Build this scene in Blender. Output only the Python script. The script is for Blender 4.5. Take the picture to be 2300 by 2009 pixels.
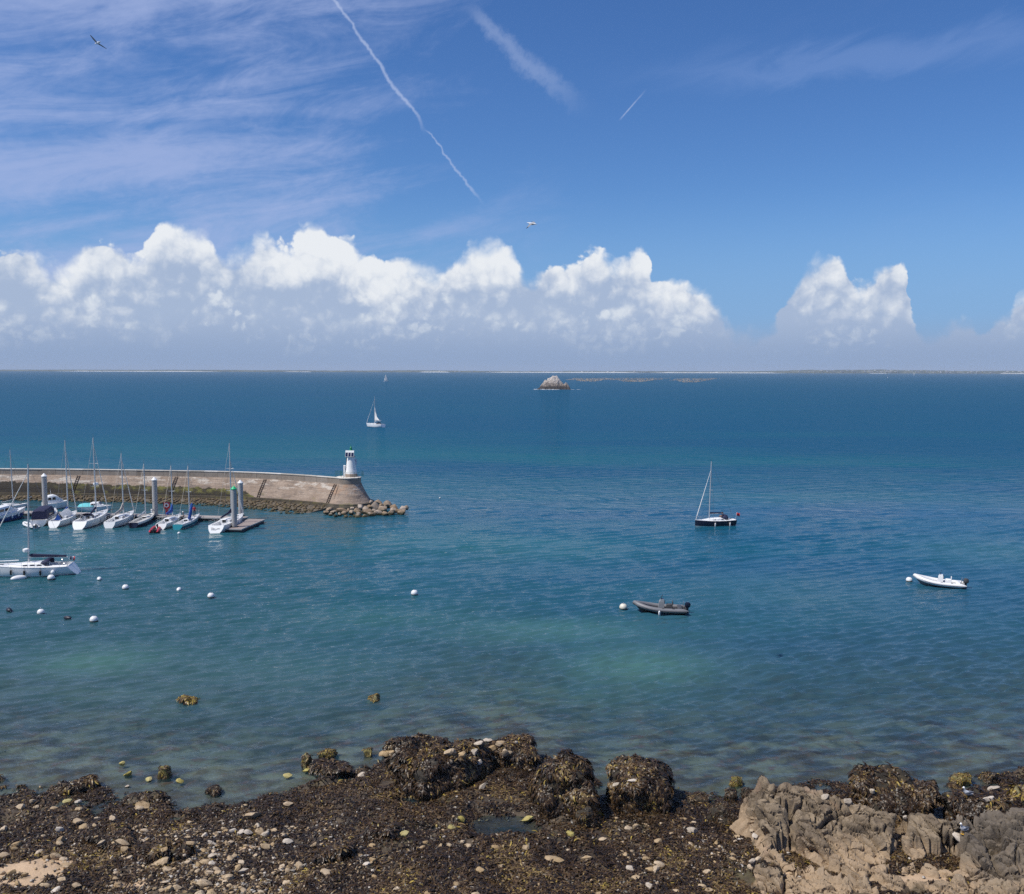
import bpy, bmesh, math, random
import numpy as np
from mathutils import Vector, Matrix

for o in list(bpy.data.objects):
    bpy.data.objects.remove(o)
scene = bpy.context.scene
COL = scene.collection

# ------------------------------------------------------------------ camera
CAM_H = 24.0
FPX = 2075.0                      # focal length in pixels of the 2300 x 2009 photograph
PITCH = math.radians(4.766)
ROLL = math.radians(0.15)
cam_data = bpy.data.cameras.new('camera')
cam_data.sensor_fit = 'HORIZONTAL'
cam_data.sensor_width = 36.0
cam_data.lens = FPX / 2300.0 * 36.0
cam_data.clip_start = 0.5
cam_data.clip_end = 60000.0
cam = bpy.data.objects.new('camera', cam_data)
COL.objects.link(cam)
CAM_R = Matrix.Rotation(math.pi / 2 - PITCH, 3, 'X') @ Matrix.Rotation(ROLL, 3, 'Z')
cam.location = (0, 0, CAM_H)
cam.rotation_euler = CAM_R.to_euler()
scene.camera = cam


def ray(px, py):
    return (CAM_R @ Vector(((px - 1150.0) / FPX, -(py - 1004.5) / FPX, -1.0))).normalized()


def P(px, py, z=0.0):
    """the point on the level z that the photograph shows at (px, py)"""
    d = ray(px, py)
    t = (z - CAM_H) / d.z
    return Vector((d.x * t, d.y * t, z))


# ------------------------------------------------------------------ light and exposure
SUN_EL = math.radians(56)
SUN_DIR = Vector((-0.92, -0.40, 0)).normalized() * math.cos(SUN_EL) + Vector((0, 0, math.sin(SUN_EL)))
sun_data = bpy.data.lights.new('sun', 'SUN')
sun_data.energy = 4.7
sun_data.angle = math.radians(0.5)
sun_data.color = (1.0, 0.95, 0.86)
sun = bpy.data.objects.new('sun', sun_data)
sun.rotation_euler = (-SUN_DIR).to_track_quat('-Z', 'Y').to_euler()
sun.location = SUN_DIR * 200
COL.objects.link(sun)
vs = scene.view_settings
vs.view_transform = 'Standard'
vs.look = 'None'
vs.exposure = 0.0
vs.gamma = 1.0
vs.use_curve_mapping = False
cy = scene.cycles
cy.use_denoising = False            # keeps the fine ripples; the grain left at full samples is slight
cy.max_bounces = 5
cy.diffuse_bounces = 2
cy.glossy_bounces = 2
cy.transmission_bounces = 2
cy.transparent_max_bounces = 8
cy.volume_bounces = 0
cy.caustics_reflective = False
cy.caustics_refractive = False

# ------------------------------------------------------------------ node helpers
class E:
    """a float socket with arithmetic"""
    nt = None

    def __init__(s, sock):
        s.s = sock

    def _m(s, op, *args, clamp=False):
        n = E.nt.nodes.new('ShaderNodeMath')
        n.operation = op
        n.use_clamp = clamp
        for i, a in enumerate((s,) + args):
            if isinstance(a, E):
                E.nt.links.new(a.s, n.inputs[i])
            else:
                n.inputs[i].default_value = float(a)
        return E(n.outputs[0])

    def __add__(s, o): return s._m('ADD', o)
    __radd__ = __add__
    def __sub__(s, o): return s._m('SUBTRACT', o)
    def __rsub__(s, o): return (s * -1.0) + o
    def __mul__(s, o): return s._m('MULTIPLY', o)
    __rmul__ = __mul__
    def __truediv__(s, o): return s._m('DIVIDE', o)
    def __pow__(s, o): return s._m('POWER', o)
    def abs(s): return s._m('ABSOLUTE')
    def max(s, o): return s._m('MAXIMUM', o)
    def min(s, o): return s._m('MINIMUM', o)
    def clamp(s): return s._m('ADD', 0.0, clamp=True)
    def ss(s, lo, hi):
        n = E.nt.nodes.new('ShaderNodeMapRange')
        n.interpolation_type = 'SMOOTHSTEP'
        E.nt.links.new(s.s, n.inputs[0])
        for i, a in ((1, lo), (2, hi)):
            if isinstance(a, E):
                E.nt.links.new(a.s, n.inputs[i])
            else:
                n.inputs[i].default_value = a
        return E(n.outputs[0])
    def lin(s, lo, hi, a=0.0, b=1.0):
        n = E.nt.nodes.new('ShaderNodeMapRange')
        E.nt.links.new(s.s, n.inputs[0])
        for i, v in ((1, lo), (2, hi), (3, a), (4, b)):
            n.inputs[i].default_value = v
        return E(n.outputs[0])


def link(sock, inp, nt=None):
    (nt or E.nt).links.new(sock.s if isinstance(sock, E) else sock, inp)


def combine(x, y, z=0.0):
    n = E.nt.nodes.new('ShaderNodeCombineXYZ')
    for i, a in enumerate((x, y, z)):
        if isinstance(a, E):
            link(a, n.inputs[i])
        else:
            n.inputs[i].default_value = a
    return n.outputs[0]


FLAT = [False]                  # two-dimensional textures for the sky and the level sea


def noise(vec, scale, detail=3.0, rough=0.55, dist=0.0, lac=2.0):
    n = E.nt.nodes.new('ShaderNodeTexNoise')
    if FLAT[0]:
        n.noise_dimensions = '2D'
    if vec is not None:
        link(vec, n.inputs['Vector'])
    n.inputs['Scale'].default_value = scale
    n.inputs['Detail'].default_value = detail
    n.inputs['Roughness'].default_value = rough
    n.inputs['Distortion'].default_value = dist
    n.inputs['Lacunarity'].default_value = lac
    return E(n.outputs[0])


def voro(vec, scale, feature='F1', rnd=1.0, smooth=0.4, detail=0.0):
    n = E.nt.nodes.new('ShaderNodeTexVoronoi')
    n.feature = feature
    if FLAT[0]:
        n.voronoi_dimensions = '2D'
    if vec is not None:
        link(vec, n.inputs['Vector'])
    n.inputs['Scale'].default_value = scale
    n.inputs['Randomness'].default_value = rnd
    if 'Detail' in n.inputs:
        n.inputs['Detail'].default_value = detail
    if feature == 'SMOOTH_F1':
        n.inputs['Smoothness'].default_value = smooth
    return n


def rgb(c):
    n = E.nt.nodes.new('ShaderNodeRGB')
    n.outputs[0].default_value = (c[0], c[1], c[2], 1)
    return n.outputs[0]


def mixc(fac, a, b, blend='MIX'):
    n = E.nt.nodes.new('ShaderNodeMix')
    n.data_type = 'RGBA'
    n.blend_type = blend
    if isinstance(fac, E):
        link(fac, n.inputs[0])
    else:
        n.inputs[0].default_value = fac
    for i, c in ((6, a), (7, b)):
        if isinstance(c, (tuple, list)):
            n.inputs[i].default_value = (c[0], c[1], c[2], 1)
        else:
            link(c, n.inputs[i])
    return n.outputs[2]


def vmap(vec, loc=(0, 0, 0), rot=(0, 0, 0), scale=(1, 1, 1)):
    n = E.nt.nodes.new('ShaderNodeMapping')
    link(vec, n.inputs[0])
    n.inputs[1].default_value = loc
    n.inputs[2].default_value = rot
    n.inputs[3].default_value = scale
    return n.outputs[0]


def fcurve(x, pts, handle='AUTO'):
    n = E.nt.nodes.new('ShaderNodeFloatCurve')
    c = n.mapping.curves[0]
    n.mapping.use_clip = False
    while len(c.points) < len(pts):
        c.points.new(0.5, 0.5)
    for p, (a, b) in zip(c.points, sorted(pts)):
        p.location = (a, b)
        p.handle_type = handle
    n.mapping.update()
    link(x, n.inputs['Value'])
    return E(n.outputs[0])


def srgb(r, g, b):
    f = lambda c: c / 12.92 if c <= 0.04045 else ((c + 0.055) / 1.055) ** 2.4
    return (f(r / 255), f(g / 255), f(b / 255))


# ------------------------------------------------------------------ sky
def build_world():
    w = bpy.data.worlds.new('World')
    scene.world = w
    w.use_nodes = True
    nt = w.node_tree
    E.nt = nt
    nt.nodes.clear()
    out = nt.nodes.new('ShaderNodeOutputWorld')
    bg = nt.nodes.new('ShaderNodeBackground')
    STR = 0.1
    bg.inputs[1].default_value = STR
    nt.links.new(bg.outputs[0], out.inputs[0])
    sky = nt.nodes.new('ShaderNodeTexSky')
    sky.sky_type = 'NISHITA'
    sky.sun_disc = False
    sky.sun_elevation = SUN_EL
    sky.sun_rotation = math.atan2(SUN_DIR.x, SUN_DIR.y)
    sky.altitude = 30
    sky.air_density = 1.0
    sky.dust_density = 0.15
    sky.ozone_density = 3.5
    tc = nt.nodes.new('ShaderNodeTexCoord')
    sep = nt.nodes.new('ShaderNodeSeparateXYZ')
    link(tc.outputs['Generated'], sep.inputs[0])
    x, y, z = (E(sep.outputs[i]) for i in range(3))
    az = x._m('ARCTAN2', y)                      # radians, 0 straight ahead
    el = z.max(-0.2)._m('ARCSINE')
    D = 180 / math.pi
    az, el = az * D, el * D

    def ae(px, py):
        d = ray(px, py)
        return math.degrees(math.atan2(d.x, d.y)), math.degrees(math.asin(d.z))
    A0, A1 = ae(-60, 560)[0], ae(2360, 560)[0]
    W = A1 - A0
    m = (az - A0)._m('PINGPONG', W) / W          # the bank of cloud goes on all round
    def c(r, g, b, k=1.0):
        return tuple(v * k / STR for v in srgb(r, g, b))

    def scaled(v, k, nm=(0, 0, 0)):
        return vmap(v, loc=nm, scale=(k, k, k))

    base = sky.outputs[0]
    # slightly deeper, cleaner blue as through a phone camera
    hs = nt.nodes.new('ShaderNodeHueSaturation')
    hs.inputs['Hue'].default_value = 0.505
    hs.inputs['Saturation'].default_value = 1.12
    hs.inputs['Value'].default_value = 1.0
    link(base, hs.inputs['Color'])
    colr = mixc(1.0, hs.outputs[0], (0.63, 0.85, 1.10), 'MULTIPLY')
    colr = mixc(el.ss(11.0, 2.0) * 0.75, colr, c(122, 162, 214))
    # ---- high cirrus, streaming from the left
    ma = m * W                                   # mirrored azimuth in degrees from the left edge
    pc = combine(ma, el)
    fan = (ma - 2.0) * 0.0045 * (el - 6.0)
    rot = vmap(combine(ma, el - fan), rot=(0, 0, math.radians(-10)), scale=(1, 1, 1))
    st = vmap(rot, scale=(0.026, 0.22, 1))
    n1 = noise(st, 1.0, 5, 0.52, 0.7)
    n2 = noise(vmap(rot, loc=(3, 1, 0), scale=(0.14, 0.55, 1)), 1.0, 5, 0.65, 0.5)
    fine = noise(vmap(rot, scale=(1.3, 3.0, 1)), 1.0, 3, 0.6)
    left = ma.lin(18, 36, 1.0, 0.0).clamp()
    low = el.lin(20, 9, 0.0, 0.5).clamp()
    cir = (n1 * 0.62 + n2 * 0.38 + (fine - 0.5) * 0.07 - 0.52 + left * 0.20 - 0.02).ss(-0.02, 0.27) * (left * 0.85 + 0.06)
    colr = mixc(cir * 0.78, colr, c(168, 184, 226))
    # faint band on the right
    a_, e_ = ae(1950, 130)
    band = (1.0 - ((el - e_ + (n2 - 0.5) * 3.0) / 1.5).abs()).clamp() * (1.0 - ((ma + A0 - a_) / 17.0).abs()).clamp()
    colr = mixc(band.ss(0, 0.8) * 0.22, colr, c(150, 175, 225))

    # ---- condensation trails
    def trail(p0, p1, w0, w1, op, wob, soft=0.3, nsc=0.6):
        (xa, ya), (xb, yb) = ae(*p0), ae(*p1)
        dx, dy = xb - xa, yb - ya
        L = math.hypot(dx, dy)
        ux, uy = dx / L, dy / L
        fx, fy = (ma + (A0 - xa)), (el - ya)
        t = (fx * ux + fy * uy) / L
        nn = noise(combine(t * (L * nsc), wob * 3.1), 1.0, 4, 0.6)
        ne = noise(pc, 2.2, 4, 0.65)
        dd = (fx * -uy + fy * ux) + (nn - 0.5) * wob
        wdt = t.lin(0, 1, w0, w1) * (0.6 + nn * 0.8)
        body = (1.0 - dd.abs() / wdt + (ne - 0.5) * 1.0).ss(0.0, 1.0)
        ends = t.ss(-0.02, soft * 0.4) * (1.0 - t).ss(-0.02, soft)
        return body * ends * op
    tr = trail((735, -20), (960, 300), 0.15, 0.18, 0.50, 0.85, 0.2, 0.42)
    tr = tr.max(trail((952, 288), (1085, 465), 0.08, 0.17, 0.42, 0.8, 0.3, 0.6))
    tr = tr.max(trail((1040, 10), (1330, 260), 0.55, 1.0, 0.26, 1.0, 0.45, 0.5))
    tr = tr.max(trail((1389, 273), (1456, 196), 0.07, 0.08, 0.45, 0.05, 0.6))
    colr = mixc(tr, colr, c(190, 204, 236))

    # ---- banks of cumulus
    def prof(lst):
        pts = []
        for X, Y in lst:
            a, e = ae(X * 1.121, Y * 1.121)
            pts.append((min(1, max(0, (a - A0) / W)), e / 12.0))
        pts.sort()
        if pts[0][0] > 0:
            pts.insert(0, (0.0, pts[0][1]))
        if pts[-1][0] < 1:
            pts.append((1.0, pts[-1][1]))
        return pts
    TOP = [(0, 500), (50, 492), (110, 515), (150, 495), (190, 472), (240, 482), (270, 500), (300, 470), (320, 447),
           (360, 440), (400, 457), (430, 488), (447, 503), (470, 496), (500, 478), (515, 455), (540, 455), (557, 478),
           (580, 480), (600, 455), (625, 436), (645, 440), (660, 457), (700, 472), (730, 497), (770, 512), (800, 506),
           (830, 510), (870, 525), (893, 534), (905, 518), (930, 498), (950, 476), (985, 468), (1010, 480),
           (1035, 508), (1050, 536), (1066, 546), (1080, 538), (1130, 530), (1160, 507), (1190, 493), (1220, 505),
           (1250, 503), (1280, 491), (1300, 512), (1312, 550), (1350, 550), (1380, 562), (1410, 580), (1440, 606),
           (1480, 645), (1530, 650), (1560, 612), (1590, 585), (1612, 530), (1630, 506), (1660, 505), (1690, 525),
           (1710, 555), (1735, 560), (1770, 530), (1800, 525), (1818, 550), (1830, 625), (1860, 660), (1890, 650),
           (1940, 628), (1965, 662), (1985, 648), (2010, 630), (2030, 610), (2045, 570), (2090, 555)]
    LOWT = [(0, 575), (80, 590), (150, 560), (220, 585), (300, 610), (380, 600), (430, 560), (500, 575), (600, 600),
            (660, 615), (720, 610), (800, 595), (880, 570), (950, 585), (1030, 600), (1100, 590), (1180, 612),
            (1260, 585), (1340, 575), (1400, 600), (1450, 650), (1560, 690), (1600, 625), (1700, 590), (1760, 600),
            (1820, 640), (1900, 690), (1960, 690), (2000, 645), (2052, 630)]

    def bank(colr, lst, off, f, amp, soft, bright, shade, lo, hi, opac, lightvec, contrast, seedx):
        p = combine(ma + seedx, el)
        w1 = noise(p, 0.55 * f, 5, 0.58)
        w2 = noise(vmap(p, loc=(17.3, 4.1, 0)), 0.55 * f, 5, 0.58)
        mm = ((ma + (w2 - 0.5) * 1.5 * amp) / W).clamp()
        T = fcurve(mm, prof(lst)) * 12.0 + off

        def puff(vec):
            wv = vec
            v1 = E(voro(wv, 0.85 * f, 'F1', 1.0).outputs['Distance'])
            v2 = E(voro(wv, 2.0 * f, 'F1', 1.0).outputs['Distance'])
            v3 = E(voro(wv, 4.6 * f, 'F1', 1.0).outputs['Distance'])
            return 1.0 - (v1 * 0.62 + v2 * 0.27 + v3 * 0.11) * 1.25
        q = combine(ma + seedx + (w1 - 0.5) * 1.0, el + (w2 - 0.5) * 1.0)
        b0 = puff(q)
        b1 = puff(vmap(q, loc=lightvec))
        d = T - el + (b0 - 0.55) * 1.3 * amp + (w1 - 0.5) * 0.9 * amp
        sft = noise(p, 0.35, 2, 0.5).lin(0.35, 0.68, soft * 0.45, soft * 2.6)
        alpha = (d / sft).ss(0.0, 1.0) * opac
        relief = (b0 - b1) * contrast
        big = noise(vmap(p, loc=(5, 9, 0)), 0.28 * f, 4, 0.55)
        # sunlit above, grey towards the flat bases; each heap with its own mood
        mood = noise(vmap(p, loc=(2, 6, 0)), 0.10, 2, 0.5).lin(0.32, 0.62, -1.3, 0.9)
        t = el + mood + (big - 0.5) * 5.5 + relief * 2.6 + (b0 - 0.5) * 1.5 - d.lin(0.0, 3.0, -0.5, 0.6)
        lit = t.ss(lo, hi)
        col = mixc(lit, shade, bright)
        if opac < 1:
            alpha = alpha * (lit * 0.75 + 0.25)
        return mixc(alpha, colr, col)
    colr = bank(colr, TOP, 0.0, 1.0, 0.62, 0.66, c(234, 238, 243), c(166, 184, 212), 2.6, 7.6, 1.0,
                (0.30, -0.55, 0), 0.75, 0.0)
    colr = bank(colr, LOWT, -0.35, 1.15, 0.8, 1.1, c(224, 231, 239), c(164, 181, 210), 1.8, 5.6, 0.8,
                (0.24, -0.40, 0), 0.9, 41.0)
    LOW2 = [(X_, Y_ + 52) for X_, Y_ in LOWT]
    colr = bank(colr, LOW2, -0.1, 1.6, 0.8, 0.8, c(212, 221, 233), c(158, 176, 206), 1.0, 4.2, 0.75,
                (0.2, -0.3, 0), 0.9, 83.0)
    # ---- moist air above the horizon
    hz = (1.0 - (el - 0.5) / 3.0).clamp().ss(0.0, 1.0)
    streak = noise(vmap(pc, scale=(0.06, 0.7, 1)), 1.0, 3, 0.5)
    colr = mixc((hz * 0.93 - (streak - 0.5) * 0.12 * hz).clamp(), colr, c(143, 165, 199))
    link(colr, bg.inputs[0])
    w.cycles.sampling_method = 'NONE'


FLAT[0] = True
build_world()
FLAT[0] = False

# ------------------------------------------------------------------ numpy noise
def _hash(ix, iy, iz, seed):
    h = (ix.astype(np.int64) * 374761393 + iy.astype(np.int64) * 668265263 + iz.astype(np.int64) * 2147483647
         + seed * 1274126177) & 0xFFFFFFFF
    h = ((h ^ (h >> 13)) * 1274126177) & 0xFFFFFFFF
    h = ((h ^ (h >> 16)) * 2246822519) & 0xFFFFFFFF
    return (h ^ (h >> 15)) & 0xFFFFFFFF


def vnoise(x, y, z=None, seed=0):
    """smooth value noise, -1..1"""
    x = np.asarray(x, float)
    y = np.asarray(y, float)
    z = np.zeros_like(x) if z is None else np.asarray(z, float)
    fx, fy, fz = np.floor(x), np.floor(y), np.floor(z)
    u, v, w = x - fx, y - fy, z - fz
    u, v, w = (t * t * t * (t * (t * 6 - 15) + 10) for t in (u, v, w))
    ix, iy, iz = fx.astype(np.int64), fy.astype(np.int64), fz.astype(np.int64)
    r = 0.0
    for a in (0, 1):
        for b in (0, 1):
            for c in (0, 1):
                k = _hash(ix + a, iy + b, iz + c, seed) / 4294967295.0 * 2 - 1
                r = r + k * (u if a else 1 - u) * (v if b else 1 - v) * (w if c else 1 - w)
    return r


def fbm(x, y, z=None, octv=4, seed=0, gain=0.5, lac=2.03):
    r, a, n = 0.0, 1.0, 0.0
    for i in range(octv):
        f = lac ** i
        r = r + a * vnoise(np.asarray(x) * f + 13.7 * i, np.asarray(y) * f - 7.1 * i,
                           None if z is None else np.asarray(z) * f + 3.3 * i, seed + i)
        n += a
        a *= gain
    return r / n


# ------------------------------------------------------------------ object helpers
def obj(name, me, mat=None, parent=None, loc=None, rot=None):
    o = bpy.data.objects.new(name, me)
    COL.objects.link(o)
    if mat is not None and me is not None:
        mats = mat if isinstance(mat, (list, tuple)) else [mat]
        if len(me.materials) == 0:
            for m_ in mats:
                me.materials.append(m_)
    if parent is not None:
        o.parent = parent
    if loc is not None:
        o.location = loc
    if rot is not None:
        o.rotation_euler = rot
    return o


def tag(o, label=None, cat=None, group=None, kind=None):
    if label: o['label'] = label
    if cat: o['category'] = cat
    if group: o['group'] = group
    if kind: o['kind'] = kind
    return o


def thing(name, label, cat, loc=(0, 0, 0), rz=0.0, group=None):
    o = bpy.data.objects.new(name, None)
    COL.objects.link(o)
    o.empty_display_size = 0.2
    o.location = loc
    o.rotation_euler = (0, 0, rz)
    return tag(o, label, cat, group)


def np_mesh(name, verts, quads=None, tris=None, smooth=False, attrs=None):
    me = bpy.data.meshes.new(name)
    verts = np.asarray(verts, np.float32)
    me.vertices.add(len(verts))
    me.vertices.foreach_set('co', verts.ravel())
    nq = 0 if quads is None else len(quads)
    ntr = 0 if tris is None else len(tris)
    idx = []
    if nq: idx.append(np.asarray(quads, np.int32).ravel())
    if ntr: idx.append(np.asarray(tris, np.int32).ravel())
    idx = np.concatenate(idx)
    me.loops.add(len(idx))
    me.loops.foreach_set('vertex_index', idx)
    tot = np.concatenate([np.full(nq, 4, np.int32), np.full(ntr, 3, np.int32)])
    start = np.concatenate([[0], np.cumsum(tot)[:-1]]).astype(np.int32)
    me.polygons.add(nq + ntr)
    me.polygons.foreach_set('loop_start', start)
    me.polygons.foreach_set('loop_total', tot)
    if smooth:
        me.polygons.foreach_set('use_smooth', np.ones(nq + ntr, bool))
    me.update(calc_edges=True)
    for k, (typ, arr) in (attrs or {}).items():
        a = me.attributes.new(k, typ, 'POINT')
        if typ == 'FLOAT':
            a.data.foreach_set('value', np.asarray(arr, np.float32).ravel())
        elif typ == 'FLOAT_COLOR':
            a.data.foreach_set('color', np.asarray(arr, np.float32).ravel())
    return me


def grid_quads(nx, ny):
    i = np.arange(nx * ny).reshape(ny, nx)
    return np.stack([i[:-1, :-1], i[:-1, 1:], i[1:, 1:], i[1:, :-1]], -1).reshape(-1, 4)


_mats = {}


def new_mat(name):
    m = bpy.data.materials.new(name)
    m.use_nodes = True
    nt = m.node_tree
    E.nt = nt
    bsdf = nt.nodes['Principled BSDF']
    return m, nt, bsdf


def pmat(name, col, rough=0.5, metal=0.0, var=0.12, scale=3.0, bump=0.0, spec=0.5):
    """paint, plastic, cloth: a base colour with slight grime"""
    if name in _mats:
        return _mats[name]
    m, nt, b = new_mat(name)
    tc = nt.nodes.new('ShaderNodeTexCoord')
    n = noise(tc.outputs['Object'], scale, 4, 0.6)
    n2 = noise(tc.outputs['Object'], scale * 7, 3, 0.6)
    f = (n * 0.6 + n2 * 0.4 - 0.5) * (2 * var) + 1.0
    cc = nt.nodes.new('ShaderNodeVectorMath')
    cc.operation = 'SCALE'
    cc.inputs[0].default_value = col
    link(f, cc.inputs['Scale'])
    link(cc.outputs[0], b.inputs['Base Color'])
    b.inputs['Roughness'].default_value = rough
    b.inputs['Metallic'].default_value = metal
    b.inputs['Specular IOR Level'].default_value = spec
    if bump:
        bn = nt.nodes.new('ShaderNodeBump')
        bn.inputs['Strength'].default_value = 1.0
        bn.inputs['Distance'].default_value = bump
        link(n2, bn.inputs['Height'])
        link(bn.outputs[0], b.inputs['Normal'])
    _mats[name] = m
    return m
# ------------------------------------------------------------------ shore line and ground level
SHORE_PX = [(-300, 1760), (0, 1772), (130, 1788), (230, 1800), (330, 1812), (430, 1830), (520, 1822), (600, 1800),
            (700, 1778), (800, 1752), (850, 1728), (950, 1700), (1100, 1692), (1230, 1712), (1290, 1745), (1350, 1775),
            (1380, 1792), (1450, 1772), (1530, 1775), (1560, 1800), (1640, 1800), (1700, 1790), (1850, 1775),
            (2000, 1775), (2110, 1800), (2180, 1775), (2300, 1752), (2600, 1740)]
_sx = np.array([P(a, b).x for a, b in SHORE_PX])
_sy = np.array([P(a, b).y for a, b in SHORE_PX])
POOLS = [(P(1143, 1858, 0.25), 1.75, 1.30, 0.26), (P(930, 1798, 0.15), 1.0, 0.5, 0.14), (P(975, 1868, 0.3), 0.8, 0.4, 0.30)]


def ground(x, y):
    x = np.asarray(x, float)
    y = np.asarray(y, float)
    s = np.interp(x, _sx, _sy) + 0.5 * vnoise(x * 0.9, y * 0.9, seed=5)
    d = s - y
    z = np.where(d > 0, 0.062 * d + 0.02, 0.052 * d)
    z = np.where(d < -30, 0.052 * -30 + 0.03 * (d + 30), z)
    z = np.maximum(z, -6.0)
    k = np.clip((d + 6) / 6, 0.25, 1)
    z = z + k * (0.20 * fbm(x * 0.45, y * 0.45, octv=3, seed=11) + 0.15 * fbm(x * 1.6, y * 1.6, octv=3, seed=21))
    # submerged and half-drowned lumps beyond the water's edge
    lump = np.clip(fbm(x * 0.55 + 4, y * 0.8, octv=3, seed=33) - 0.12, 0, 1)
    z = z + np.where(d < 0, lump * 0.8 * np.clip(1 + d / 25, 0, 1), 0)
    z = np.where(d < -1.0, np.minimum(z, -0.07 + 0.0 * x), z)
    for c, rx, ry, lev in POOLS:
        q = ((x - c.x) / rx) ** 2 + ((y - c.y) / ry) ** 2
        q = q * (1 + 0.5 * vnoise(x * 1.5, y * 1.5, seed=8))
        z = np.where(q < 2.6, np.minimum(z, np.where(q < 1.1, lev - 0.30 * (1.1 - q) - 0.02, lev - 0.02 + 0.22 * (q - 1.1))), z)
    # towards the foot of the cliff below the viewer
    z = z + np.clip(38.5 - y, 0, 40) * 0.10
    return z


def ground1(x, y):
    return float(ground(np.array([x]), np.array([y]))[0])


def foreshore_mat():
    m, nt, b = new_mat('foreshore')
    geo = nt.nodes.new('ShaderNodeNewGeometry')
    p = geo.outputs['Position']
    at = nt.nodes.new('ShaderNodeAttribute')
    at.attribute_name = 'sand'
    sand = E(at.outputs['Fac'])
    n = noise(p, 0.9, 5, 0.6)
    n2 = noise(p, 5.0, 4, 0.65)
    n3 = noise(vmap(p, loc=(7, 3, 1)), 0.35, 4, 0.6)
    c1 = mixc(n.ss(0.35, 0.65), (0.030, 0.020, 0.013), (0.085, 0.060, 0.034))
    c1 = mixc(n3.ss(0.5, 0.66) * 0.6, c1, (0.10, 0.085, 0.035))
    c1 = mixc(n2.ss(0.55, 0.72) * 0.5, c1, (0.20, 0.15, 0.10))
    # under water: red and olive weed between sandy lanes
    sep = nt.nodes.new('ShaderNodeSeparateXYZ')
    link(p, sep.inputs[0])
    z = E(sep.outputs[2])
    uw = noise(vmap(p, scale=(0.6, 0.9, 1)), 0.6, 5, 0.62)
    cu = mixc(uw.ss(0.40, 0.60), (0.045, 0.030, 0.030), (0.21, 0.19, 0.14))
    cu = mixc(noise(p, 1.1, 4, 0.6).ss(0.52, 0.70), cu, (0.16, 0.070, 0.045))
    c1 = mixc(z.ss(0.0, -0.25), c1, cu)
    c1 = mixc(sand, c1, mixc(n2, (0.40, 0.27, 0.16), (0.55, 0.40, 0.26)))
    link(c1, b.inputs['Base Color'])
    b.inputs['Roughness'].default_value = 0.75
    bn = nt.nodes.new('ShaderNodeBump')
    bn.inputs['Strength'].default_value = 0.8
    bn.inputs['Distance'].default_value = 0.08
    link(n2, bn.inputs['Height'])
    link(bn.outputs[0], b.inputs['Normal'])
    return m


SAND_PX = [(60, 1955, 2.2, 0.75), (20, 1985, 1.2, 0.5), (290, 1985, 0.9, 0.35), (130, 1935, 0.9, 0.3), (560, 1900, 0.5, 0.2),
           (2060, 1985, 1.4, 0.5), (1790, 1975, 1.2, 0.5)]


def sand_amount(x, y):
    s = np.zeros_like(x)
    for px, py, rx, ry in SAND_PX:
        c = P(px, py, 0.5)
        q = ((x - c.x - (y - c.y) * 1.2) / rx) ** 2 + ((y - c.y) / ry) ** 2
        q = q * (1 + 0.7 * vnoise(x * 2.3, y * 2.3, seed=61))
        s = np.maximum(s, np.clip((1.15 - q) * 4, 0, 1))
    return s


def build_ground():
    xs = np.concatenate([np.linspace(-140, -44, 60)[:-1], np.arange(-44, 44, 0.2), np.linspace(44, 140, 60)])
    ys = np.concatenate([np.linspace(12, 36, 50)[:-1], np.arange(36, 64, 0.2), np.linspace(64, 120, 120)[:-1],
                         np.linspace(120, 400, 60)])
    X, Y = np.meshgrid(xs, ys)
    Z = ground(X.ravel(), Y.ravel())
    me = np_mesh('foreshore', np.stack([X.ravel(), Y.ravel(), Z], 1), grid_quads(len(xs), len(ys)), smooth=True,
                 attrs={'sand': ('FLOAT', sand_amount(X.ravel(), Y.ravel()))})
    o = obj('foreshore', me, foreshore_mat())
    tag(o, kind='structure')
    return o


# ------------------------------------------------------------------ the sea
PATCHES = [(215, 1485, 5.5, 3.2, 1.0), (1440, 1495, 6.5, 5.0, 1.15), (1240, 1415, 10, 4.0, 0.8), (900, 1390, 12, 5, 0.35),
           (1330, 1560, 9, 3.0, 0.55), (2280, 1240, 14, 12, 0.5), (640, 1500, 14, 5, 0.3), (1150, 1240, 20, 14, 0.35),
           (120, 1230, 14, 8, 0.35), (1720, 1330, 14, 9, 0.3), (250, 1560, 8, 2.5, 0.3)]


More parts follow.
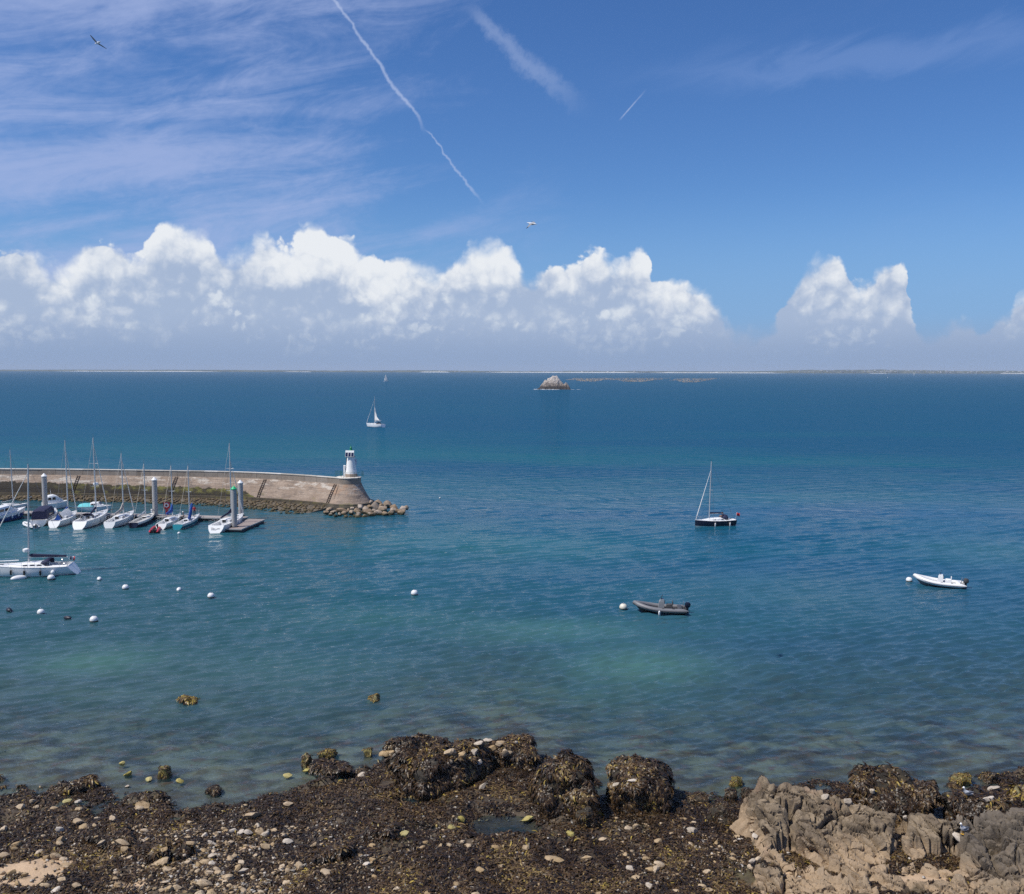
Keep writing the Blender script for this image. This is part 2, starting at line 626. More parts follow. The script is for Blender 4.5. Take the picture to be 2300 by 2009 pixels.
def sea_mat(name='sea_water', pool=False):
    FLAT[0] = True
    m, nt, b = new_mat(name)
    nt.nodes.remove(b)
    out = nt.nodes['Material Output']
    geo = nt.nodes.new('ShaderNodeNewGeometry')
    p = geo.outputs['Position']
    sep = nt.nodes.new('ShaderNodeSeparateXYZ')
    link(p, sep.inputs[0])
    X, Y = E(sep.outputs[0]), E(sep.outputs[1])
    # ---- ripples: steep little wind waves, crests nearly across the view
    def rip(ang, sx, sy, loc, det=3, dist=0.35):
        v = vmap(vmap(p, rot=(0, 0, math.radians(ang))), loc=loc, scale=(sx, sy, 1))
        n = noise(v, 1.0, det, 0.55, dist)
        return n
    gust = noise(vmap(p, scale=(0.012, 0.03, 1)), 1.0, 3, 0.55)      # cat's paws: rougher and smoother lanes
    k = gust.lin(0.3, 0.7, 0.65, 1.35)
    if pool:
        h = rip(0, 1.6, 2.6, (0, 0, 0)) * 0.10
    else:
        r2 = rip(18, 1.1, 2.6, (11, 5, 0), 2, 0.4)
        r4 = rip(25, 3.0, 7.0, (1, 8, 0), 2, 0.2)
        r5 = rip(12, 0.06, 0.22, (5, 1, 0), 3, 0.2)
        r6 = rip(15, 0.25, 0.8, (2, 3, 0), 2, 0.3)
        fary = Y.ss(110.0, 260.0)                                    # the mesh carries the waves nearer than this
        h = (r2 * 0.045 + r4 * 0.020) * k + (r6 * 0.50 + r5 * 1.1) * fary
    bn = nt.nodes.new('ShaderNodeBump')
    bn.inputs['Strength'].default_value = 1.0
    bn.inputs['Distance'].default_value = 1.0
    link(h, bn.inputs['Height'])
    fr = nt.nodes.new('ShaderNodeFresnel')
    fr.inputs['IOR'].default_value = 1.33
    link(bn.outputs[0], fr.inputs['Normal'])
    gl = nt.nodes.new('ShaderNodeBsdfGlossy')
    gl.inputs['Roughness'].default_value = 0.05
    link(bn.outputs[0], gl.inputs['Normal'])
    # ---- body colour of the water: blue and teal lanes, green over sand
    at = nt.nodes.new('ShaderNodeAttribute')
    at.attribute_name = 'depth'
    depth = E(at.outputs['Fac'])
    ap = nt.nodes.new('ShaderNodeAttribute')
    ap.attribute_name = 'pale'
    pale = E(ap.outputs['Fac'])
    lanes = noise(vmap(p, rot=(0, 0, math.radians(-8)), scale=(0.006, 0.022, 1)), 1.0, 4, 0.6)
    far = noise(vmap(p, scale=(0.0012, 0.004, 1)), 1.0, 4, 0.6)
    dark_blue = (0.005, 0.068, 0.138)
    teal = (0.008, 0.104, 0.138)
    cb = mixc((lanes * 0.55 + far * 0.45).ss(0.36, 0.64), dark_blue, teal)  # lanes put wind streaks and cloud shadows into the water colour
    cb = mixc((X / (Y + 10.0)).ss(0.10, -0.40) * Y.ss(230.0, 120.0) * 0.8, cb, (0.013, 0.074, 0.098))   # cloudier inside the harbour
    cb = mixc(Y.ss(150.0, 420.0) * 0.9, cb, (0.004, 0.068, 0.140))
    cb = mixc(depth.ss(3.0, 0.2) * 0.75, cb, (0.053, 0.113, 0.130))
    cb = mixc((pale * (0.7 + lanes * 0.6)).clamp(), cb, (0.10, 0.24, 0.195))
    if pool:
        cb = rgb((0.010, 0.018, 0.030))
    df = nt.nodes.new('ShaderNodeBsdfDiffuse')
    link(cb, df.inputs['Color'])
    tr = nt.nodes.new('ShaderNodeBsdfTransparent')
    tr.inputs['Color'].default_value = (0.80, 0.92, 0.93, 1)
    T = ((depth * (-1.1 if not pool else -1.4))._m('EXPONENT')).clamp()
    mx = nt.nodes.new('ShaderNodeMixShader')
    link(T, mx.inputs[0])
    link(df.outputs[0], mx.inputs[1])
    link(tr.outputs[0], mx.inputs[2])
    mx2 = nt.nodes.new('ShaderNodeMixShader')
    fe = E(fr.outputs[0])
    fe = fe / (fe * (Y.ss(150.0, 330.0) * 6.0 + 0.1) + 1.0)                   # a ruffled sea hides its own grazing faces
    link(fe, mx2.inputs[0])
    link(mx.outputs[0], mx2.inputs[1])
    link(gl.outputs[0], mx2.inputs[2])
    link(mx2.outputs[0], out.inputs[0])
    FLAT[0] = False
    return m


def wave_height(X, Y, spacing):
    """wind waves: many small crests running a little askew to the view"""
    rs = np.random.RandomState(17)
    z = np.zeros_like(X)
    n = 130
    for i in range(n):
        lam = 0.45 * (4.6 / 0.45) ** ((i + rs.uniform()) / n)
        wgt = math.exp(-((math.log(lam / 1.0)) / 0.55) ** 2) + 0.10
        slope = 0.078 * wgt
        ang = math.radians(rs.normal(112, 12 if lam > 1.5 else 17))
        kx, ky = math.cos(ang) * 2 * math.pi / lam, math.sin(ang) * 2 * math.pi / lam
        fade = np.clip((lam / spacing - 2.2) / 2.0, 0, 1)
        z += slope * lam / (2 * math.pi) * fade * np.sin(kx * X + ky * Y + rs.uniform(0, 6.283))
    gust = 0.85 + 0.70 * fbm(X * 0.018, Y * 0.05, octv=3, seed=91)
    z = z * np.clip(gust, 0.35, 1.5)
    return z + 1.5 * z * np.abs(z)


def build_sea():
    u = np.concatenate([-np.geomspace(0.66, 3.0, 22)[::-1], np.linspace(-0.645, 0.645, 530), np.geomspace(0.66, 3.0, 22)])
    ys = [41.0]
    while ys[-1] < 420:
        ys.append(ys[-1] + 0.103 * (ys[-1] / 50) ** 1.55)
    ys = np.concatenate([ys, np.geomspace(ys[-1] * 1.01, 14000, 90)])
    U, Y = np.meshgrid(u, ys)
    X = (U * (Y + 6)).ravel()
    Y = Y.ravel()
    dY = np.gradient(ys)
    spacing = np.repeat(dY, len(u))
    xsp = np.repeat((ys + 6) * (u[280] - u[279]), len(u))
    spacing = np.maximum(spacing, xsp * 0.45)
    spacing = np.where(np.abs(np.tile(u, len(ys))) > 0.65, 50, spacing)
    depth = np.clip(-ground(X, Y), 0.0, 8)
    depth = np.where(Y > 380, 8, depth)
    pale = np.zeros_like(X)
    for px, py, rx, ry, a in PATCHES:
        c = P(px, py)
        q = ((X - c.x) / rx) ** 2 + ((Y - c.y) / ry) ** 2
        q = q * (1 + 0.55 * fbm(X * 0.12, Y * 0.2, octv=3, seed=71))
        pale = np.maximum(pale, a * np.exp(-q * 0.9) * 0.55)
    Z = wave_height(X, Y, spacing)
    Z = Z * np.clip(0.25 + depth / 0.5, 0.25, 1)         # lower over the shallows
    me = np_mesh('sea', np.stack([X, Y, Z], 1), grid_quads(len(u), len(ys)), smooth=True,
                 attrs={'depth': ('FLOAT', depth), 'pale': ('FLOAT', pale)})
    o = obj('sea', me, sea_mat())
    tag(o, kind='structure')
    # tide pools left among the rocks
    pm = sea_mat('pool_water', True)
    for i, (c, rx, ry, lev) in enumerate(POOLS):
        x = np.arange(-rx * 1.5, rx * 1.5, 0.1)
        y = np.arange(-ry * 1.5, ry * 1.5, 0.1)
        A, B = np.meshgrid(x, y)
        A, B = A.ravel() + c.x, B.ravel() + c.y
        dep = np.clip(lev - 0.02 - ground(A, B), 0, 3)
        me = np_mesh('tide_pool', np.stack([A, B, np.full_like(A, lev - 0.02)], 1), grid_quads(len(x), len(y)), smooth=True,
                     attrs={'depth': ('FLOAT', dep), 'pale': ('FLOAT', np.zeros_like(A))})
        tag(obj('tide_pool', me, pm), kind='structure')


build_ground()
build_sea()

# ------------------------------------------------------------------ air
def build_haze():
    bm = bmesh.new()
    bmesh.ops.create_cube(bm, size=1.0)
    for v in bm.verts:
        v.co.x *= 26000
        v.co.y = -60 + (v.co.y + 0.5) * 12500
        v.co.z = -8.0 + (v.co.z + 0.5) * 66.0
    me = bpy.data.meshes.new('haze')
    bm.to_mesh(me)
    bm.free()
    m = bpy.data.materials.new('haze')
    m.use_nodes = True
    nt = m.node_tree
    nt.nodes.clear()
    out = nt.nodes.new('ShaderNodeOutputMaterial')
    v = nt.nodes.new('ShaderNodeVolumePrincipled')
    v.inputs['Color'].default_value = (0.70, 0.81, 0.96, 1)
    v.inputs['Density'].default_value = 6e-5
    v.inputs['Anisotropy'].default_value = 0.0
    nt.links.new(v.outputs[0], out.inputs['Volume'])
    m.volume_intersection_method = 'FAST' if hasattr(m, 'volume_intersection_method') else None
    o = obj('haze', me, m)
    tag(o, kind='stuff', label='pale blue sea haze that veils the far coast', cat='haze')
    return o


build_haze()
# ------------------------------------------------------------------ mesh builder
class MB:
    def __init__(s):
        s.v, s.f, s.m = [], [], []
        s.cur = 0

    def mat(s, i):
        s.cur = i
        return s

    def add(s, verts, faces):
        o = len(s.v)
        s.v += [tuple(v) for v in verts]
        s.f += [tuple(i + o for i in f) for f in faces]
        s.m += [s.cur] * len(faces)
        return s

    def box(s, c, d, rz=0.0, ry=0.0, taper=1.0, bev=0.0):
        hx, hy, hz = d[0] / 2, d[1] / 2, d[2] / 2
        R = Matrix.Rotation(rz, 3, 'Z') @ Matrix.Rotation(ry, 3, 'Y')
        if bev <= 0:
            vs = []
            for z in (-1, 1):
                k = taper if z > 0 else 1.0
                for x, y in ((-1, -1), (1, -1), (1, 1), (-1, 1)):
                    vs.append(R @ Vector((x * hx * k, y * hy * k, z * hz)) + Vector(c))
            return s.add(vs, [(3, 2, 1, 0), (4, 5, 6, 7), (0, 1, 5, 4), (1, 2, 6, 5), (2, 3, 7, 6), (3, 0, 4, 7)])
        rings = []
        for z, q in ((-1, 1), (-1, 0), (1, 0), (1, 1)):
            k = taper if z > 0 else 1.0
            ax, ay = hx * k - bev * q, hy * k - bev * q
            zz = z * (hz if q else hz - bev)
            b2 = bev * 0.8
            ring = []
            for sx, sy in ((-1, -1), (1, -1), (1, 1), (-1, 1)):
                if sx * sy > 0:
                    ring += [(sx * ax, sy * (ay - b2)), (sx * (ax - b2), sy * ay)]
                else:
                    ring += [(sx * (ax - b2), sy * ay), (sx * ax, sy * (ay - b2))]
            ring = sorted(ring, key=lambda p: math.atan2(p[1] / ay, p[0] / ax))
            rings.append([R @ Vector((x, y, zz)) + Vector(c) for x, y in ring])
        return s.loft(rings, closed=True, caps=True)

    def loft(s, rings, closed=True, caps=False):
        n = len(rings[0])
        vs = [p for r in rings for p in r]
        fs = []
        for i in range(len(rings) - 1):
            for j in range(n if closed else n - 1):
                k = (j + 1) % n
                fs.append((i * n + j, i * n + k, (i + 1) * n + k, (i + 1) * n + j))
        if caps:
            fs.append(tuple(range(n - 1, -1, -1)))
            fs.append(tuple((len(rings) - 1) * n + j for j in range(n)))
        return s.add(vs, fs)

    def tube(s, pts, r, seg=8, caps=True):
        pts = [Vector(p) for p in pts]
        rs = r if isinstance(r, (list, tuple)) else [r] * len(pts)
        rings = []
        prev = None
        for i, p in enumerate(pts):
            d = (pts[min(i + 1, len(pts) - 1)] - pts[max(i - 1, 0)]).normalized()
            if prev is None:
                a = d.orthogonal().normalized()
            else:
                a = (prev - d * prev.dot(d))
                a = a.normalized() if a.length > 1e-6 else d.orthogonal().normalized()
            prev = a
            b = d.cross(a)
            rings.append([p + (a * math.cos(2 * math.pi * k / seg) + b * math.sin(2 * math.pi * k / seg)) * rs[i]
                          for k in range(seg)])
        return s.loft(rings, True, caps)

    def lathe(s, prof, c=(0, 0, 0), seg=20, caps=True):
        rings = [[Vector((c[0] + r * math.cos(2 * math.pi * k / seg), c[1] + r * math.sin(2 * math.pi * k / seg), c[2] + z))
                  for k in range(seg)] for r, z in prof]
        return s.loft(rings, True, caps)

    def ell(s, c, r, seg=14, rings=8, rz=0.0, ry=0.0):
        R = Matrix.Rotation(rz, 3, 'Z') @ Matrix.Rotation(ry, 3, 'Y')
        rr = []
        for i in range(rings + 1):
            th = math.pi * i / rings
            q = max(math.sin(th), 0.02)
            rr.append([R @ Vector((r[0] * q * math.cos(2 * math.pi * k / seg), r[1] * q * math.sin(2 * math.pi * k / seg),
                                   -r[2] * math.cos(th))) + Vector(c) for k in range(seg)])
        return s.loft(rr, True, True)

    def mesh(s, name, smooth=True, angle=40):
        me = bpy.data.meshes.new(name)
        me.from_pydata(s.v, [], s.f)
        me.polygons.foreach_set('material_index', s.m)
        bm = bmesh.new()
        bm.from_mesh(me)
        bmesh.ops.remove_doubles(bm, verts=bm.verts, dist=1e-5)
        bmesh.ops.recalc_face_normals(bm, faces=bm.faces)
        bm.to_mesh(me)
        bm.free()
        if smooth:
            me.polygons.foreach_set('use_smooth', [True] * len(me.polygons))
            me.set_sharp_from_angle(angle=math.radians(angle))
        return me

    def build(s, name, mats, parent=None, smooth=True, angle=40, loc=None, rot=None):
        return obj(name, s.mesh(name, smooth, angle), mats, parent, loc, rot)


WHITE = pmat('white_gelcoat', (0.80, 0.80, 0.79), 0.28, var=0.05)
OFFW = pmat('cream_deck', (0.62, 0.60, 0.56), 0.55, var=0.12)
GREYD = pmat('grey_nonslip', (0.42, 0.42, 0.42), 0.7, var=0.15)
NAVY = pmat('navy_canvas', (0.010, 0.013, 0.050), 0.8, var=0.25, bump=0.01)
NAVYH = pmat('navy_gelcoat', (0.006, 0.009, 0.026), 0.18, var=0.1)
ROYAL = pmat('royal_blue_canvas', (0.012, 0.075, 0.32), 0.8, var=0.2, bump=0.01)
BLUEH = pmat('blue_gelcoat', (0.010, 0.048, 0.20), 0.2, var=0.1)
TEAL = pmat('teal_gelcoat', (0.010, 0.19, 0.24), 0.2, var=0.1)
TURQ = pmat('turquoise_canvas', (0.12, 0.46, 0.50), 0.8, var=0.15)
BLACK = pmat('black_rubber', (0.012, 0.012, 0.014), 0.55, var=0.2)
SAILG = pmat('grey_sailcloth', (0.42, 0.38, 0.34), 0.85, var=0.15, bump=0.01)
SAILW = pmat('white_sailcloth', (0.74, 0.73, 0.70), 0.85, var=0.08, bump=0.01)
ALU = pmat('anodised_aluminium', (0.62, 0.62, 0.62), 0.35, 0.55, var=0.06)
STEEL = pmat('stainless_steel', (0.55, 0.55, 0.56), 0.25, 0.9, var=0.05)
WIRE = pmat('rigging_wire', (0.22, 0.22, 0.22), 0.4, 0.7, var=0.05)
GLASS = pmat('dark_glazing', (0.015, 0.018, 0.022), 0.06, var=0.1)
ANTI = pmat('dark_antifouling', (0.015, 0.018, 0.03), 0.6, var=0.2)
REDF = pmat('red_antifouling', (0.25, 0.03, 0.03), 0.6, var=0.2)
TEAK = pmat('teak', (0.20, 0.12, 0.07), 0.7, var=0.25)
RED = pmat('red_fabric', (0.42, 0.02, 0.03), 0.7, var=0.15)
REDP = pmat('red_hypalon', (0.45, 0.025, 0.045), 0.5, var=0.12)
GREYT = pmat('grey_hypalon', (0.17, 0.17, 0.18), 0.5, var=0.12)
DGREY = pmat('dark_grey_hypalon', (0.055, 0.057, 0.062), 0.55, var=0.15)
FENDW = pmat('white_fender', (0.72, 0.72, 0.72), 0.4, var=0.08)
SKIN = pmat('skin', (0.42, 0.26, 0.19), 0.6, var=0.05)


# ------------------------------------------------------------------ boats
def hull_shape(L, B, fb, fs, over=0.06, rake=0.05, fine=2.1, stern=0.80, dr=0.45):
    """rings of the hull from stern to bow and the sheer line; +X bow, z = 0 waterline"""
    ts = [0, 0.04, 0.12, 0.22, 0.34, 0.46, 0.58, 0.69, 0.78, 0.86, 0.92, 0.965, 1.0]
    rings, sheer = [], []
    for t in ts:
        f = stern + (1 - stern) * math.sin(math.pi / 2 * min(t / 0.42, 1)) if t < 0.42 else max(0.012, 1 - ((t - 0.42) / 0.58) ** fine)
        zt = fs + (fb - fs) * t ** 1.6 - 0.05 * math.sin(math.pi * t)
        half = []
        for kz, kw in ((1.0, 1.0), (0.62, 0.985), (0.30, 0.95), (0.06, 0.88), (0.0, 0.86), (-0.5, 0.60), (-1.0, 0.03)):
            z = zt * kz if kz >= 0 else dr * kz * (0.35 + 0.65 * math.sin(math.pi * min(max(t, 0.02), 0.98)) ** 0.6)
            tb = t ** 5
            x = -L / 2 + t * L + over * L * max(kz, -0.6) * tb - (0.06 * L * max(0, -kz) * tb)
            x += rake * L * max(kz, 0) * (1 - t) ** 8
            kk = kw + (1 - kw) * 0.25 if t < 0.5 else kw - (1 - kw) * 0.6 * ((t - 0.5) / 0.5)
            if t < 0.3 and kz < 1:              # the quarters tuck in towards the waterline
                kk = kk - (1 - t / 0.3) * 0.34 * (1 - max(kz, 0)) ** 2
            w = B / 2 * f * kk
            half.append((x, max(w, 0.006), z))
        rings.append([Vector((x, y, z)) for x, y, z in half] + [Vector((x, -y, z)) for x, y, z in reversed(half)])
        sheer.append((half[0][0], half[0][1], half[0][2], t))
    return rings, sheer


def build_hull(root, L, B, fb, fs, hullm, stripem, deckm, over=0.06, rake=0.05, fine=2.1, stern=0.8, cockpit=(0.03, 0.34),
               cw=0.5, sole=0.45, topm=None, solem=None, transom_open=True, stripe_h=0.06):
    rings, sheer = hull_shape(L, B, fb, fs, over, rake, fine, stern)
    mb = MB()
    n = 14
    mats = [hullm, stripem, topm or hullm]
    for i in range(len(rings) - 1):
        for j in range(n - 1):
            k = j if j < 7 else 12 - j
            mb.mat(1 if k in (3, 4, 5, 6) else (2 if k == 0 and topm else 0))
            a, b = rings[i], rings[i + 1]
            mb.add([a[j], a[j + 1], b[j + 1], b[j]], [(0, 1, 2, 3)])
    mb.mat(0)
    c, s0 = cockpit
    # transom: closed, or cut down to the cockpit sole
    r0 = rings[0]
    mb.add(r0, [tuple(range(n))])
    h = mb.build('hull', mats, root, angle=35)
    # deck with a sunk cockpit
    dk = MB()
    rows = []
    st = []
    for (x, w, z, t) in sheer:
        st.append((t, x, w, z))
    def interp(t):
        for a, b in zip(st, st[1:]):
            if a[0] <= t <= b[0]:
                q = (t - a[0]) / (b[0] - a[0])
                return tuple(a[k] + (b[k] - a[k]) * q for k in (1, 2, 3))
    tl = sorted(set([s_[0] for s_ in st] + [c, c + 1e-4, s0, s0 + 1e-4]))
    for t in tl:
        x, w, z = interp(t)
        z = z - 0.035
        ins = c < t <= s0
        cwid = min(cw * B / 2, w * 0.86)
        zc = z + 0.04
        zs = z - sole if ins else zc + 0.02
        rows.append([Vector((x, w * 0.985, z)), Vector((x, cwid, zc + (0.10 if ins else 0))), Vector((x, cwid * (0.94 if ins else 0.9), zs)),
                     Vector((x, 0, zs + (0.0 if ins else 0.02))), Vector((x, -cwid * (0.94 if ins else 0.9), zs)),
                     Vector((x, -cwid, zc + (0.10 if ins else 0))), Vector((x, -w * 0.985, z))])
    dk.loft(rows, closed=False)
    dk.build('deck', [deckm], root, angle=30)
    # toe rail along the sheer
    rail = MB()
    for sgn in (1, -1):
        rail.tube([(x, sgn * w, z + 0.005) for x, w, z, t in sheer], 0.022, 5)
    rail.build('toe_rail', [ALU if hullm is not WHITE else OFFW], root)
    return rings, sheer, interp


def xform(o):
    return o


def sailboat(name, label, S, Bw, beam=None, hullm=None, stripem=None, deckm=None, fb=None, fs=None, mast_h=11.0,
             mast_t=0.56, boom_len=None, boom_rise=0.0, boom_ang=0.0, cover=NAVY, cover_r=0.16, cover_stack=0.0, jib=True,
             jib_m=None, jib_top=0.93, windows=3, hood=None, cabin_h=0.42, cabin=(0.33, 0.74), fenders=(), fend_m=None, group=None,
             topm=None, rake_mast=0.02, over=0.06, rake=0.05, spreaders=1, radar=False, rails=True, stern=0.8, motor=False,
             wheel=False, cover_tent=None, mainsail=None, flag=None, text=None, backstay=True, shroud_r=0.014, cat='sailboat',
             sole=0.45, lifering=False):
    S, Bw = Vector(S), Vector(Bw)
    d = Bw - S
    L = d.length
    B = beam or L * 0.33
    fb = fb or 0.12 * L
    fs = fs or 0.095 * L
    root = thing(name, label, cat, ((S + Bw) / 2).to_tuple(), math.atan2(d.y, d.x), group)
    hullm = hullm or WHITE
    deckm = deckm or WHITE
    rings, sheer, interp = build_hull(root, L, B, fb, fs, hullm, stripem or ANTI, deckm, over, rake, stern=stern,
                                      cockpit=(0.03, cabin[0]), topm=topm, sole=sole)
    # coach roof
    cb = MB()
    rr = []
    a, b = cabin
    for q in (0.0, 0.02, 0.18, 0.42, 0.66, 0.86, 0.97, 1.0):
        t = a + (b - a) * q
        x, w, z = interp(t)
        wd = min(w * 0.66, B * 0.32) * (1 - 0.35 * q ** 2)
        hgt = cabin_h * (1 - 0.75 * max(0, (q - 0.30) / 0.70) ** 1.2) * (1.0 if q > 0.01 else 0.9)
        hgt *= (0.12 if q == 1.0 else 1.0)
        zb = z - 0.03
        rr.append([Vector((x, y, zz)) for y, zz in ((wd, zb), (wd * 0.93, zb + hgt * 0.72), (wd * 0.72, zb + hgt * 0.97), (0, zb + hgt * 1.08),
                                                    (-wd * 0.72, zb + hgt * 0.97), (-wd * 0.93, zb + hgt * 0.72), (-wd, zb))])
    cb.loft(rr, closed=False)
    n7 = 7
    cb.add(rr[0], [tuple(range(n7))])
    cb.add(rr[-1], [tuple(range(n7 - 1, -1, -1))])
    cab = cb.build('cabin', [deckm], root, angle=35)
    # cabin windows, a little proud of the sides
    for sgn in (1, -1):
        for i in range(windows):
            q0 = 0.08 + 0.55 * i / max(windows, 1)
            q1 = q0 + 0.55 / max(windows, 1) * 0.78
            wb = MB()
            pts = []
            for q, e in ((q0, 0.30), (q1, 0.28), (q1 - 0.03, 0.62), (q0 + 0.02, 0.66)):
                t = a + (b - a) * q
                x, w, z = interp(t)
                wd = min(w * 0.66, B * 0.32) * (1 - 0.35 * q ** 2)
                hgt = cabin_h * (1 - 0.75 * max(0, (q - 0.30) / 0.70) ** 1.2)
                pts.append(Vector((x, sgn * (wd * (1 - 0.07 * e / 0.72) + 0.012), z - 0.03 + hgt * e)))
            inn = [p + Vector((0, -sgn * 0.03, 0)) for p in pts]
            wb.add(pts + inn, [(0, 1, 2, 3), (4, 7, 6, 5), (0, 4, 5, 1), (1, 5, 6, 2), (2, 6, 7, 3), (3, 7, 4, 0)])
            wb.build('window', [GLASS], cab, smooth=False)
    hb = MB()
    xh, wh, zh = interp(0.80)
    hb.box((xh, 0, zh + 0.03), (0.5, 0.5, 0.07), bev=0.02)
    hb.build('hatch', [GLASS], root)
    # companionway
    xa, wa, za = interp(a)
    MB().box((xa - 0.015, 0, za + cabin_h * 0.35), (0.03, 0.55, cabin_h * 0.95)).build('companionway', [GLASS], cab, smooth=False)
    # rig
    xm, wm, zm = interp(mast_t)
    zm = zm + cabin_h * 0.55
    rk = rake_mast * mast_h
    top = Vector((xm - rk, 0, zm + mast_h))
    mr = 0.055 + 0.004 * mast_h
    mst = MB().tube([(xm, 0, zm - 0.3), ((xm * 2 - rk) / 2, 0, zm + mast_h / 2), top], [mr, mr, mr * 0.7], 10).build('mast', [ALU], root)
    for k in range(spreaders):
        h = mast_h * (0.5 if spreaders == 1 else (0.36 + 0.30 * k))
        sx = xm - rk * h / mast_h
        MB().tube([(sx - 0.15, -B * 0.24, zm + h + 0.06), (sx, 0, zm + h), (sx - 0.15, B * 0.24, zm + h + 0.06)], 0.028, 5).build('spreader', [ALU], mst)
    ant = MB().tube([top, top + Vector((0, 0, 0.7))], 0.012, 4)
    ant.tube([top + Vector((-0.1, 0, 0.05)), top + Vector((0.35, 0, 0.18))], 0.012, 4)
    ant.build('antenna', [WIRE], mst)
    if boom_len is None:
        boom_len = 0.34 * L
    zb = zm + 0.75
    ca, sa = math.cos(boom_ang), math.sin(boom_ang)
    bend = Vector((xm - boom_len * ca, boom_len * sa, zb + boom_rise))
    bo = MB().tube([(xm - 0.05, 0, zb), bend], 0.06, 8).build('boom', [ALU], root)
    if cover is not None:
        cv = MB()
        rr = []
        for q in (0.0, 0.03, 0.12, 0.3, 0.5, 0.7, 0.88, 0.98, 1.0):
            p = Vector((xm - 0.12, 0, zb)).lerp(bend, q * 0.97)
            r = cover_r * (1.1 - 0.45 * q) * (0.35 if q in (0.0, 1.0) else 1.0)
            up = cover_stack * max(0, 1 - q / 0.35) ** 1.5
            sec = []
            for k in range(10):
                an = 2 * math.pi * k / 10
                zz = math.sin(an)
                wob = 1 + 0.12 * math.sin(7 * q * 6.28 + k)
                sec.append(p + Vector((0, math.cos(an) * r * 0.62 * wob, zz * r * wob + r * 0.75 + (up * (zz + 1) * 0.5))))
            rr.append(sec)
        cv.loft(rr, True, True)
        cv.build('sail_cover', [cover], bo)
    if cover_tent is not None:       # canvas tent thrown over the boom
        tb = MB()
        rr = []
        for q in (0.10, 0.35, 0.7, 0.98):
            p = Vector((xm - 0.12, 0, zb)).lerp(bend, q)
            hw = B * 0.36 * (1 - 0.15 * q)
            rr.append([p + Vector((0, y, z)) for y, z in ((hw, -0.62), (hw * 0.55, -0.1), (0, 0.34), (-hw * 0.55, -0.1), (-hw, -0.62),
                                                          (-hw + 0.03, -0.66), (0, 0.28), (hw - 0.03, -0.66))])
        tb.loft(rr, True, True)
        tb.build('boom_tent', [cover_tent], root)
    xb_, wb_, zb_ = interp(1.0)
    bowp = Vector((xb_ - 0.02 * L, 0, zb_ + 0.05))
    jt = Vector((xm - rk * jib_top, 0, zm + mast_h * jib_top))
    if jib:
        mid = bowp.lerp(jt, 0.45)
        MB().tube([bowp, bowp + (jt - bowp) * 0.03, bowp + (jt - bowp) * 0.12, mid, jt], [0.02, 0.055, 0.075, 0.062, 0.028], 8).build('furled_jib', [jib_m or SAILW], root)
    else:
        MB().tube([bowp, jt], 0.016, 4).build('forestay', [WIRE], root)
    sh = MB()
    for sgn in (1, -1):
        x1, w1, z1 = interp(mast_t - 0.03)
        sh.tube([(x1, sgn * w1 * 0.93, z1), (xm - rk * 0.5 - 0.15, sgn * B * 0.24, zm + mast_h * (0.5 if spreaders == 1 else 0.36)), jt], shroud_r, 4)
    sh.build('shroud', [WIRE], root)
    if backstay:
        x0, w0, z0 = interp(0.0)
        MB().tube([(x0 + 0.05, 0.0, z0), top], shroud_r, 4).build('backstay', [WIRE], root)
    if rails:
        rl = MB()
        ptsl = {1: [], -1: []}
        for t in (0.0, 0.14, 0.28, 0.42, 0.56, 0.70, 0.84, 0.97):
            x, w, z = interp(t)
            for sgn in (1, -1):
                p = Vector((x, sgn * max(w * 0.95, 0.10), z))
                rl.tube([p, p + Vector((0, 0, 0.58))], 0.014, 4)
                ptsl[sgn].append(p + Vector((0, 0, 0.58)))
        for sgn in (1, -1):
            rl.tube(ptsl[sgn], 0.011, 4)
            rl.tube([p - Vector((0, 0, 0.28)) for p in ptsl[sgn]], 0.009, 4)
        rl.build('guard_rail', [STEEL], root)
        pu = MB()
        x, w, z = interp(0.97)
        x8, w8, z8 = interp(0.88)
        pu.tube([(x8, w8, z8 + 0.58), (x, w * 1.3, z + 0.62), (x + 0.12 * 1, 0, z + 0.64), (x, -w * 1.3, z + 0.62), (x8, -w8, z8 + 0.58)], 0.018, 5)
        pu.build('pulpit', [STEEL], root)
    if hood is not None:
        hd = MB()
        rr = []
        x0, w0, z0 = interp(a)
        hw = min(w0 * 0.66, B * 0.32)
        for dx, hh, ww in ((0.55, 0.10, 0.80), (0.30, 0.42, 0.95), (-0.05, 0.62, 1.0), (-0.45, 0.60, 1.0)):
            rr.append([Vector((x0 + dx, hw * ww * math.cos(an), z0 + cabin_h * 0.75 + (hh - (0.12 if dx < 0.5 else 0)) * max(0, math.sin(an)) ** 0.7 + (-0.25 if math.sin(an) < 0.01 and dx < 0.2 else 0)))
                       for an in [math.pi * k / 10 for k in range(11)]])
        hd.loft(rr, closed=False)
        sp = hd.build('sprayhood', [hood], root)
        sol = sp.modifiers.new('thick', 'SOLIDIFY')
        sol.thickness = 0.02
        ww = MB()
        rr2 = []
        for q in (0.15, 0.85):
            p0 = [Vector((x0 + 0.55 + (0.30 - 0.55) * q + 0.03, hw * (0.80 + 0.15 * q) * math.cos(an) * 1.0,
                          z0 + cabin_h * 0.75 + (0.10 + 0.20 * q) * math.sin(an) ** 0.7 + 0.02)) for an in [math.pi * k / 10 for k in range(2, 9)]]
            rr2.append(p0)
        ww.loft(rr2, closed=False)
        ww.build('sprayhood_window', [GLASS], sp)
    fm = fend_m or FENDW
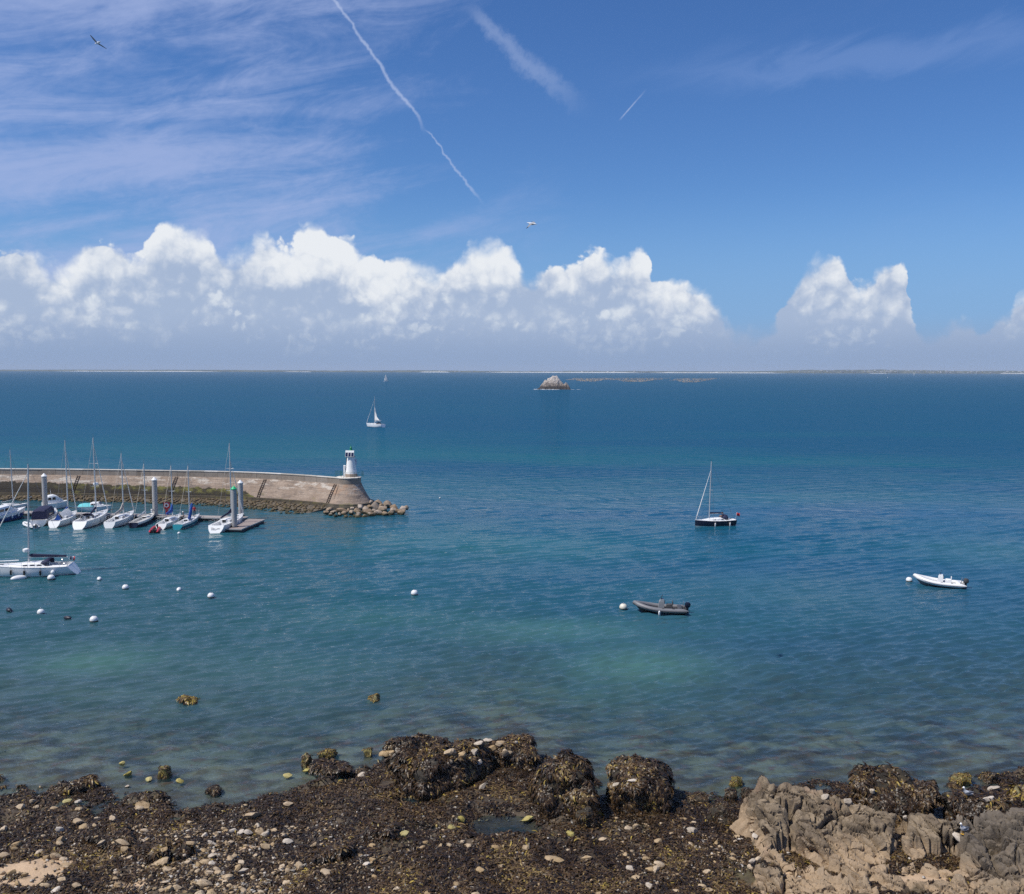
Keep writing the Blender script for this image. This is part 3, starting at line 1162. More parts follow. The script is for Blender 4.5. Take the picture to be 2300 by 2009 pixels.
    for t, sgn in fenders:
        x, w, z = interp(t)
        f = MB()
        f.tube([(x, sgn * (w + 0.10), z - 0.28), (x, sgn * (w + 0.11), z - 0.36), (x, sgn * (w + 0.11), z - 0.80), (x, sgn * (w + 0.10), z - 0.90)],
               [0.03, 0.105, 0.105, 0.03], 10)
        f.tube([(x, sgn * w, z + 0.1), (x, sgn * (w + 0.10), z - 0.28)], 0.012, 4)
        f.build('fender', [fm], root)
    if radar:
        rd = MB()
        c = Vector((xm + 0.22, 0, zm + radar))
        rd.lathe([(0.05, -0.20), (0.34, -0.17), (0.40, 0.0), (0.36, 0.17), (0.10, 0.26)], c, 16)
        rd.tube([(xm, 0, zm + radar - 0.12), c + Vector((0, 0, -0.10))], 0.04, 6)
        rd.build('radar_dome', [WHITE], mst)
    if motor:
        outboard(root, Vector((-L / 2 - 0.18, B * 0.18, 0.35)), 0.75)
    if wheel:
        x, w, z = interp(0.14)
        wl = MB()
        wl.tube([(x, 0.42 * math.cos(k * math.pi / 8), z + 0.35 + 0.42 * math.sin(k * math.pi / 8)) for k in range(17)], 0.02, 5)
        for k in range(3):
            an = k * math.pi / 3
            wl.tube([(x, 0.42 * math.cos(an), z + 0.35 + 0.42 * math.sin(an)), (x, -0.42 * math.cos(an), z + 0.35 - 0.42 * math.sin(an))], 0.012, 4)
        wl.box((x + 0.12, 0, z - 0.02), (0.22, 0.3, 0.75), bev=0.03)
        wl.build('steering_wheel', [STEEL], root)
    if flag is not None:
        x, w, z = interp(0.0)
        fg = MB()
        p0 = Vector((x + 0.1, flag[1], z))
        p1 = p0 + Vector((-0.25, 0, 1.15))
        fg.tube([p0, p1], 0.015, 5)
        st_ = fg.build('flag_staff', [WHITE], root)
        fl = MB()
        rr = []
        for q in np.linspace(0, 1, 7):
            wv = 0.10 * math.sin(q * 7)
            rr.append([p1 + Vector((-0.55 * q, wv, -0.03 - 0.16 * q)), p1 + Vector((-0.52 * q + 0.06, wv * 0.8, -0.48 - 0.20 * q))])
        for i in range(6):
            fl.mat(0 if i < 2 else (1 if i < 4 else 2))
            fl.add(rr[i] + rr[i + 1], [(0, 1, 3, 2)])
        fo = fl.build('flag', list(flag[0]), st_)
        fo.modifiers.new('thick', 'SOLIDIFY').thickness = 0.006
    if mainsail is not None:      # partly lowered sail hanging from the mast: list of (back along boom, height)
        ms = MB()
        fr = [Vector((xm - 0.1 - rk * h / mast_h, 0, zb + h)) for _, h in mainsail]
        bk = [Vector((xm - 0.1 - x_, 0.18 * math.sin(h * 1.3) * min(1, x_), zb + h)) for x_, h in mainsail]
        rr = [[f, f.lerp(b_, 0.5) + Vector((0, 0.12, 0)), b_] for f, b_ in zip(fr, bk)]
        ms.loft(rr, closed=False)
        ms.build('mainsail', [SAILW], root).modifiers.new('thick', 'SOLIDIFY').thickness = 0.01
    if text is not None:
        word, size, t, zt, sgn, tm = text
        x, w, z = interp(t)
        letters(word, size, tm, root, (x, sgn * (w + 0.012), zt), 0.0 if sgn < 0 else math.pi)
    kl = MB()
    kl.box((0.02 * L, 0, -0.85), (L * 0.22, 0.14, 0.95), taper=1.1)
    kl.build('keel', [stripem or ANTI], root)
    rd = MB()
    rd.box((-L * 0.45, 0, -0.45), (0.35, 0.06, 0.9))
    rd.build('rudder', [stripem or ANTI], root)
    return root


def letters(word, size, m, parent, loc, rz, name='lettering', lean=0.0):
    cu = bpy.data.curves.new('lettering', 'FONT')
    cu.body = word
    cu.size = size
    cu.extrude = 0.004
    cu.shear = lean
    cu.align_x = 'CENTER'
    t = bpy.data.objects.new('lettering_tmp', cu)
    COL.objects.link(t)
    bpy.context.view_layer.update()
    me = bpy.data.meshes.new_from_object(t.evaluated_get(bpy.context.evaluated_depsgraph_get()))
    bpy.data.objects.remove(t)
    bpy.data.curves.remove(cu)
    me.materials.clear()
    return obj(name, me, m, parent, loc, (math.pi / 2, 0, rz))


def outboard(root, p, s=1.0, m=None, tilt=0.0):
    p = Vector(p)
    o = MB()
    R = Matrix.Rotation(tilt, 3, 'Y')
    def q(v): return p + R @ (Vector(v) * s)
    rr = []
    for z, a, b, dx in ((0.18, 0.16, 0.13, 0.0), (0.24, 0.26, 0.19, 0.02), (0.48, 0.29, 0.21, 0.03), (0.66, 0.24, 0.18, 0.02), (0.72, 0.12, 0.10, 0.0)):
        rr.append([q((-dx + a * math.cos(2 * math.pi * k / 12), b * math.sin(2 * math.pi * k / 12), z)) for k in range(12)])
    o.loft(rr, True, True)
    cw = o.build('outboard_motor', [m or NAVYH], root)
    lg = MB()
    lg.loft([[q((a * math.cos(2 * math.pi * k / 8), b * math.sin(2 * math.pi * k / 8), z)) for k in range(8)]
             for z, a, b in ((0.2, 0.13, 0.07), (-0.25, 0.10, 0.05), (-0.55, 0.12, 0.05), (-0.6, 0.05, 0.03))], True, True)
    lg.box(tuple(q((0.16, 0, 0.05))), (0.2 * s, 0.22 * s, 0.3 * s))
    lg.build('motor_leg', [DGREY], cw)
    return cw


def tube_boat(name, label, S, Bw, beam, r, tubem, hullm, deckm, console=True, motorm=None, cat='inflatable boat', fend=None, consm=None,
              seatm=None, bow_rise=0.45, screen=True, group=None, small=False, stripe=None):
    S, Bw = Vector(S), Vector(Bw)
    d = Bw - S
    L = d.length
    root = thing(name, label, cat, ((S + Bw) / 2).to_tuple(), math.atan2(d.y, d.x), group)
    hb = beam / 2 - r
    zc = 0.37 if not small else 0.2
    path = []
    N = 15
    for i in range(N):                      # port side from stern to bow
        t = i / (N - 1)
        x = -L / 2 + t * L * 0.985
        y = hb if t < 0.55 else hb * max(0.0, 1 - ((t - 0.55) / 0.45) ** 2.3)
        z = zc + bow_rise * max(0, (t - 0.35) / 0.65) ** 2
        path.append((x, y, z))
    full = path + [(x, -y, z) for x, y, z in reversed(path[:-1])]
    rs = [r * (0.55 if i in (0, len(full) - 1) else 1.0) for i in range(len(full))]
    full2 = [(full[0][0] - r * 0.9, full[0][1], full[0][2])] + full + [(full[-1][0] - r * 0.9, full[-1][1], full[-1][2])]
    rs = [0.03] + rs + [0.03]
    MB().tube(full2, rs, 14).build('buoyancy_tube', [tubem], root, angle=60)
    if stripe is not None:
        st = MB()
        st.tube([(x, y + (0 if abs(y) < 0.05 else (r * 0.97 if y > 0 else -r * 0.97)), z - 0.02) if abs(y) > 0.05 else (x + r * 0.97, y, z - 0.02) for x, y, z in full], 0.035, 6)
        st.build('rubbing_strake', [stripe], root)
    hl = MB()
    rr = []
    for i in range(N):
        x, y, z = path[i]
        kz = -0.22 if i < N - 4 else -0.22 + (z + 0.12) * ((i - N + 4) / 3.0) ** 1.4
        yy = max(y * 0.98, 0.02)
        rr.append([Vector((x, yy, z - r * 0.55)), Vector((x, yy * 0.55, (z - r * 0.6) * 0.35 + kz * 0.6)), Vector((x, 0, kz)),
                   Vector((x, -yy * 0.55, (z - r * 0.6) * 0.35 + kz * 0.6)), Vector((x, -yy, z - r * 0.55))])
    hl.loft(rr, closed=False)
    hl.add(rr[0], [(0, 1, 2, 3, 4)])
    hl.build('hull', [hullm], root, angle=30)
    fl = MB()
    rr = [[Vector((x, max(y, 0.02), z - r * 0.35)), Vector((x, -max(y, 0.02), z - r * 0.35))] for x, y, z in path]
    fl.loft(rr, closed=False)
    fl.build('floor', [deckm], root)
    tz = zc
    MB().box((-L / 2 + 0.08, 0, tz + 0.02), (0.07, hb * 2 - r * 0.5, 0.42)).build('transom', [deckm], root)
    if console:
        cx = -L * 0.02
        c = MB()
        c.loft([[Vector((cx + x, y, z)) for x, y in ((a, w), (a, -w), (b, -w), (b, w))]
                for z, a, b, w in ((tz - 0.05, 0.30, -0.28, 0.34), (tz + 0.70, 0.20, -0.30, 0.33), (tz + 0.98, 0.02, -0.24, 0.30))], True, True)
        co = c.build('console', [consm or WHITE], root, smooth=False)
        if screen:
            w = MB()
            w.loft([[Vector((cx + 0.06, y, tz + 0.95)) for y in (-0.28, 0, 0.28)], [Vector((cx - 0.12, y, tz + 1.42)) for y in (-0.22, 0, 0.22)]], closed=False)
            w.build('windscreen', [GLASS], co).modifiers.new('thick', 'SOLIDIFY').thickness = 0.02
        w = MB()
        w.tube([(cx - 0.34 - 0.03 * math.sin(k * math.pi / 8), 0.19 * math.cos(k * math.pi / 8), tz + 0.66 + 0.19 * math.sin(k * math.pi / 8)) for k in range(17)], 0.018, 5)
        w.build('steering_wheel', [BLACK], co)
        s = MB()
        sx = cx - L * 0.16
        s.box((sx, 0, tz + 0.12), (0.62, 0.55, 0.5), bev=0.04)
        s.box((sx, 0, tz + 0.42), (0.60, 0.52, 0.14), bev=0.05)
        s.box((sx - 0.30, 0, tz + 0.62), (0.10, 0.50, 0.36), bev=0.04)
        s.build('helm_seat', [seatm or consm or WHITE], root)
        s = MB()
        s.box((-L / 2 + 0.65, 0, tz + 0.08), (0.45, hb * 1.6, 0.36), bev=0.05)
        s.build('bench', [seatm or consm or WHITE], root)
        a = MB()
        for y in (-0.42, 0.42):
            a.tube([(-L / 2 + 0.35, y, tz), (-L / 2 + 0.25, y, tz + 0.75)], 0.025, 6)
        a.tube([(-L / 2 + 0.25, -0.42, tz + 0.75), (-L / 2 + 0.25, 0.42, tz + 0.75)], 0.025, 6)
        a.build('rear_arch', [STEEL], root)
    outboard(root, (-L / 2 - 0.12, 0, tz + 0.0), 1.0 if not small else 0.6, motorm)
    if fend:
        for t, sgn in fend:
            x = -L / 2 + t * L
            f = MB()
            f.tube([(x, sgn * (beam / 2 + 0.06), zc + 0.06), (x, sgn * (beam / 2 + 0.1), zc - 0.04), (x, sgn * (beam / 2 + 0.1), zc - 0.34), (x, sgn * (beam / 2 + 0.1), zc - 0.42)],
                   [0.03, 0.1, 0.1, 0.03], 10)
            f.build('fender', [FENDW], root)
    for t in (0.25, 0.45, 0.62):
        for sgn in (1, -1):
            hd = MB()
            x = -L / 2 + t * L
            hd.box((x, sgn * (hb + r * 0.35), zc + r * 0.96 + 0.01), (0.24, 0.07, 0.035), bev=0.01)
            hd.build('grab_handle', [BLACK], root)
    return root


def motorboat(name, label, S, Bw, beam, hullm, topm=None, fb=0.9, fs=0.7, house=(0.30, 0.68), house_h=1.35, housem=None, canopy=None,
              canopy_span=(0.04, 0.32), group=None, windows=2, stripem=None, fenders=(), cover=None, rails=True, flare=2.6, curve=False):
    S, Bw = Vector(S), Vector(Bw)
    d = Bw - S
    L = d.length
    root = thing(name, label, 'motorboat', ((S + Bw) / 2).to_tuple(), math.atan2(d.y, d.x), group)
    rings, sheer, interp = build_hull(root, L, beam, fb, fs, hullm, stripem or ANTI, WHITE, 0.07, 0.0, flare, 0.9, cockpit=(0.03, house[0]), cw=0.75, topm=topm, sole=0.35)
    hm = housem or WHITE
    a, b = house
    hb = MB()
    rr = []
    prof = ((0.0, 0.96), (0.06, 1.0), (0.45, 1.0), (0.62, 0.96), (0.80, 0.45), (0.97, 0.30), (1.0, 0.05))
    if curve:
        prof = ((0.0, 0.75), (0.15, 0.95), (0.40, 1.0), (0.60, 0.85), (0.80, 0.50), (0.95, 0.22), (1.0, 0.04))
    for q, hq in prof:
        t = a + (b - a) * q
        x, w, z = interp(t)
        wd = w * 0.74 * (1 - 0.12 * q)
        zz = z - 0.05
        h = house_h * hq
        rr.append([Vector((x, y, zz + k)) for y, k in ((wd, 0), (wd * 0.93, h * 0.80), (wd * 0.80, h * 0.97), (0, h * 1.03), (-wd * 0.80, h * 0.97), (-wd * 0.93, h * 0.80), (-wd, 0))])
    hb.loft(rr, closed=False)
    hb.add(rr[0], [tuple(range(7))])
    hb.add(rr[-1], [tuple(range(6, -1, -1))])
    hs = hb.build('wheelhouse', [hm], root, angle=35)
    for sgn in (1, -1):
        for i in range(windows):
            q0 = 0.07 + 0.50 * i / windows
            q1 = q0 + 0.50 / windows * 0.85
            pts = []
            for q, e in ((q0, 0.42), (q1, 0.42), (q1 - 0.02, 0.74), (q0 + 0.015, 0.74)):
                t = a + (b - a) * q
                x, w, z = interp(t)
                wd = w * 0.74 * (1 - 0.12 * q)
                pts.append(Vector((x, sgn * (wd * (1 - 0.07 * e / 0.8) + 0.012), z - 0.05 + house_h * e)))
            wb = MB()
            inn = [p + Vector((0, -sgn * 0.03, 0)) for p in pts]
            wb.add(pts + inn, [(0, 1, 2, 3), (4, 7, 6, 5), (0, 4, 5, 1), (1, 5, 6, 2), (2, 6, 7, 3), (3, 7, 4, 0)])
            wb.build('window', [GLASS], hs, smooth=False)
    # windscreen
    t1, t2 = a + (b - a) * 0.64, a + (b - a) * 0.78
    x1, w1, z1 = interp(t1)
    x2, w2, z2 = interp(t2)
    ws = MB()
    pts = [Vector((x2 + 0.03, w2 * 0.55, z2 + house_h * 0.50)), Vector((x2 + 0.03, -w2 * 0.55, z2 + house_h * 0.50)),
           Vector((x1 + 0.05, -w1 * 0.55, z1 + house_h * 0.90)), Vector((x1 + 0.05, w1 * 0.55, z1 + house_h * 0.90))]
    ws.add(pts + [p - Vector((0.03, 0, 0.03)) for p in pts], [(0, 1, 2, 3), (7, 6, 5, 4), (0, 4, 5, 1), (1, 5, 6, 2), (2, 6, 7, 3), (3, 7, 4, 0)])
    ws.build('windscreen', [GLASS], hs, smooth=False)
    # rear doorway
    xa, wa, za = interp(a)
    MB().box((xa - 0.015, 0.1, za + house_h * 0.36), (0.03, 0.62, house_h * 0.9)).build('door', [GLASS], hs, smooth=False)
    if canopy is not None:
        cb = MB()
        rr = []
        for q in (0.0, 0.06, 0.5, 0.94, 1.0):
            t = canopy_span[0] + (canopy_span[1] - canopy_span[0]) * q
            x, w, z = interp(t)
            wd = w * 0.92
            h = 1.45 * (0.86 if q in (0.0, 1.0) else 1.0)
            rr.append([Vector((x, y, z + k)) for y, k in ((wd, 0.02), (wd * 0.95, h * 0.72), (wd * 0.7, h * 0.98), (0, h * 1.05), (-wd * 0.7, h * 0.98), (-wd * 0.95, h * 0.72), (-wd, 0.02))])
        cb.loft(rr, closed=False)
        cb.add(rr[0], [tuple(range(7))])
        cb.add(rr[-1], [tuple(range(6, -1, -1))])
        cn = cb.build('canopy', [canopy], root, angle=35)
        for sgn in (1, -1):
            x0, w0, z0 = interp(canopy_span[0] + (canopy_span[1] - canopy_span[0]) * 0.28)
            x1, w1, z1 = interp(canopy_span[0] + (canopy_span[1] - canopy_span[0]) * 0.75)
            MB().box(((x0 + x1) / 2, sgn * (w0 * 0.92 - 0.01), z0 + 0.62), (x1 - x0, 0.07, 0.42), bev=0.02).build('clear_panel', [GLASS], cn)
    if cover is not None:
        cb = MB()
        rr = []
        for q in (0.0, 0.3, 0.7, 1.0):
            t = 0.02 + (house[0] + 0.1) * q
            x, w, z = interp(t)
            rr.append([Vector((x, y, z + k)) for y, k in ((w * 1.02, -0.06), (w * 0.8, 0.16), (0, 0.42 * (0.4 + math.sin(math.pi * (0.15 + 0.7 * q)))), (-w * 0.8, 0.16), (-w * 1.02, -0.06))])
        cb.loft(rr, closed=False)
        cb.build('cockpit_cover', [cover], root).modifiers.new('thick', 'SOLIDIFY').thickness = 0.02
    if rails:
        rl = MB()
        for sgn in (1, -1):
            pts = []
            for t in (0.55, 0.7, 0.84, 0.97):
                x, w, z = interp(t)
                p = Vector((x, sgn * max(w * 0.95, 0.1), z))
                rl.tube([p, p + Vector((0, 0, 0.5))], 0.016, 4)
                pts.append(p + Vector((0, 0, 0.5)))
            rl.tube(pts, 0.016, 4)
        rl.build('bow_rail', [STEEL], root)
    for t, sgn in fenders:
        x, w, z = interp(t)
        f = MB()
        f.tube([(x, sgn * (w + 0.10), z - 0.25), (x, sgn * (w + 0.12), z - 0.33), (x, sgn * (w + 0.12), z - 0.75), (x, sgn * (w + 0.10), z - 0.84)], [0.03, 0.12, 0.12, 0.03], 10)
        f.build('fender', [FENDW], root)
    MB().tube([(interp(a + (b - a) * 0.3)[0], 0, interp(a)[2] + house_h), (interp(a + (b - a) * 0.3)[0] - 0.1, 0, interp(a)[2] + house_h + 0.9)], 0.02, 5).build('antenna', [WHITE], root)
    return root
# ------------------------------------------------------------------ jetty
def jetty_wall_mat():
    m, nt, b = new_mat('weathered_jetty_masonry')
    geo = nt.nodes.new('ShaderNodeNewGeometry')
    p = geo.outputs['Position']
    sep = nt.nodes.new('ShaderNodeSeparateXYZ')
    link(p, sep.inputs[0])
    X, Z = E(sep.outputs[0]), E(sep.outputs[2])
    n = noise(p, 0.35, 5, 0.6)
    n2 = noise(vmap(p, scale=(0.35, 0.35, 1.6)), 1.0, 5, 0.65)
    n3 = noise(p, 3.0, 4, 0.6)
    col = mixc(n.ss(0.35, 0.65), (0.30, 0.222, 0.165), (0.40, 0.31, 0.24))
    col = mixc(n2.ss(0.50, 0.62) * 0.7, col, (0.20, 0.155, 0.125))
    cz = (Z / 0.62)._m('FRACT')
    crs = (cz - 0.5).abs().ss(0.40, 0.49)                 # bed joints of the courses
    up = Z.ss(2.0, 3.4)
    pl = noise(vmap(p, loc=(3, 7, 1), scale=(0.22, 0.22, 0.9)), 1.0, 5, 0.7)
    col = mixc((pl.ss(0.51, 0.57) * up * 0.85), col, (0.58, 0.52, 0.45))
    col = mixc(crs * noise(p, 0.7, 3, 0.6).ss(0.40, 0.60) * 0.65, col, (0.12, 0.09, 0.07))
    vs_ = noise(vmap(p, scale=(1.6, 1.6, 0.12)), 1.0, 3, 0.6)
    col = mixc(vs_.ss(0.55, 0.72) * 0.35, col, (0.16, 0.12, 0.09))
    col = mixc((n3 - 0.5).abs().ss(0.06, 0.0) * 0.35, col, (0.14, 0.105, 0.08))
    # rust orange bloom near the round end
    col = mixc((X.ss(-36, -30) * noise(p, 0.8, 4, 0.6).ss(0.45, 0.7) * Z.ss(1.2, 3.2) * 0.5), col, (0.42, 0.22, 0.11))
    # tidal zone: black lichen, green and yellow weed, left of the ladder only
    edge = noise(vmap(p, scale=(0.8, 0.8, 0.5)), 1.0, 4, 0.65)
    lvl = X.lin(-100, -48, 2.95, 2.1) + (edge - 0.5) * 1.3 - X.ss(-50, -45) * 1.5
    tid = (lvl - Z).ss(-0.06, 0.10)
    alg = noise(vmap(p, loc=(9, 0, 2), scale=(0.5, 0.5, 0.9)), 1.0, 5, 0.65)
    ac = mixc(alg.ss(0.42, 0.62), (0.035, 0.028, 0.016), (0.15, 0.14, 0.035))
    ac = mixc(X.ss(-72, -95), ac, (0.030, 0.024, 0.016))
    ac = mixc((lvl - Z).ss(0.5, 1.3), ac, (0.022, 0.017, 0.012))
    col = mixc(tid, col, ac)
    grn = noise(vmap(p, loc=(1, 4, 6), scale=(0.3, 0.3, 0.8)), 1.0, 4, 0.6).ss(0.58, 0.68) * Z.ss(2.0, 1.0)
    col = mixc(grn * 0.6, col, (0.17, 0.16, 0.04))
    col = mixc(Z.ss(0.95, 0.55) * 0.75, col, (0.03, 0.025, 0.017))
    link(col, b.inputs['Base Color'])
    b.inputs['Roughness'].default_value = 0.9
    bn = nt.nodes.new('ShaderNodeBump')
    bn.inputs['Distance'].default_value = 0.12
    link(n3 * 0.6 + n2 * 1.2, bn.inputs['Height'])
    link(bn.outputs[0], b.inputs['Normal'])
    return m


def stone_mat(name, c1, c2, c3=None, scale=2.0, bump=0.03, moss=None, spread=1.0):
    if name in _mats:
        return _mats[name]
    m, nt, b = new_mat(name)
    tc = nt.nodes.new('ShaderNodeTexCoord')
    oi = nt.nodes.new('ShaderNodeObjectInfo')
    geo = nt.nodes.new('ShaderNodeNewGeometry')
    p = geo.outputs['Position']
    n = noise(p, scale, 5, 0.62)
    n2 = noise(p, scale * 6, 4, 0.65)
    col = mixc((n * 0.7 + n2 * 0.3).ss(0.36, 0.64), c1, c2)
    if c3 is not None:
        col = mixc(noise(vmap(p, loc=(5, 2, 8)), scale * 0.8, 4, 0.65).ss(0.55, 0.68), col, c3)
    rnd = E(oi.outputs['Random'])
    hv = nt.nodes.new('ShaderNodeHueSaturation')
    link(col, hv.inputs['Color'])
    link(rnd.lin(0, 1, 1 - 0.28 * spread, 1 + 0.22 * spread), hv.inputs['Value'])
    link(rnd.lin(0, 1, 1 + 0.25 * spread, 1 - 0.3 * spread), hv.inputs['Saturation'])
    col = hv.outputs[0]
    if moss is not None:
        sep = nt.nodes.new('ShaderNodeSeparateXYZ')
        link(p, sep.inputs[0])
        z = E(sep.outputs[2])
        ed = noise(p, 1.7, 4, 0.6)
        col = mixc((moss[1] + (ed - 0.5) * moss[2] - z).ss(-0.08, 0.12), col, moss[0])
    link(col, b.inputs['Base Color'])
    b.inputs['Roughness'].default_value = 0.85
    bn = nt.nodes.new('ShaderNodeBump')
    bn.inputs['Distance'].default_value = bump
    link(n2, bn.inputs['Height'])
    link(bn.outputs[0], b.inputs['Normal'])
    _mats[name] = m
    return m


def rock_mesh(name, seed, sub=3, rough=0.30, flat=0.75, facets=0.35, freq=1.1, planes=7, cut=(0.62, 0.9)):
    """a lumpy stone of about unit radius, bottom flattened"""
    bm = bmesh.new()
    bmesh.ops.create_icosphere(bm, subdivisions=sub, radius=1.0)
    co = np.array([v.co[:] for v in bm.verts])
    n = co / np.linalg.norm(co, axis=1)[:, None]
    r = 1 + rough * fbm(n[:, 0] * freq + seed * 3.1, n[:, 1] * freq - seed, n[:, 2] * freq + seed * 1.7, 4, seed)
    rs = np.random.RandomState(seed)
    for _ in range(planes):                       # broken planes
        d = rs.normal(size=3)
        d /= np.linalg.norm(d)
        h = rs.uniform(*cut)
        k = (n @ d) * r
        r = np.where(k > h, r - (k - h) * facets / np.maximum(n @ d, 0.3), r)
    co = n * r[:, None]
    co[:, 2] *= flat
    for v, c in zip(bm.verts, co):
        v.co = c
    me = bpy.data.meshes.new(name)
    bm.to_mesh(me)
    bm.free()
    me.polygons.foreach_set('use_smooth', [True] * len(me.polygons))
    me.set_sharp_from_angle(angle=math.radians(33))
    return me


def build_jetty():
    J = stone_mat('jetty_concrete', (0.26, 0.215, 0.175), (0.32, 0.27, 0.22), (0.21, 0.17, 0.135), 0.9, 0.02, spread=0.25)
    COP = stone_mat('jetty_coping', (0.50, 0.46, 0.40), (0.58, 0.54, 0.47), None, 1.2, 0.02)
    WM = jetty_wall_mat()
    zt, zp, zf = 5.2, 4.05, 0.85
    pts = [P(-330, 1050, zt), P(-150, 1051, zt), P(0, 1053, zt), P(120, 1053.6, zt), P(250, 1055, zt), P(400, 1057.4, zt), P(470, 1058.4, zt), P(536, 1060, zt),
           P(590, 1062, zt), P(645, 1065, zt), P(700, 1068.5, zt), P(762, 1073.5, zt)]
    # even spacing along the smooth path
    arr = np.array([(p.x, p.y) for p in pts])
    s = np.concatenate([[0], np.cumsum(np.hypot(*np.diff(arr, axis=0).T))])
    step = 2.6
    n = int(s[-1] / step)
    ss = np.linspace(0, s[-1], n * 4 + 1)
    cx = np.interp(ss, s, arr[:, 0])
    cy_ = np.interp(ss, s, arr[:, 1])
    ker = np.ones(9) / 9
    pad = lambda a: np.convolve(np.concatenate([np.full(4, a[0]) + np.arange(-4, 0) * (a[1] - a[0]), a, np.full(4, a[-1]) + np.arange(1, 5) * (a[-1] - a[-2])]), ker, 'valid')
    cx, cy_ = pad(cx), pad(cy_)
    tx, ty = np.gradient(cx), np.gradient(cy_)
    ln = np.hypot(tx, ty)
    nx, ny = ty / ln, -tx / ln                     # towards the harbour
    def at(i, off, z):
        return Vector((cx[i] + nx[i] * off, cy_[i] + ny[i] * off, z))
    root = thing('jetty', 'long curved stone jetty with sloping brown wall behind the marina boats', 'jetty', (float(cx[-1]), float(cy_[-1]), 0))
    base = root.location.copy()
    def loc(v): return Vector(v) - base
    # sloping wall with courses: slightly uneven rows
    w = MB()
    lv = [(2.3, -3.0), (1.75, 0.80), (1.60, 1.1), (1.35, 1.75), (1.05, 2.4), (0.72, 3.05), (0.42, 3.6), (0.18, zp), (-0.65, zp + 0.01), (-0.66, zp - 0.3), (-4.0, zp - 0.3), (-4.6, -3.0)]
    rr = []
    rs = np.random.RandomState(4)
    for i in range(len(cx)):
        rr.append([loc(at(i, o + 0.03 * rs.uniform(-1, 1) * (0.9 < z < 4), z)) for o, z in lv])
    w.loft(rr, closed=True, caps=True)
    wall = w.build('wall', [WM], root, angle=50)
    # footing ledge at the toe
    f = MB()
    rr = []
    for i in range(len(cx)):
        rr.append([loc(at(i, o, z)) for o, z in ((1.70, 0.88), (2.25, 0.86), (2.30, 0.50), (2.75, 0.48), (2.8, -2.0), (1.7, -2.0))])
    f.loft(rr, True, True)
    f.build('footing', [stone_mat('wet_footing', (0.05, 0.04, 0.028), (0.11, 0.09, 0.055), (0.16, 0.14, 0.05), 1.1, 0.05)], root, angle=40)
    # parapet of cast blocks with open joints, coping slab on each
    for k in range(n):
        i0, i1 = k * 4, k * 4 + 4
        g = 0.018
        b = MB()
        rr = []
        jit = rs.uniform(-0.015, 0.015)
        for i in range(i0, i1 + 1):
            e = g if i == i0 else (-g if i == i1 else 0)
            t = Vector((tx[i] / ln[i], ty[i] / ln[i], 0)) * e
            rr.append([loc(at(i, o + jit, z) + t) for o, z in ((0.0, zp), (0.0, zt - 0.14), (-0.6, zt - 0.14), (-0.6, zp))])
        b.loft(rr, True, True)
        blk = b.build('parapet_block', [J], root, smooth=False)
        c = MB()
        rr = []
        for i in range(i0, i1 + 1):
            e = g if i == i0 else (-g if i == i1 else 0)
            t = Vector((tx[i] / ln[i], ty[i] / ln[i], 0)) * e
            rr.append([loc(at(i, o, z) + t) for o, z in ((0.06, zt - 0.137), (0.06, zt - 0.02), (0.03, zt), (-0.63, zt), (-0.66, zt - 0.137))])
        c.loft(rr, True, True)
        c.build('coping_slab', [COP], blk, smooth=False)
    # round head
    end = at(len(cx) - 1, 0, 0)
    tvec = Vector((tx[-1] / ln[-1], ty[-1] / ln[-1], 0))
    nvec = Vector((nx[-1], ny[-1], 0))
    hc = end + tvec * 0.45 - nvec * 2.0
    h = MB()
    seg = 40
    def ring(r, z): return [loc(hc + Vector((r * math.cos(2 * math.pi * k / seg), r * math.sin(2 * math.pi * k / seg), z))) for k in range(seg)]
    h.loft([ring(r, z) for r, z in ((4.6, -2.5), (4.05, 0.80), (3.75, 1.1), (3.35, 1.75), (2.98, 2.4), (2.65, 3.05), (2.38, 3.6), (2.2, zp), (0.05, zp + 0.01))], True, True)
    h.build('round_head', [WM], root, angle=50)
    h = MB()
    h.loft([ring(r, z) for r, z in ((2.12, zp + 0.012), (2.12, zt - 0.12), (0.05, zt - 0.12))], True, True)
    h.build('head_drum', [J], root, angle=50)
    h = MB()
    h.loft([ring(r, z) for r, z in ((2.05, zt - 0.12), (2.2, zt - 0.117), (2.2, zt - 0.02), (2.16, zt), (0.05, zt + 0.01))], True, True)
    h.build('head_coping', [COP], root, angle=30)
    f = MB()
    f.loft([ring(r, z) for r, z in ((4.9, -2.0), (4.85, 0.50), (4.45, 0.52), (4.40, 0.86), (3.9, 0.88))], True, False)
    f.build('head_footing', [stone_mat('wet_footing', (0, 0, 0), (0, 0, 0))], root, angle=40)
    # iron ladders let into recesses of the wall
    LM = pmat('rusty_ladder', (0.045, 0.026, 0.018), 0.8, 0.2, var=0.3)
    for px in (180, 398, 598, 756):
        tgt = P(px, 1100, 2.5)
        # nearest station whose direction from the camera matches
        i = int(np.argmin(np.abs(cx / cy_ - tgt.x / tgt.y)))
        i = min(i, len(cx) - 2)
        t = Vector((tx[i] / ln[i], ty[i] / ln[i], 0))
        lean = t * -0.55
        ld = MB()
        def lp(z, side):
            o = np.interp(z, [0.8, 1.1, 1.75, 2.4, 3.05, 3.6, zp], [1.75, 1.6, 1.35, 1.05, 0.72, 0.42, 0.18]) + 0.10
            q = (z - 0.85) / (zp - 0.85)
            return loc(at(i, float(o), z)) + t * side + lean * (1 - q)
        zz = np.linspace(0.55, zp, 9)
        for side in (-0.24, 0.24):
            ld.tube([lp(z, side) for z in zz], 0.05, 5)
        l = ld.build('ladder', [LM], root)
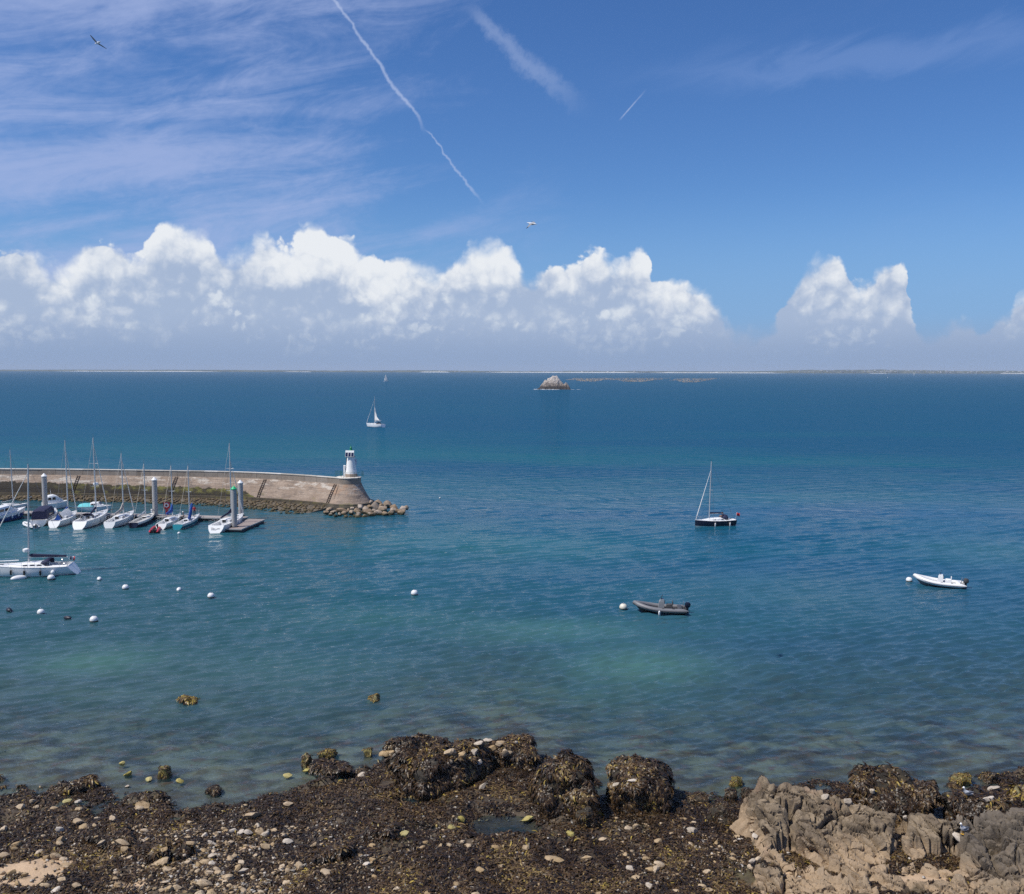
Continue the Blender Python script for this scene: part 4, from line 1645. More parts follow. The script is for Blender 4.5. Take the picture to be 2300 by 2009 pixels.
        for z in np.linspace(0.8, zp - 0.1, 11):
            MB().tube([lp(z, -0.24), lp(z, 0.24)], 0.035, 5).build('rung', [LM], l)
    return at, hc, cx, cy_, nx, ny, zt


JAT, JHEAD, JCX, JCY, JNX, JNY, JZ = build_jetty()


# ------------------------------------------------------------------ lighthouse
def build_lighthouse():
    c = JHEAD + Vector((0.35, 0.4, JZ + 0.005))
    root = thing('lighthouse', 'small white lighthouse with solar panels and green lantern on the jetty end', 'lighthouse', c.to_tuple())
    WP = pmat('whitewashed_tower', (0.82, 0.82, 0.80), 0.75, var=0.06, bump=0.01)
    GR = pmat('green_lantern_paint', (0.008, 0.22, 0.085), 0.4, var=0.1)
    PL = stone_mat('lighthouse_plinth', (0.22, 0.14, 0.09), (0.34, 0.25, 0.18), None, 1.5, 0.02)
    MB().lathe([(1.12, 0.0), (1.12, 0.36), (1.04, 0.40), (1.02, 0.55)], seg=28).build('plinth', [PL], root)
    MB().lathe([(1.02, 0.55), (1.00, 0.75), (0.90, 1.3), (0.80, 2.1), (0.72, 2.9), (0.66, 3.4), (0.64, 3.45)], seg=28).build('tower', [WP], root)
    g = MB()
    g.lathe([(0.64, 3.45), (0.80, 3.52), (0.82, 3.62), (0.70, 3.66)], seg=28)
    g.lathe([(0.40, 3.66), (0.40, 4.55), (0.2, 4.62)], seg=20)
    g.build('gallery', [pmat('gallery_grey', (0.30, 0.31, 0.33), 0.6)], root)
    # three framed solar panels leaning towards the noon side
    PV = pmat('solar_cells', (0.008, 0.011, 0.05), 0.12, var=0.15)
    face = math.radians(-98)
    dirv = Vector((math.cos(face), math.sin(face), 0))
    side = Vector((-dirv.y, dirv.x, 0))
    for k in (-1, 0, 1):
        fr = MB()
        o0 = dirv * 0.92 + side * (0.52 * k)
        o1 = dirv * 0.62 + side * (0.52 * k)
        def quad(a, m_, th, off):
            p = [o0 - side * a + Vector((0, 0, 3.56 + m_)), o0 + side * a + Vector((0, 0, 3.56 + m_)), o1 + side * a + Vector((0, 0, 4.66 - m_)), o1 - side * a + Vector((0, 0, 4.66 - m_))]
            nn = (dirv * 0.95 + Vector((0, 0, 0.32))).normalized()
            return [q + nn * off for q in p] + [q + nn * (off - th) for q in p]
        F = [(0, 1, 2, 3), (7, 6, 5, 4), (0, 4, 5, 1), (1, 5, 6, 2), (2, 6, 7, 3), (3, 7, 4, 0)]
        fr.add(quad(0.258, 0.0, 0.05, 0.0), F)
        fo = fr.build('solar_panel', [WP], root, smooth=False)
        MB().add(quad(0.215, 0.06, 0.02, 0.006), F).build('cell_face', [PV], fo, smooth=False)
    MB().lathe([(0.10, 4.55), (0.34, 4.62), (0.30, 4.72), (0.12, 4.80)], seg=18).build('lantern_base', [GR], root)
    MB().lathe([(0.13, 4.80), (0.20, 4.85), (0.20, 5.12), (0.13, 5.18), (0.05, 5.35), (0.04, 5.6), (0.01, 5.7)], seg=18).build('lantern', [GR], root)
    # store box and dark upright column beside the tower
    MB().box((-1.12, -0.25, 1.0), (0.34, 0.5, 2.0), bev=0.02).build('cabinet', [WP], root)
    MB().box((0.86, 0.1, 2.6), (0.22, 0.35, 1.1), bev=0.02).build('meter_box', [pmat('pale_blue_box', (0.45, 0.50, 0.58), 0.6)], root)
    MB().tube([(-0.88, 0.1, 0.5), (-0.78, 0.1, 3.4)], 0.07, 8).build('dark_column', [BLACK], root)
    # green railing round the platform
    rl = MB()
    posts = []
    for an in np.linspace(math.radians(150), math.radians(395), 13):
        p = Vector((0.25, -0.5, 0)) + Vector((1.95 * math.cos(an), 1.95 * math.sin(an), 0))
        rl.tube([p, p + Vector((0, 0, 0.95))], 0.022, 5)
        posts.append(p)
    for h in (0.5, 0.95):
        rl.tube([p + Vector((0, 0, h)) for p in posts], 0.016, 5)
    for k in range(6):
        p = Vector((-2.9 + 0.22 * k, 0.45 + 0.05 * k, -0.1))
        rl.tube([p, p + Vector((0, 0, 1.0))], 0.026, 5)
    rl.tube([(-2.9, 0.45, 0.9), (-1.8, 0.7, 0.9)], 0.024, 5)
    rl.tube([(-2.9, 0.45, 0.4), (-1.8, 0.7, 0.4)], 0.02, 5)
    rl.build('railing', [pmat('green_rail', (0.01, 0.12, 0.075), 0.5)], root)


build_lighthouse()


# ------------------------------------------------------------------ stones round the jetty head
def build_riprap():
    px = [(1030, 1370, 110, 80), (1190, 1370, 170, 90), (1400, 1410, 220, 90), (1540, 1480, 170, 90), (1720, 1520, 170, 80), (1820, 1500, 90, 70),
          (1710, 1590, 180, 60), (1130, 1470, 170, 130), (1300, 1510, 220, 110), (985, 1480, 120, 80), (900, 1510, 120, 70), (790, 1470, 130, 110),
          (930, 1580, 200, 130), (1180, 1610, 170, 80), (1090, 1555, 100, 70), (1340, 1630, 130, 60), (1470, 1610, 190, 80), (1520, 1540, 160, 70),
          (720, 1560, 160, 80), (740, 1640, 160, 80), (580, 1600, 130, 100), (750, 1700, 150, 45), (890, 1690, 150, 60), (1060, 1650, 140, 60),
          (460, 1700, 110, 55), (560, 1700, 80, 45), (320, 1650, 100, 70), (350, 1550, 220, 80), (180, 1590, 120, 60), (90, 1540, 150, 60),
          (120, 1650, 100, 60), (520, 1560, 80, 55), (610, 1510, 90, 60), (1260, 1440, 120, 70), (660, 1680, 90, 50), (230, 1680, 90, 50), (20, 1600, 120, 60),
          (420, 1620, 110, 70), (1620, 1560, 110, 60), (1000, 1640, 110, 60)]
    m1 = stone_mat('granite_riprap', (0.24, 0.175, 0.12), (0.38, 0.29, 0.21), (0.20, 0.15, 0.10), 1.4, 0.04, moss=((0.045, 0.040, 0.014), 0.42, 0.7))
    meshes = [rock_mesh('boulder', 40 + i, 3, 0.35, 1.0, 1.0, 1.2, planes=13, cut=(0.55, 0.88)) for i in range(8)]
    for me in meshes:
        me.materials.append(m1)
    rs = np.random.RandomState(7)
    for i, (a, b, w, h) in enumerate(px):
        x, y = a / 9.955 + 730, b / 9.955 + 990
        z = max(0.10, min(1.05, (1700 - b) / 330 * 1.05 + 0.12))
        p = P(x, y, z)
        dpx = 2075.0 / (p.y + 2)
        r = w / 9.955 / dpx * 0.66
        o = obj('riprap_boulder', meshes[i % 8], None)
        o.location = (p.x, p.y + r * 0.2, z - r * 0.18)
        o.scale = (r, r * rs.uniform(0.8, 1.1), max(r * 0.72, h / 9.955 / dpx * 0.85))
        o.rotation_euler = (rs.uniform(-0.5, 0.5), rs.uniform(-0.5, 0.5), rs.uniform(-3, 3))
        row = 'upper row against the jetty wall' if b < 1490 else ('middle of the heap' if b < 1600 else 'lowest row at the waterline')
        sec = 'inner left end' if a < 600 else ('below the lighthouse' if a < 1100 else ('outer right flank' if a < 1560 else 'outermost tip'))
        big = 'large' if w >= 150 else 'small'
        tag(o, '%s tan jetty end boulder, %s, %s' % (big, row, sec), 'boulder', 'boulders heaped at the jetty end')
    # small rubble along the toe
    vs, fs = [], []
    off = 0
    tmpl = []
    for k in range(6):
        me = rock_mesh('tmp', 80 + k, 1, 0.35, 0.75)
        v = np.zeros(len(me.vertices) * 3, np.float32)
        me.vertices.foreach_get('co', v)
        f = np.array([list(p.vertices) for p in me.polygons])
        tmpl.append((v.reshape(-1, 3), f))
        bpy.data.meshes.remove(me)
    for k in range(1500):
        i = rs.randint(8, len(JCX) - 1)
        u = rs.uniform(0, 1) ** 1.1
        wid = np.interp(JCX[i], [-100, -62, -45, -32], [3.2, 4.6, 6.5, 7.5])
        o = 2.7 + u * wid
        z = 0.48 * (1 - u) - 0.03 + rs.uniform(-0.05, 0.08)
        r = rs.uniform(0.12, 0.34) * (1.5 if rs.uniform() < 0.18 else 1)
        q = JAT(i, o, z)
        q.x += rs.uniform(-0.4, 0.4)
        v, f = tmpl[k % 6]
        an = rs.uniform(0, 6.28)
        c, s = math.cos(an), math.sin(an)
        R = np.array([[c, -s, 0], [s, c, 0], [0, 0, 0.8]])
        vs.append((v * r * np.array([1.25, 0.9, 0.85])) @ R.T + np.array(q[:]))
        fs.append(f + off)
        off += len(v)
    me = np_mesh('rubble', np.concatenate(vs), None, np.concatenate(fs), smooth=False)
    m2 = stone_mat('toe_rubble', (0.09, 0.068, 0.04), (0.23, 0.175, 0.115), (0.10, 0.09, 0.03), 1.6, 0.03, moss=((0.05, 0.045, 0.016), 0.22, 0.5))
    o = obj('rubble', me, m2)
    tag(o, 'loose brown and yellow rubble along the foot of the jetty wall', 'rubble', kind='stuff')
    # earth slope under the rubble
    b = MB()
    rr = []
    for i in range(0, len(JCX), 4):
        wid = float(np.interp(JCX[i], [-100, -62, -45, -32], [3.2, 4.6, 6.5, 7.5]))
        rr.append([JAT(i, 2.6, 0.42), JAT(i, 2.7 + wid * 0.5, 0.12), JAT(i, 2.9 + wid, -0.25), JAT(i, 3.5 + wid, -1.5), JAT(i, 2.6, -1.5)])
    b.loft(rr, True, True)
    o = b.build('rubble_bank', [stone_mat('rubble_bank', (0.06, 0.045, 0.025), (0.13, 0.10, 0.06), None, 2.0, 0.06)])
    tag(o, kind='structure')


build_riprap()


# ------------------------------------------------------------------ pontoon and piles
def build_pontoon():
    EDGE = pmat('pontoon_edge', (0.36, 0.35, 0.34), 0.7, var=0.15)
    FLT = pmat('pontoon_float', (0.035, 0.035, 0.04), 0.8, var=0.2)
    DK = pmat('grey_weathered_decking', (0.33, 0.29, 0.27), 0.85, var=0.22, scale=2.0)
    DKR = pmat('red_brown_decking', (0.29, 0.235, 0.215), 0.85, var=0.25, scale=2.0)
    z = 0.5
    def run(label, A, B, wid, dm, plank=0.30, gap=0.02, group=None):
        A, B = Vector(A), Vector(B)
        d = B - A
        L = d.length
        root = thing('pontoon', label, 'pontoon', ((A + B) / 2).to_tuple(), math.atan2(d.y, d.x), group)
        root.location.z = 0
        f = MB()
        for s in (1, -1):
            f.box((0, s * (wid / 2 - 0.06), z - 0.07), (L, 0.12, 0.18))
        for s in (1, -1):
            f.box((s * (L / 2 - 0.06), 0, z - 0.07), (0.12, wid - 0.25, 0.176))
        f.build('frame', [EDGE], root, smooth=False)
        n = int(L / plank)
        me = MB().box((0, 0, 0), (plank - gap, wid - 0.26, 0.04)).mesh('plank', False)
        me.materials.append(dm)
        for i in range(n):
            obj('plank', me, None, root, (-L / 2 + 0.12 + (i + 0.5) * (L - 0.24) / n, 0, z - 0.01 + 0.004 * (i % 3)))
        k = max(2, int(L / 3.0))
        for i in range(k):
            MB().box((-L / 2 + (i + 0.5) * L / k, 0, 0.06), (L / k * 0.86, wid * 0.92, 0.68), bev=0.06).build('float', [FLT], root)
        return root
    # the hammerhead finger at the end
    A = P(523, 1188.5, z)
    B = P(577, 1166.5, z)
    run('short wide pontoon end with red brown decking beside the green capped pile', A, B, 2.7, DKR)
    # long walkway
    C = P(555, 1163.2, z)
    D = P(-120, 1146, z)
    dd = (D - C).normalized()
    run('long grey floating walkway where the sailboats lie bow in', C + dd * 0.2, D, 2.0, DK, 0.30)
    # mooring cleats and little power pillars
    PW = pmat('pillar_white', (0.75, 0.75, 0.74), 0.4)
    for i, (px_, py_) in enumerate(((341, 1158.2), (530, 1163.0))):
        p = P(px_, py_, z + 0.02)
        o = thing('power_pillar', ['small white service pillar on the walkway left of the red lifebuoy', 'small white service pillar at the bow of the end sailboat'][i], 'power pillar', p.to_tuple())
        MB().box((0, 0, 0.45), (0.24, 0.24, 0.9), taper=0.85, bev=0.03).build('body', [PW], o)
        MB().box((0, 0, 0.97), (0.28, 0.28, 0.14), taper=0.7, bev=0.03).build('lamp_head', [pmat('pillar_grey', (0.5, 0.5, 0.52), 0.4)], o)
    PILE = pmat('galvanised_pile', (0.36, 0.35, 0.34), 0.65, 0.0, var=0.12, scale=1.2)
    CAPW = pmat('pile_cap_white', (0.78, 0.78, 0.77), 0.5)
    CAPG = pmat('pile_cap_green', (0.01, 0.42, 0.17), 0.5)
    SLIME = pmat('pile_weed', (0.03, 0.035, 0.015), 0.9)
    for px_, top, foot, capm, lab in ((102, 1073, 1148, CAPW, 'grey steel mooring pile with white cone cap behind the leftmost boats'),
                                      (349, 1078, 1159, CAPW, 'grey steel mooring pile with white cone cap left of the red lifebuoy stand'),
                                      (527, 1096, 1184, CAPG, 'grey steel mooring pile with bright green cone cap on the pontoon end'),
                                      (541.5, 1082, 1160, CAPW, 'grey steel mooring pile with white cone cap behind the green capped pile')):
        p = P(px_, foot, 0.5)
        d = (p - Vector((0, 0, CAM_H))).length
        h = (foot - top) * d / FPX * 1.012 + 0.5
        r = 0.40
        o = thing('mooring_pile', lab, 'pile', (p.x, p.y, 0))
        MB().tube([(0, 0, -3), (0, 0, h - 0.55)], r, 20, True).build('shaft', [PILE], o)
        MB().lathe([(r * 1.12, h - 0.56), (r * 1.14, h - 0.46), (0.03, h)], seg=20).build('cone_cap', [capm], o)
        MB().lathe([(r + 0.012, -1.0), (r + 0.012, 0.35)], seg=20, caps=False).build('weed_band', [SLIME], o)
        g = MB()
        g.lathe([(r + 0.10, 0.42), (r + 0.22, 0.42), (r + 0.22, 0.60), (r + 0.10, 0.60), (r + 0.10, 0.42)], seg=20, caps=False)
        g.build('guide_collar', [BLACK], o)
    # lifebuoy stand
    p = P(375, 1157.5, z + 0.02)
    o = thing('lifebuoy_stand', 'red lifebuoy housing with white ring on a red post on the walkway', 'lifebuoy', p.to_tuple(), math.radians(10))
    RB = pmat('lifebuoy_red', (0.55, 0.015, 0.03), 0.45)
    MB().box((0, 0, 0.55), (0.42, 0.26, 1.1), bev=0.03).build('post', [RB], o)
    bx = MB()
    bx.box((0, 0, 1.6), (1.0, 0.26, 1.05), bev=0.12)
    bx.build('housing', [RB], o)
    MB().tube([(0.27 * math.cos(k * math.pi / 10), -0.17, 1.62 + 0.27 * math.sin(k * math.pi / 10)) for k in range(21)], 0.085, 8).build('ring', [WHITE], o)
    MB().tube([(0.07 * math.cos(k * math.pi / 6), -0.17, 1.60 + 0.09 * math.sin(k * math.pi / 6)) for k in range(13)], 0.03, 6).build('rope_coil', [BLACK], o)


build_pontoon()
# ------------------------------------------------------------------ the boats on the pontoon
GB = 'boats moored along the pontoon'
FRD = (NAVY, WHITE, RED)
motorboat('cabin_motorboat', 'blue hulled motorboat with white cabin at the left edge of the pontoon', P(-45, 1180), P(52, 1161), 2.9, BLUEH, topm=WHITE,
          fb=1.55, fs=1.05, house=(0.30, 0.80), house_h=1.25, group=GB, fenders=((0.72, -1), (0.55, -1)))
sailboat('sailing_yacht', 'white yacht with black boom cover behind the blue hulled motorboat', P(-20, 1146), P(60, 1139), 2.8, mast_h=9.3, mast_t=0.62,
         cover=BLACK, cover_r=0.14, boom_rise=-0.3, group=GB, jib=False, windows=2)
motorboat('canopy_motorboat', 'white motorboat with navy canvas canopy between blue motorboat and white tented yacht', P(86, 1183), P(122, 1157), 2.6, WHITE,
          fb=1.05, fs=0.95, house=(0.42, 0.80), house_h=0.85, canopy=NAVY, canopy_span=(0.06, 0.52), group=GB)
motorboat('sport_cruiser', 'sleek white cabin cruiser moored on the far side of the walkway', P(96, 1144), P(150, 1140), 2.8, WHITE, fb=1.25, fs=1.0,
          house=(0.15, 0.85), house_h=1.45, curve=True, group=GB)
tube_boat('tender_dinghy', 'small grey white rubber dinghy floating by the navy canopy boat', P(80, 1187), P(54, 1179), 1.35, 0.19, FENDW, WHITE, GREYD, False,
          DGREY, small=True, bow_rise=0.15)
sailboat('sailing_yacht', 'white yacht with white tent and blue bundled sail over its boom', P(119, 1186), P(170, 1163.5), 2.5, mast_h=11.6, mast_t=0.66, cover=ROYAL,
         cover_r=0.20, cover_tent=SAILW, boom_rise=-0.55, group=GB, jib=True, jib_top=0.9, fenders=((0.4, -1), (0.6, -1)), boom_len=3.6, rake=0.07, stern=0.70)
MBB = MB().add([(0.55, 0, 0.0), (-0.45, 0.5, 0.0), (-0.45, -0.5, 0.0), (-0.05, 0, 0.9)], [(0, 2, 1), (0, 1, 3), (1, 2, 3), (2, 0, 3)])
_p = P(131, 1166, 1.1)
tag(MBB.build('canvas_bundle', [ROYAL], None, loc=(_p.x, _p.y, 0.95)), 'bright blue canvas heap in the stern of the white tented yacht', 'canvas cover')
sailboat('sailing_yacht', 'white yacht with tallest mast and dark sail bundled on a steep boom', P(175, 1190), P(240, 1162), 2.8, mast_h=11.9, mast_t=0.62, cover=NAVY,
         cover_r=0.20, boom_rise=-1.1, boom_len=4.0, group=GB, fenders=((0.45, -1), (0.62, -1)), hood=NAVY, wheel=True, radar=4.6, spreaders=2, rake=0.07, fs=1.1, fb=1.25, stern=0.74)
sailboat('racing_yacht', 'white yacht with grey lowered sail bundled along its boom', P(244, 1188), P(299, 1164), 2.4, mast_h=9.6, mast_t=0.60, cover=SAILG, cover_r=0.24,
         cover_stack=0.8, boom_rise=-0.35, boom_len=3.7, group=GB, fenders=((0.5, -1), (0.68, -1)), windows=2, rake=0.04, stern=0.72)
sailboat('daysailer', 'dark hulled open sailboat with white boom and outboard motor', P(298, 1187), P(346, 1165), 1.95, hullm=NAVYH, deckm=OFFW, mast_h=8.3, mast_t=0.60,
         cover=SAILW, cover_r=0.10, boom_rise=-0.3, boom_len=3.3, group=GB, windows=0, cabin_h=0.2, cabin=(0.52, 0.80), jib=False, motor=True, rails=False, topm=WHITE,
         fb=0.95, fs=0.8, rake=0.03)
sailboat('small_sailboat', 'small white sailboat with bright blue bundled sail beside the lifebuoy', P(360, 1190), P(404, 1168), 2.05, mast_h=8.0, mast_t=0.62, cover=ROYAL,
         cover_r=0.26, cover_stack=1.0, boom_rise=0.0, boom_len=2.9, group=GB, windows=2, jib=False, motor=True, fb=0.95, fs=0.8)
tube_boat('red_dinghy', 'tiny red inflatable dinghy tied behind the small white sailboat', P(345, 1198), P(353, 1187), 1.45, 0.21, REDP, BLACK, BLACK, False, BLACK, small=True,
          bow_rise=0.10)
sailboat('small_sailboat', 'teal hulled sailboat with white deck and blue covered sail', P(397, 1191), P(446, 1168.5), 1.9, hullm=TEAL, mast_h=8.2, mast_t=0.58, cover=None,
         boom_len=2.4, boom_rise=0.2, group=GB, windows=1, jib=False, fb=0.95, fs=0.78, cabin_h=0.25, cabin=(0.40, 0.70), topm=WHITE, stripem=WHITE)
_p = P(424, 1168, 0.9)
_m = MB()
_m.tube([(0.0, 0, 0.75), (0.10, 0, 1.1), (0.35, 0, 2.3), (0.52, 0, 3.3), (0.55, 0, 3.5)], [0.10, 0.24, 0.22, 0.18, 0.05], 10)
tag(_m.build('bundled_sail', [ROYAL], None, loc=(_p.x, _p.y, 0.0)), 'upright blue sail bag lashed to the mast of the teal sailboat', 'sail bag')
K = sailboat('sailing_yacht', 'white yacht with broad stern lying against the pontoon end beside the green capped pile', P(482, 1199), P(544, 1171.5), 2.75, mast_h=11.4, mast_t=0.60,
             cover=NAVY, cover_r=0.19, cover_stack=0.35, boom_rise=-0.25, boom_len=4.4, group=GB, fenders=((0.55, -1),), windows=2, rake=0.06, stern=0.86, fs=1.1, fb=1.25,
             spreaders=2, jib_top=0.80)
motorboat('covered_launch', 'white launch with turquoise cockpit cover beyond the walkway', P(178, 1148), P(246, 1147), 2.3, WHITE, fb=0.9, fs=0.8, house=(0.42, 0.80), house_h=0.75,
          cover=TURQ, group=GB)
_Lk = (P(544, 1171.5) - P(482, 1199)).length
SCR = pmat('script_grey', (0.10, 0.10, 0.11), 0.5)
letters('T', 0.66, SCR, K, (-_Lk * 0.5 + 0.26, 0.62, 0.36), -math.pi / 2, lean=0.4)
_s = MB()
_s.tube([(-_Lk * 0.5 + 0.34, 0.42 - 1.05 * q, 0.60 + 0.05 * math.sin(q * 9) + 0.08 * q) for q in np.linspace(0, 1, 14)], 0.028, 5)
_s.tube([(-_Lk * 0.5 + 0.26, 0.40 - 0.55 * q, 0.47 - 0.03 * math.sin(q * 3)) for q in np.linspace(0, 1, 8)], 0.020, 5)
_s.build('script_stroke', [SCR], K)

# ------------------------------------------------------------------ boats lying out
SB = P(178, 1287.5)
BB = P(-34, 1294.5)
NAV = sailboat('cruising_yacht', 'large white cruising yacht with navy boom cover lying to white buoys on the left', SB, BB, 3.35, mast_h=11.6, mast_t=0.53, cover=NAVY, cover_r=0.19,
               boom_rise=-0.15, boom_len=4.3, windows=3, hood=NAVY, radar=1.5, wheel=True, fenders=((0.36, 1), (0.53, 1), (0.67, 1)), fend_m=BLACK, rake=0.09, stern=0.84,
               flag=((NAVY, WHITE, RED), 0.5), text=('Lavisa', 0.52, 0.80, 0.78, 1, pmat('name_black', (0.02, 0.02, 0.03), 0.5)), rake_mast=0.03, fs=1.1, fb=1.38,
               spreaders=2, jib_top=0.92, shroud_r=0.012)
# pole carried on deck and white round fender at the quarter
_L = (BB - SB).length
MB().tube([(_L * 0.12, 0.55, 1.85), (_L * 0.33, 0.45, 1.78)], 0.06, 8).build('spinnaker_pole', [WHITE], NAV)
MB().ell((-_L * 0.27, 1.80, 0.55), (0.24, 0.24, 0.27)).build('ball_fender', [FENDW], NAV)
sailboat('weekend_yacht', 'navy hulled yacht with white deck and blue sprayhood at anchor on the right', P(1648, 1178.5), P(1561, 1182.5), 2.5, hullm=NAVYH, stripem=WHITE, mast_h=8.9, mast_t=0.64,
         cover=NAVY, cover_r=0.14, boom_len=2.5, boom_rise=0.0, windows=1, hood=NAVY, cabin_h=0.42, cabin=(0.28, 0.84), fenders=((0.58, 1), (0.20, 1)), fb=0.98, fs=0.86,
         flag=((RED, RED, RED), 0.6), over=0.0, rake=0.0, jib_top=0.86, sole=0.5)
# signal hoist on the spreader
_p = P(1592, 1180)
sailboat('motoring_yacht', 'white yacht with half lowered mainsail heading out beyond the jetty', P(862, 960.5), P(825, 958.5), 3.4, mast_h=11.4, mast_t=0.55, cover=None, boom_len=4.0, boom_rise=0.6,
         mainsail=[(3.8, 0.15), (2.6, 0.9), (1.4, 2.0), (0.9, 3.2), (0.5, 4.6), (0.1, 6.2)], windows=2, hood=NAVY, jib_top=0.9, fs=1.25, fb=1.5, shroud_r=0.02)
tube_boat('rigid_inflatable', 'grey rigid inflatable boat with console moored to a white buoy', P(1541, 1377), P(1424, 1373), 2.2, 0.225, GREYT, BLACK, DGREY, True, NAVYH,
          fend=((0.52, 1),), consm=pmat('console_grey', (0.24, 0.25, 0.26), 0.4), seatm=DGREY, stripe=DGREY, bow_rise=0.5)
tube_boat('rigid_inflatable', 'white rigid inflatable boat with tall console far right', P(2166, 1321), P(2053, 1311), 2.25, 0.235, FENDW, GREYT, GREYD, True, DGREY, consm=WHITE,
          stripe=GREYT, bow_rise=0.55)


def far_sail(label, px, py, h, turn, main, jibm=None, L=9.0):
    p = P(px, py)
    root = thing('far_sailboat', label, 'sailboat', p.to_tuple(), turn, 'sailboats far out on the bay')
    rings, sheer = hull_shape(L, L * 0.3, L * 0.12, L * 0.1)
    mb = MB()
    mb.loft(rings, True, True)
    mb.build('hull', [WHITE], root)
    MB().tube([(0.5, 0, 0), (0.5, 0, h)], 0.10, 6).build('mast', [ALU], root)
    for nm, pts, m in (('mainsail', [(0.3, 0, 1.6), (-L * 0.42, 0.9, 1.7), (0.3, 0, h)], main), ('jib', [(0.8, 0, h * 0.92), (L * 0.47, 0, 1.2), (0.2, 1.2, 1.5)], jibm or main)):
        a, b, c = (Vector(q) for q in pts)
        s = MB()
        rr = []
        for u in np.linspace(0, 1, 6):
            e0, e1 = a.lerp(c, u), b.lerp(c, u * 0.985)
            rr.append([e0.lerp(e1, v) + Vector((0, 0.5 * math.sin(math.pi * v) * (1 - u), 0)) for v in np.linspace(0, 1, 5)])
        s.loft(rr, closed=False)
        s.build(nm, [m], root).modifiers.new('thick', 'SOLIDIFY').thickness = 0.02


far_sail('far sailboat with tall white sails left of the rocky islet', 867, 858, 15.5, math.radians(200), SAILW)
far_sail('tiny white sailboat under the low hills on the right', 1994, 848.5, 15, math.radians(60), SAILW)
far_sail('faint white sailboat close to the far right shore', 2053, 843.5, 18, math.radians(100), SAILW)
far_sail('faint white sailboat on the horizon at far left', 230, 837.5, 16, math.radians(80), SAILW)


# ------------------------------------------------------------------ mooring buoys
def buoy(label, px, py, r, kind='round', m=None, group=None):
    p = P(px, py)
    o = thing('mooring_buoy', label, 'buoy', p.to_tuple(), random.Random(px).uniform(0, 6), group)
    m = m or FENDW
    if kind == 'round':
        MB().ell((0, 0, r * 0.55), (r, r, r * 0.95), 18, 12).build('float', [m], o)
        t = MB()
        t.lathe([(r * 0.22, r * 1.44), (r * 0.24, r * 1.52), (r * 0.10, r * 1.58), (0.02, r * 1.6)], seg=10)
        t.tube([(r * 0.12 * math.cos(k * math.pi / 5), 0, r * 1.62 + r * 0.12 * math.sin(k * math.pi / 5)) for k in range(11)], r * 0.035, 5)
        t.build('mooring_eye', [STEEL], o)
        MB().lathe([(r * 0.93, r * 0.10), (r * 0.985, r * 0.26), (r * 0.99, r * 0.38)], seg=18, caps=False).build('waterline_band', [pmat('buoy_band', (0.06, 0.065, 0.04), 0.8)], o)  # dark olive band round the float just above the water
    else:
        rr = []
        MB().ell((0, 0, r * 0.28), (r * 1.55, r * 0.72, r * 0.60), 16, 10).build('float', [m], o)
        t = MB()
        t.tube([(r * 1.50, 0, r * 0.25), (r * 1.85, 0, r * 0.1)], r * 0.07, 5)
        t.build('mooring_eye', [STEEL], o)
    return o


YB = pmat('stained_buoy', (0.66, 0.62, 0.52), 0.5, var=0.22, scale=2.5)
DB = pmat('black_buoy', (0.012, 0.015, 0.028), 0.5, var=0.3)
buoy('large round white stained buoy at the bow of the grey inflatable', 1400, 1369, 0.40, m=YB)
buoy('round white buoy at the bow of the white inflatable', 2042, 1307, 0.36)
buoy('lone round white buoy in the open water right of the marina', 931, 1337, 0.38)
buoy('round white buoy second from the large yacht in the row right of it', 282, 1324, 0.36)
buoy('round white buoy at the right end of the row beyond the large yacht', 474, 1343, 0.36)
buoy('round white buoy nearest the left edge, between the two dark floats', 92, 1380, 0.35)
buoy('round white buoy nearest the shore on the left', 211, 1397, 0.38)
buoy('round white buoy against the stern half of the large white yacht', 115, 1302.5, 0.40)
buoy('oblong white float against the bow half of the large white yacht', 42, 1302, 0.55, 'long')
buoy('oblong white float just right of the large yacht stern', 223, 1302, 0.34, 'long')
buoy('oblong white float between two round buoys in the row', 402, 1326, 0.34, 'long')
buoy('dark weedy float at the left edge of the water', 20, 1372, 0.34, 'long', DB)
buoy('dark weedy float between the two nearest white buoys', 152, 1390, 0.32, 'long', DB)
buoy('tiny white float just off the stern of the teal sailboat', 402, 1200, 0.22)
buoy('tiny pale float alone beyond the jetty boulders', 988, 1120, 0.15)
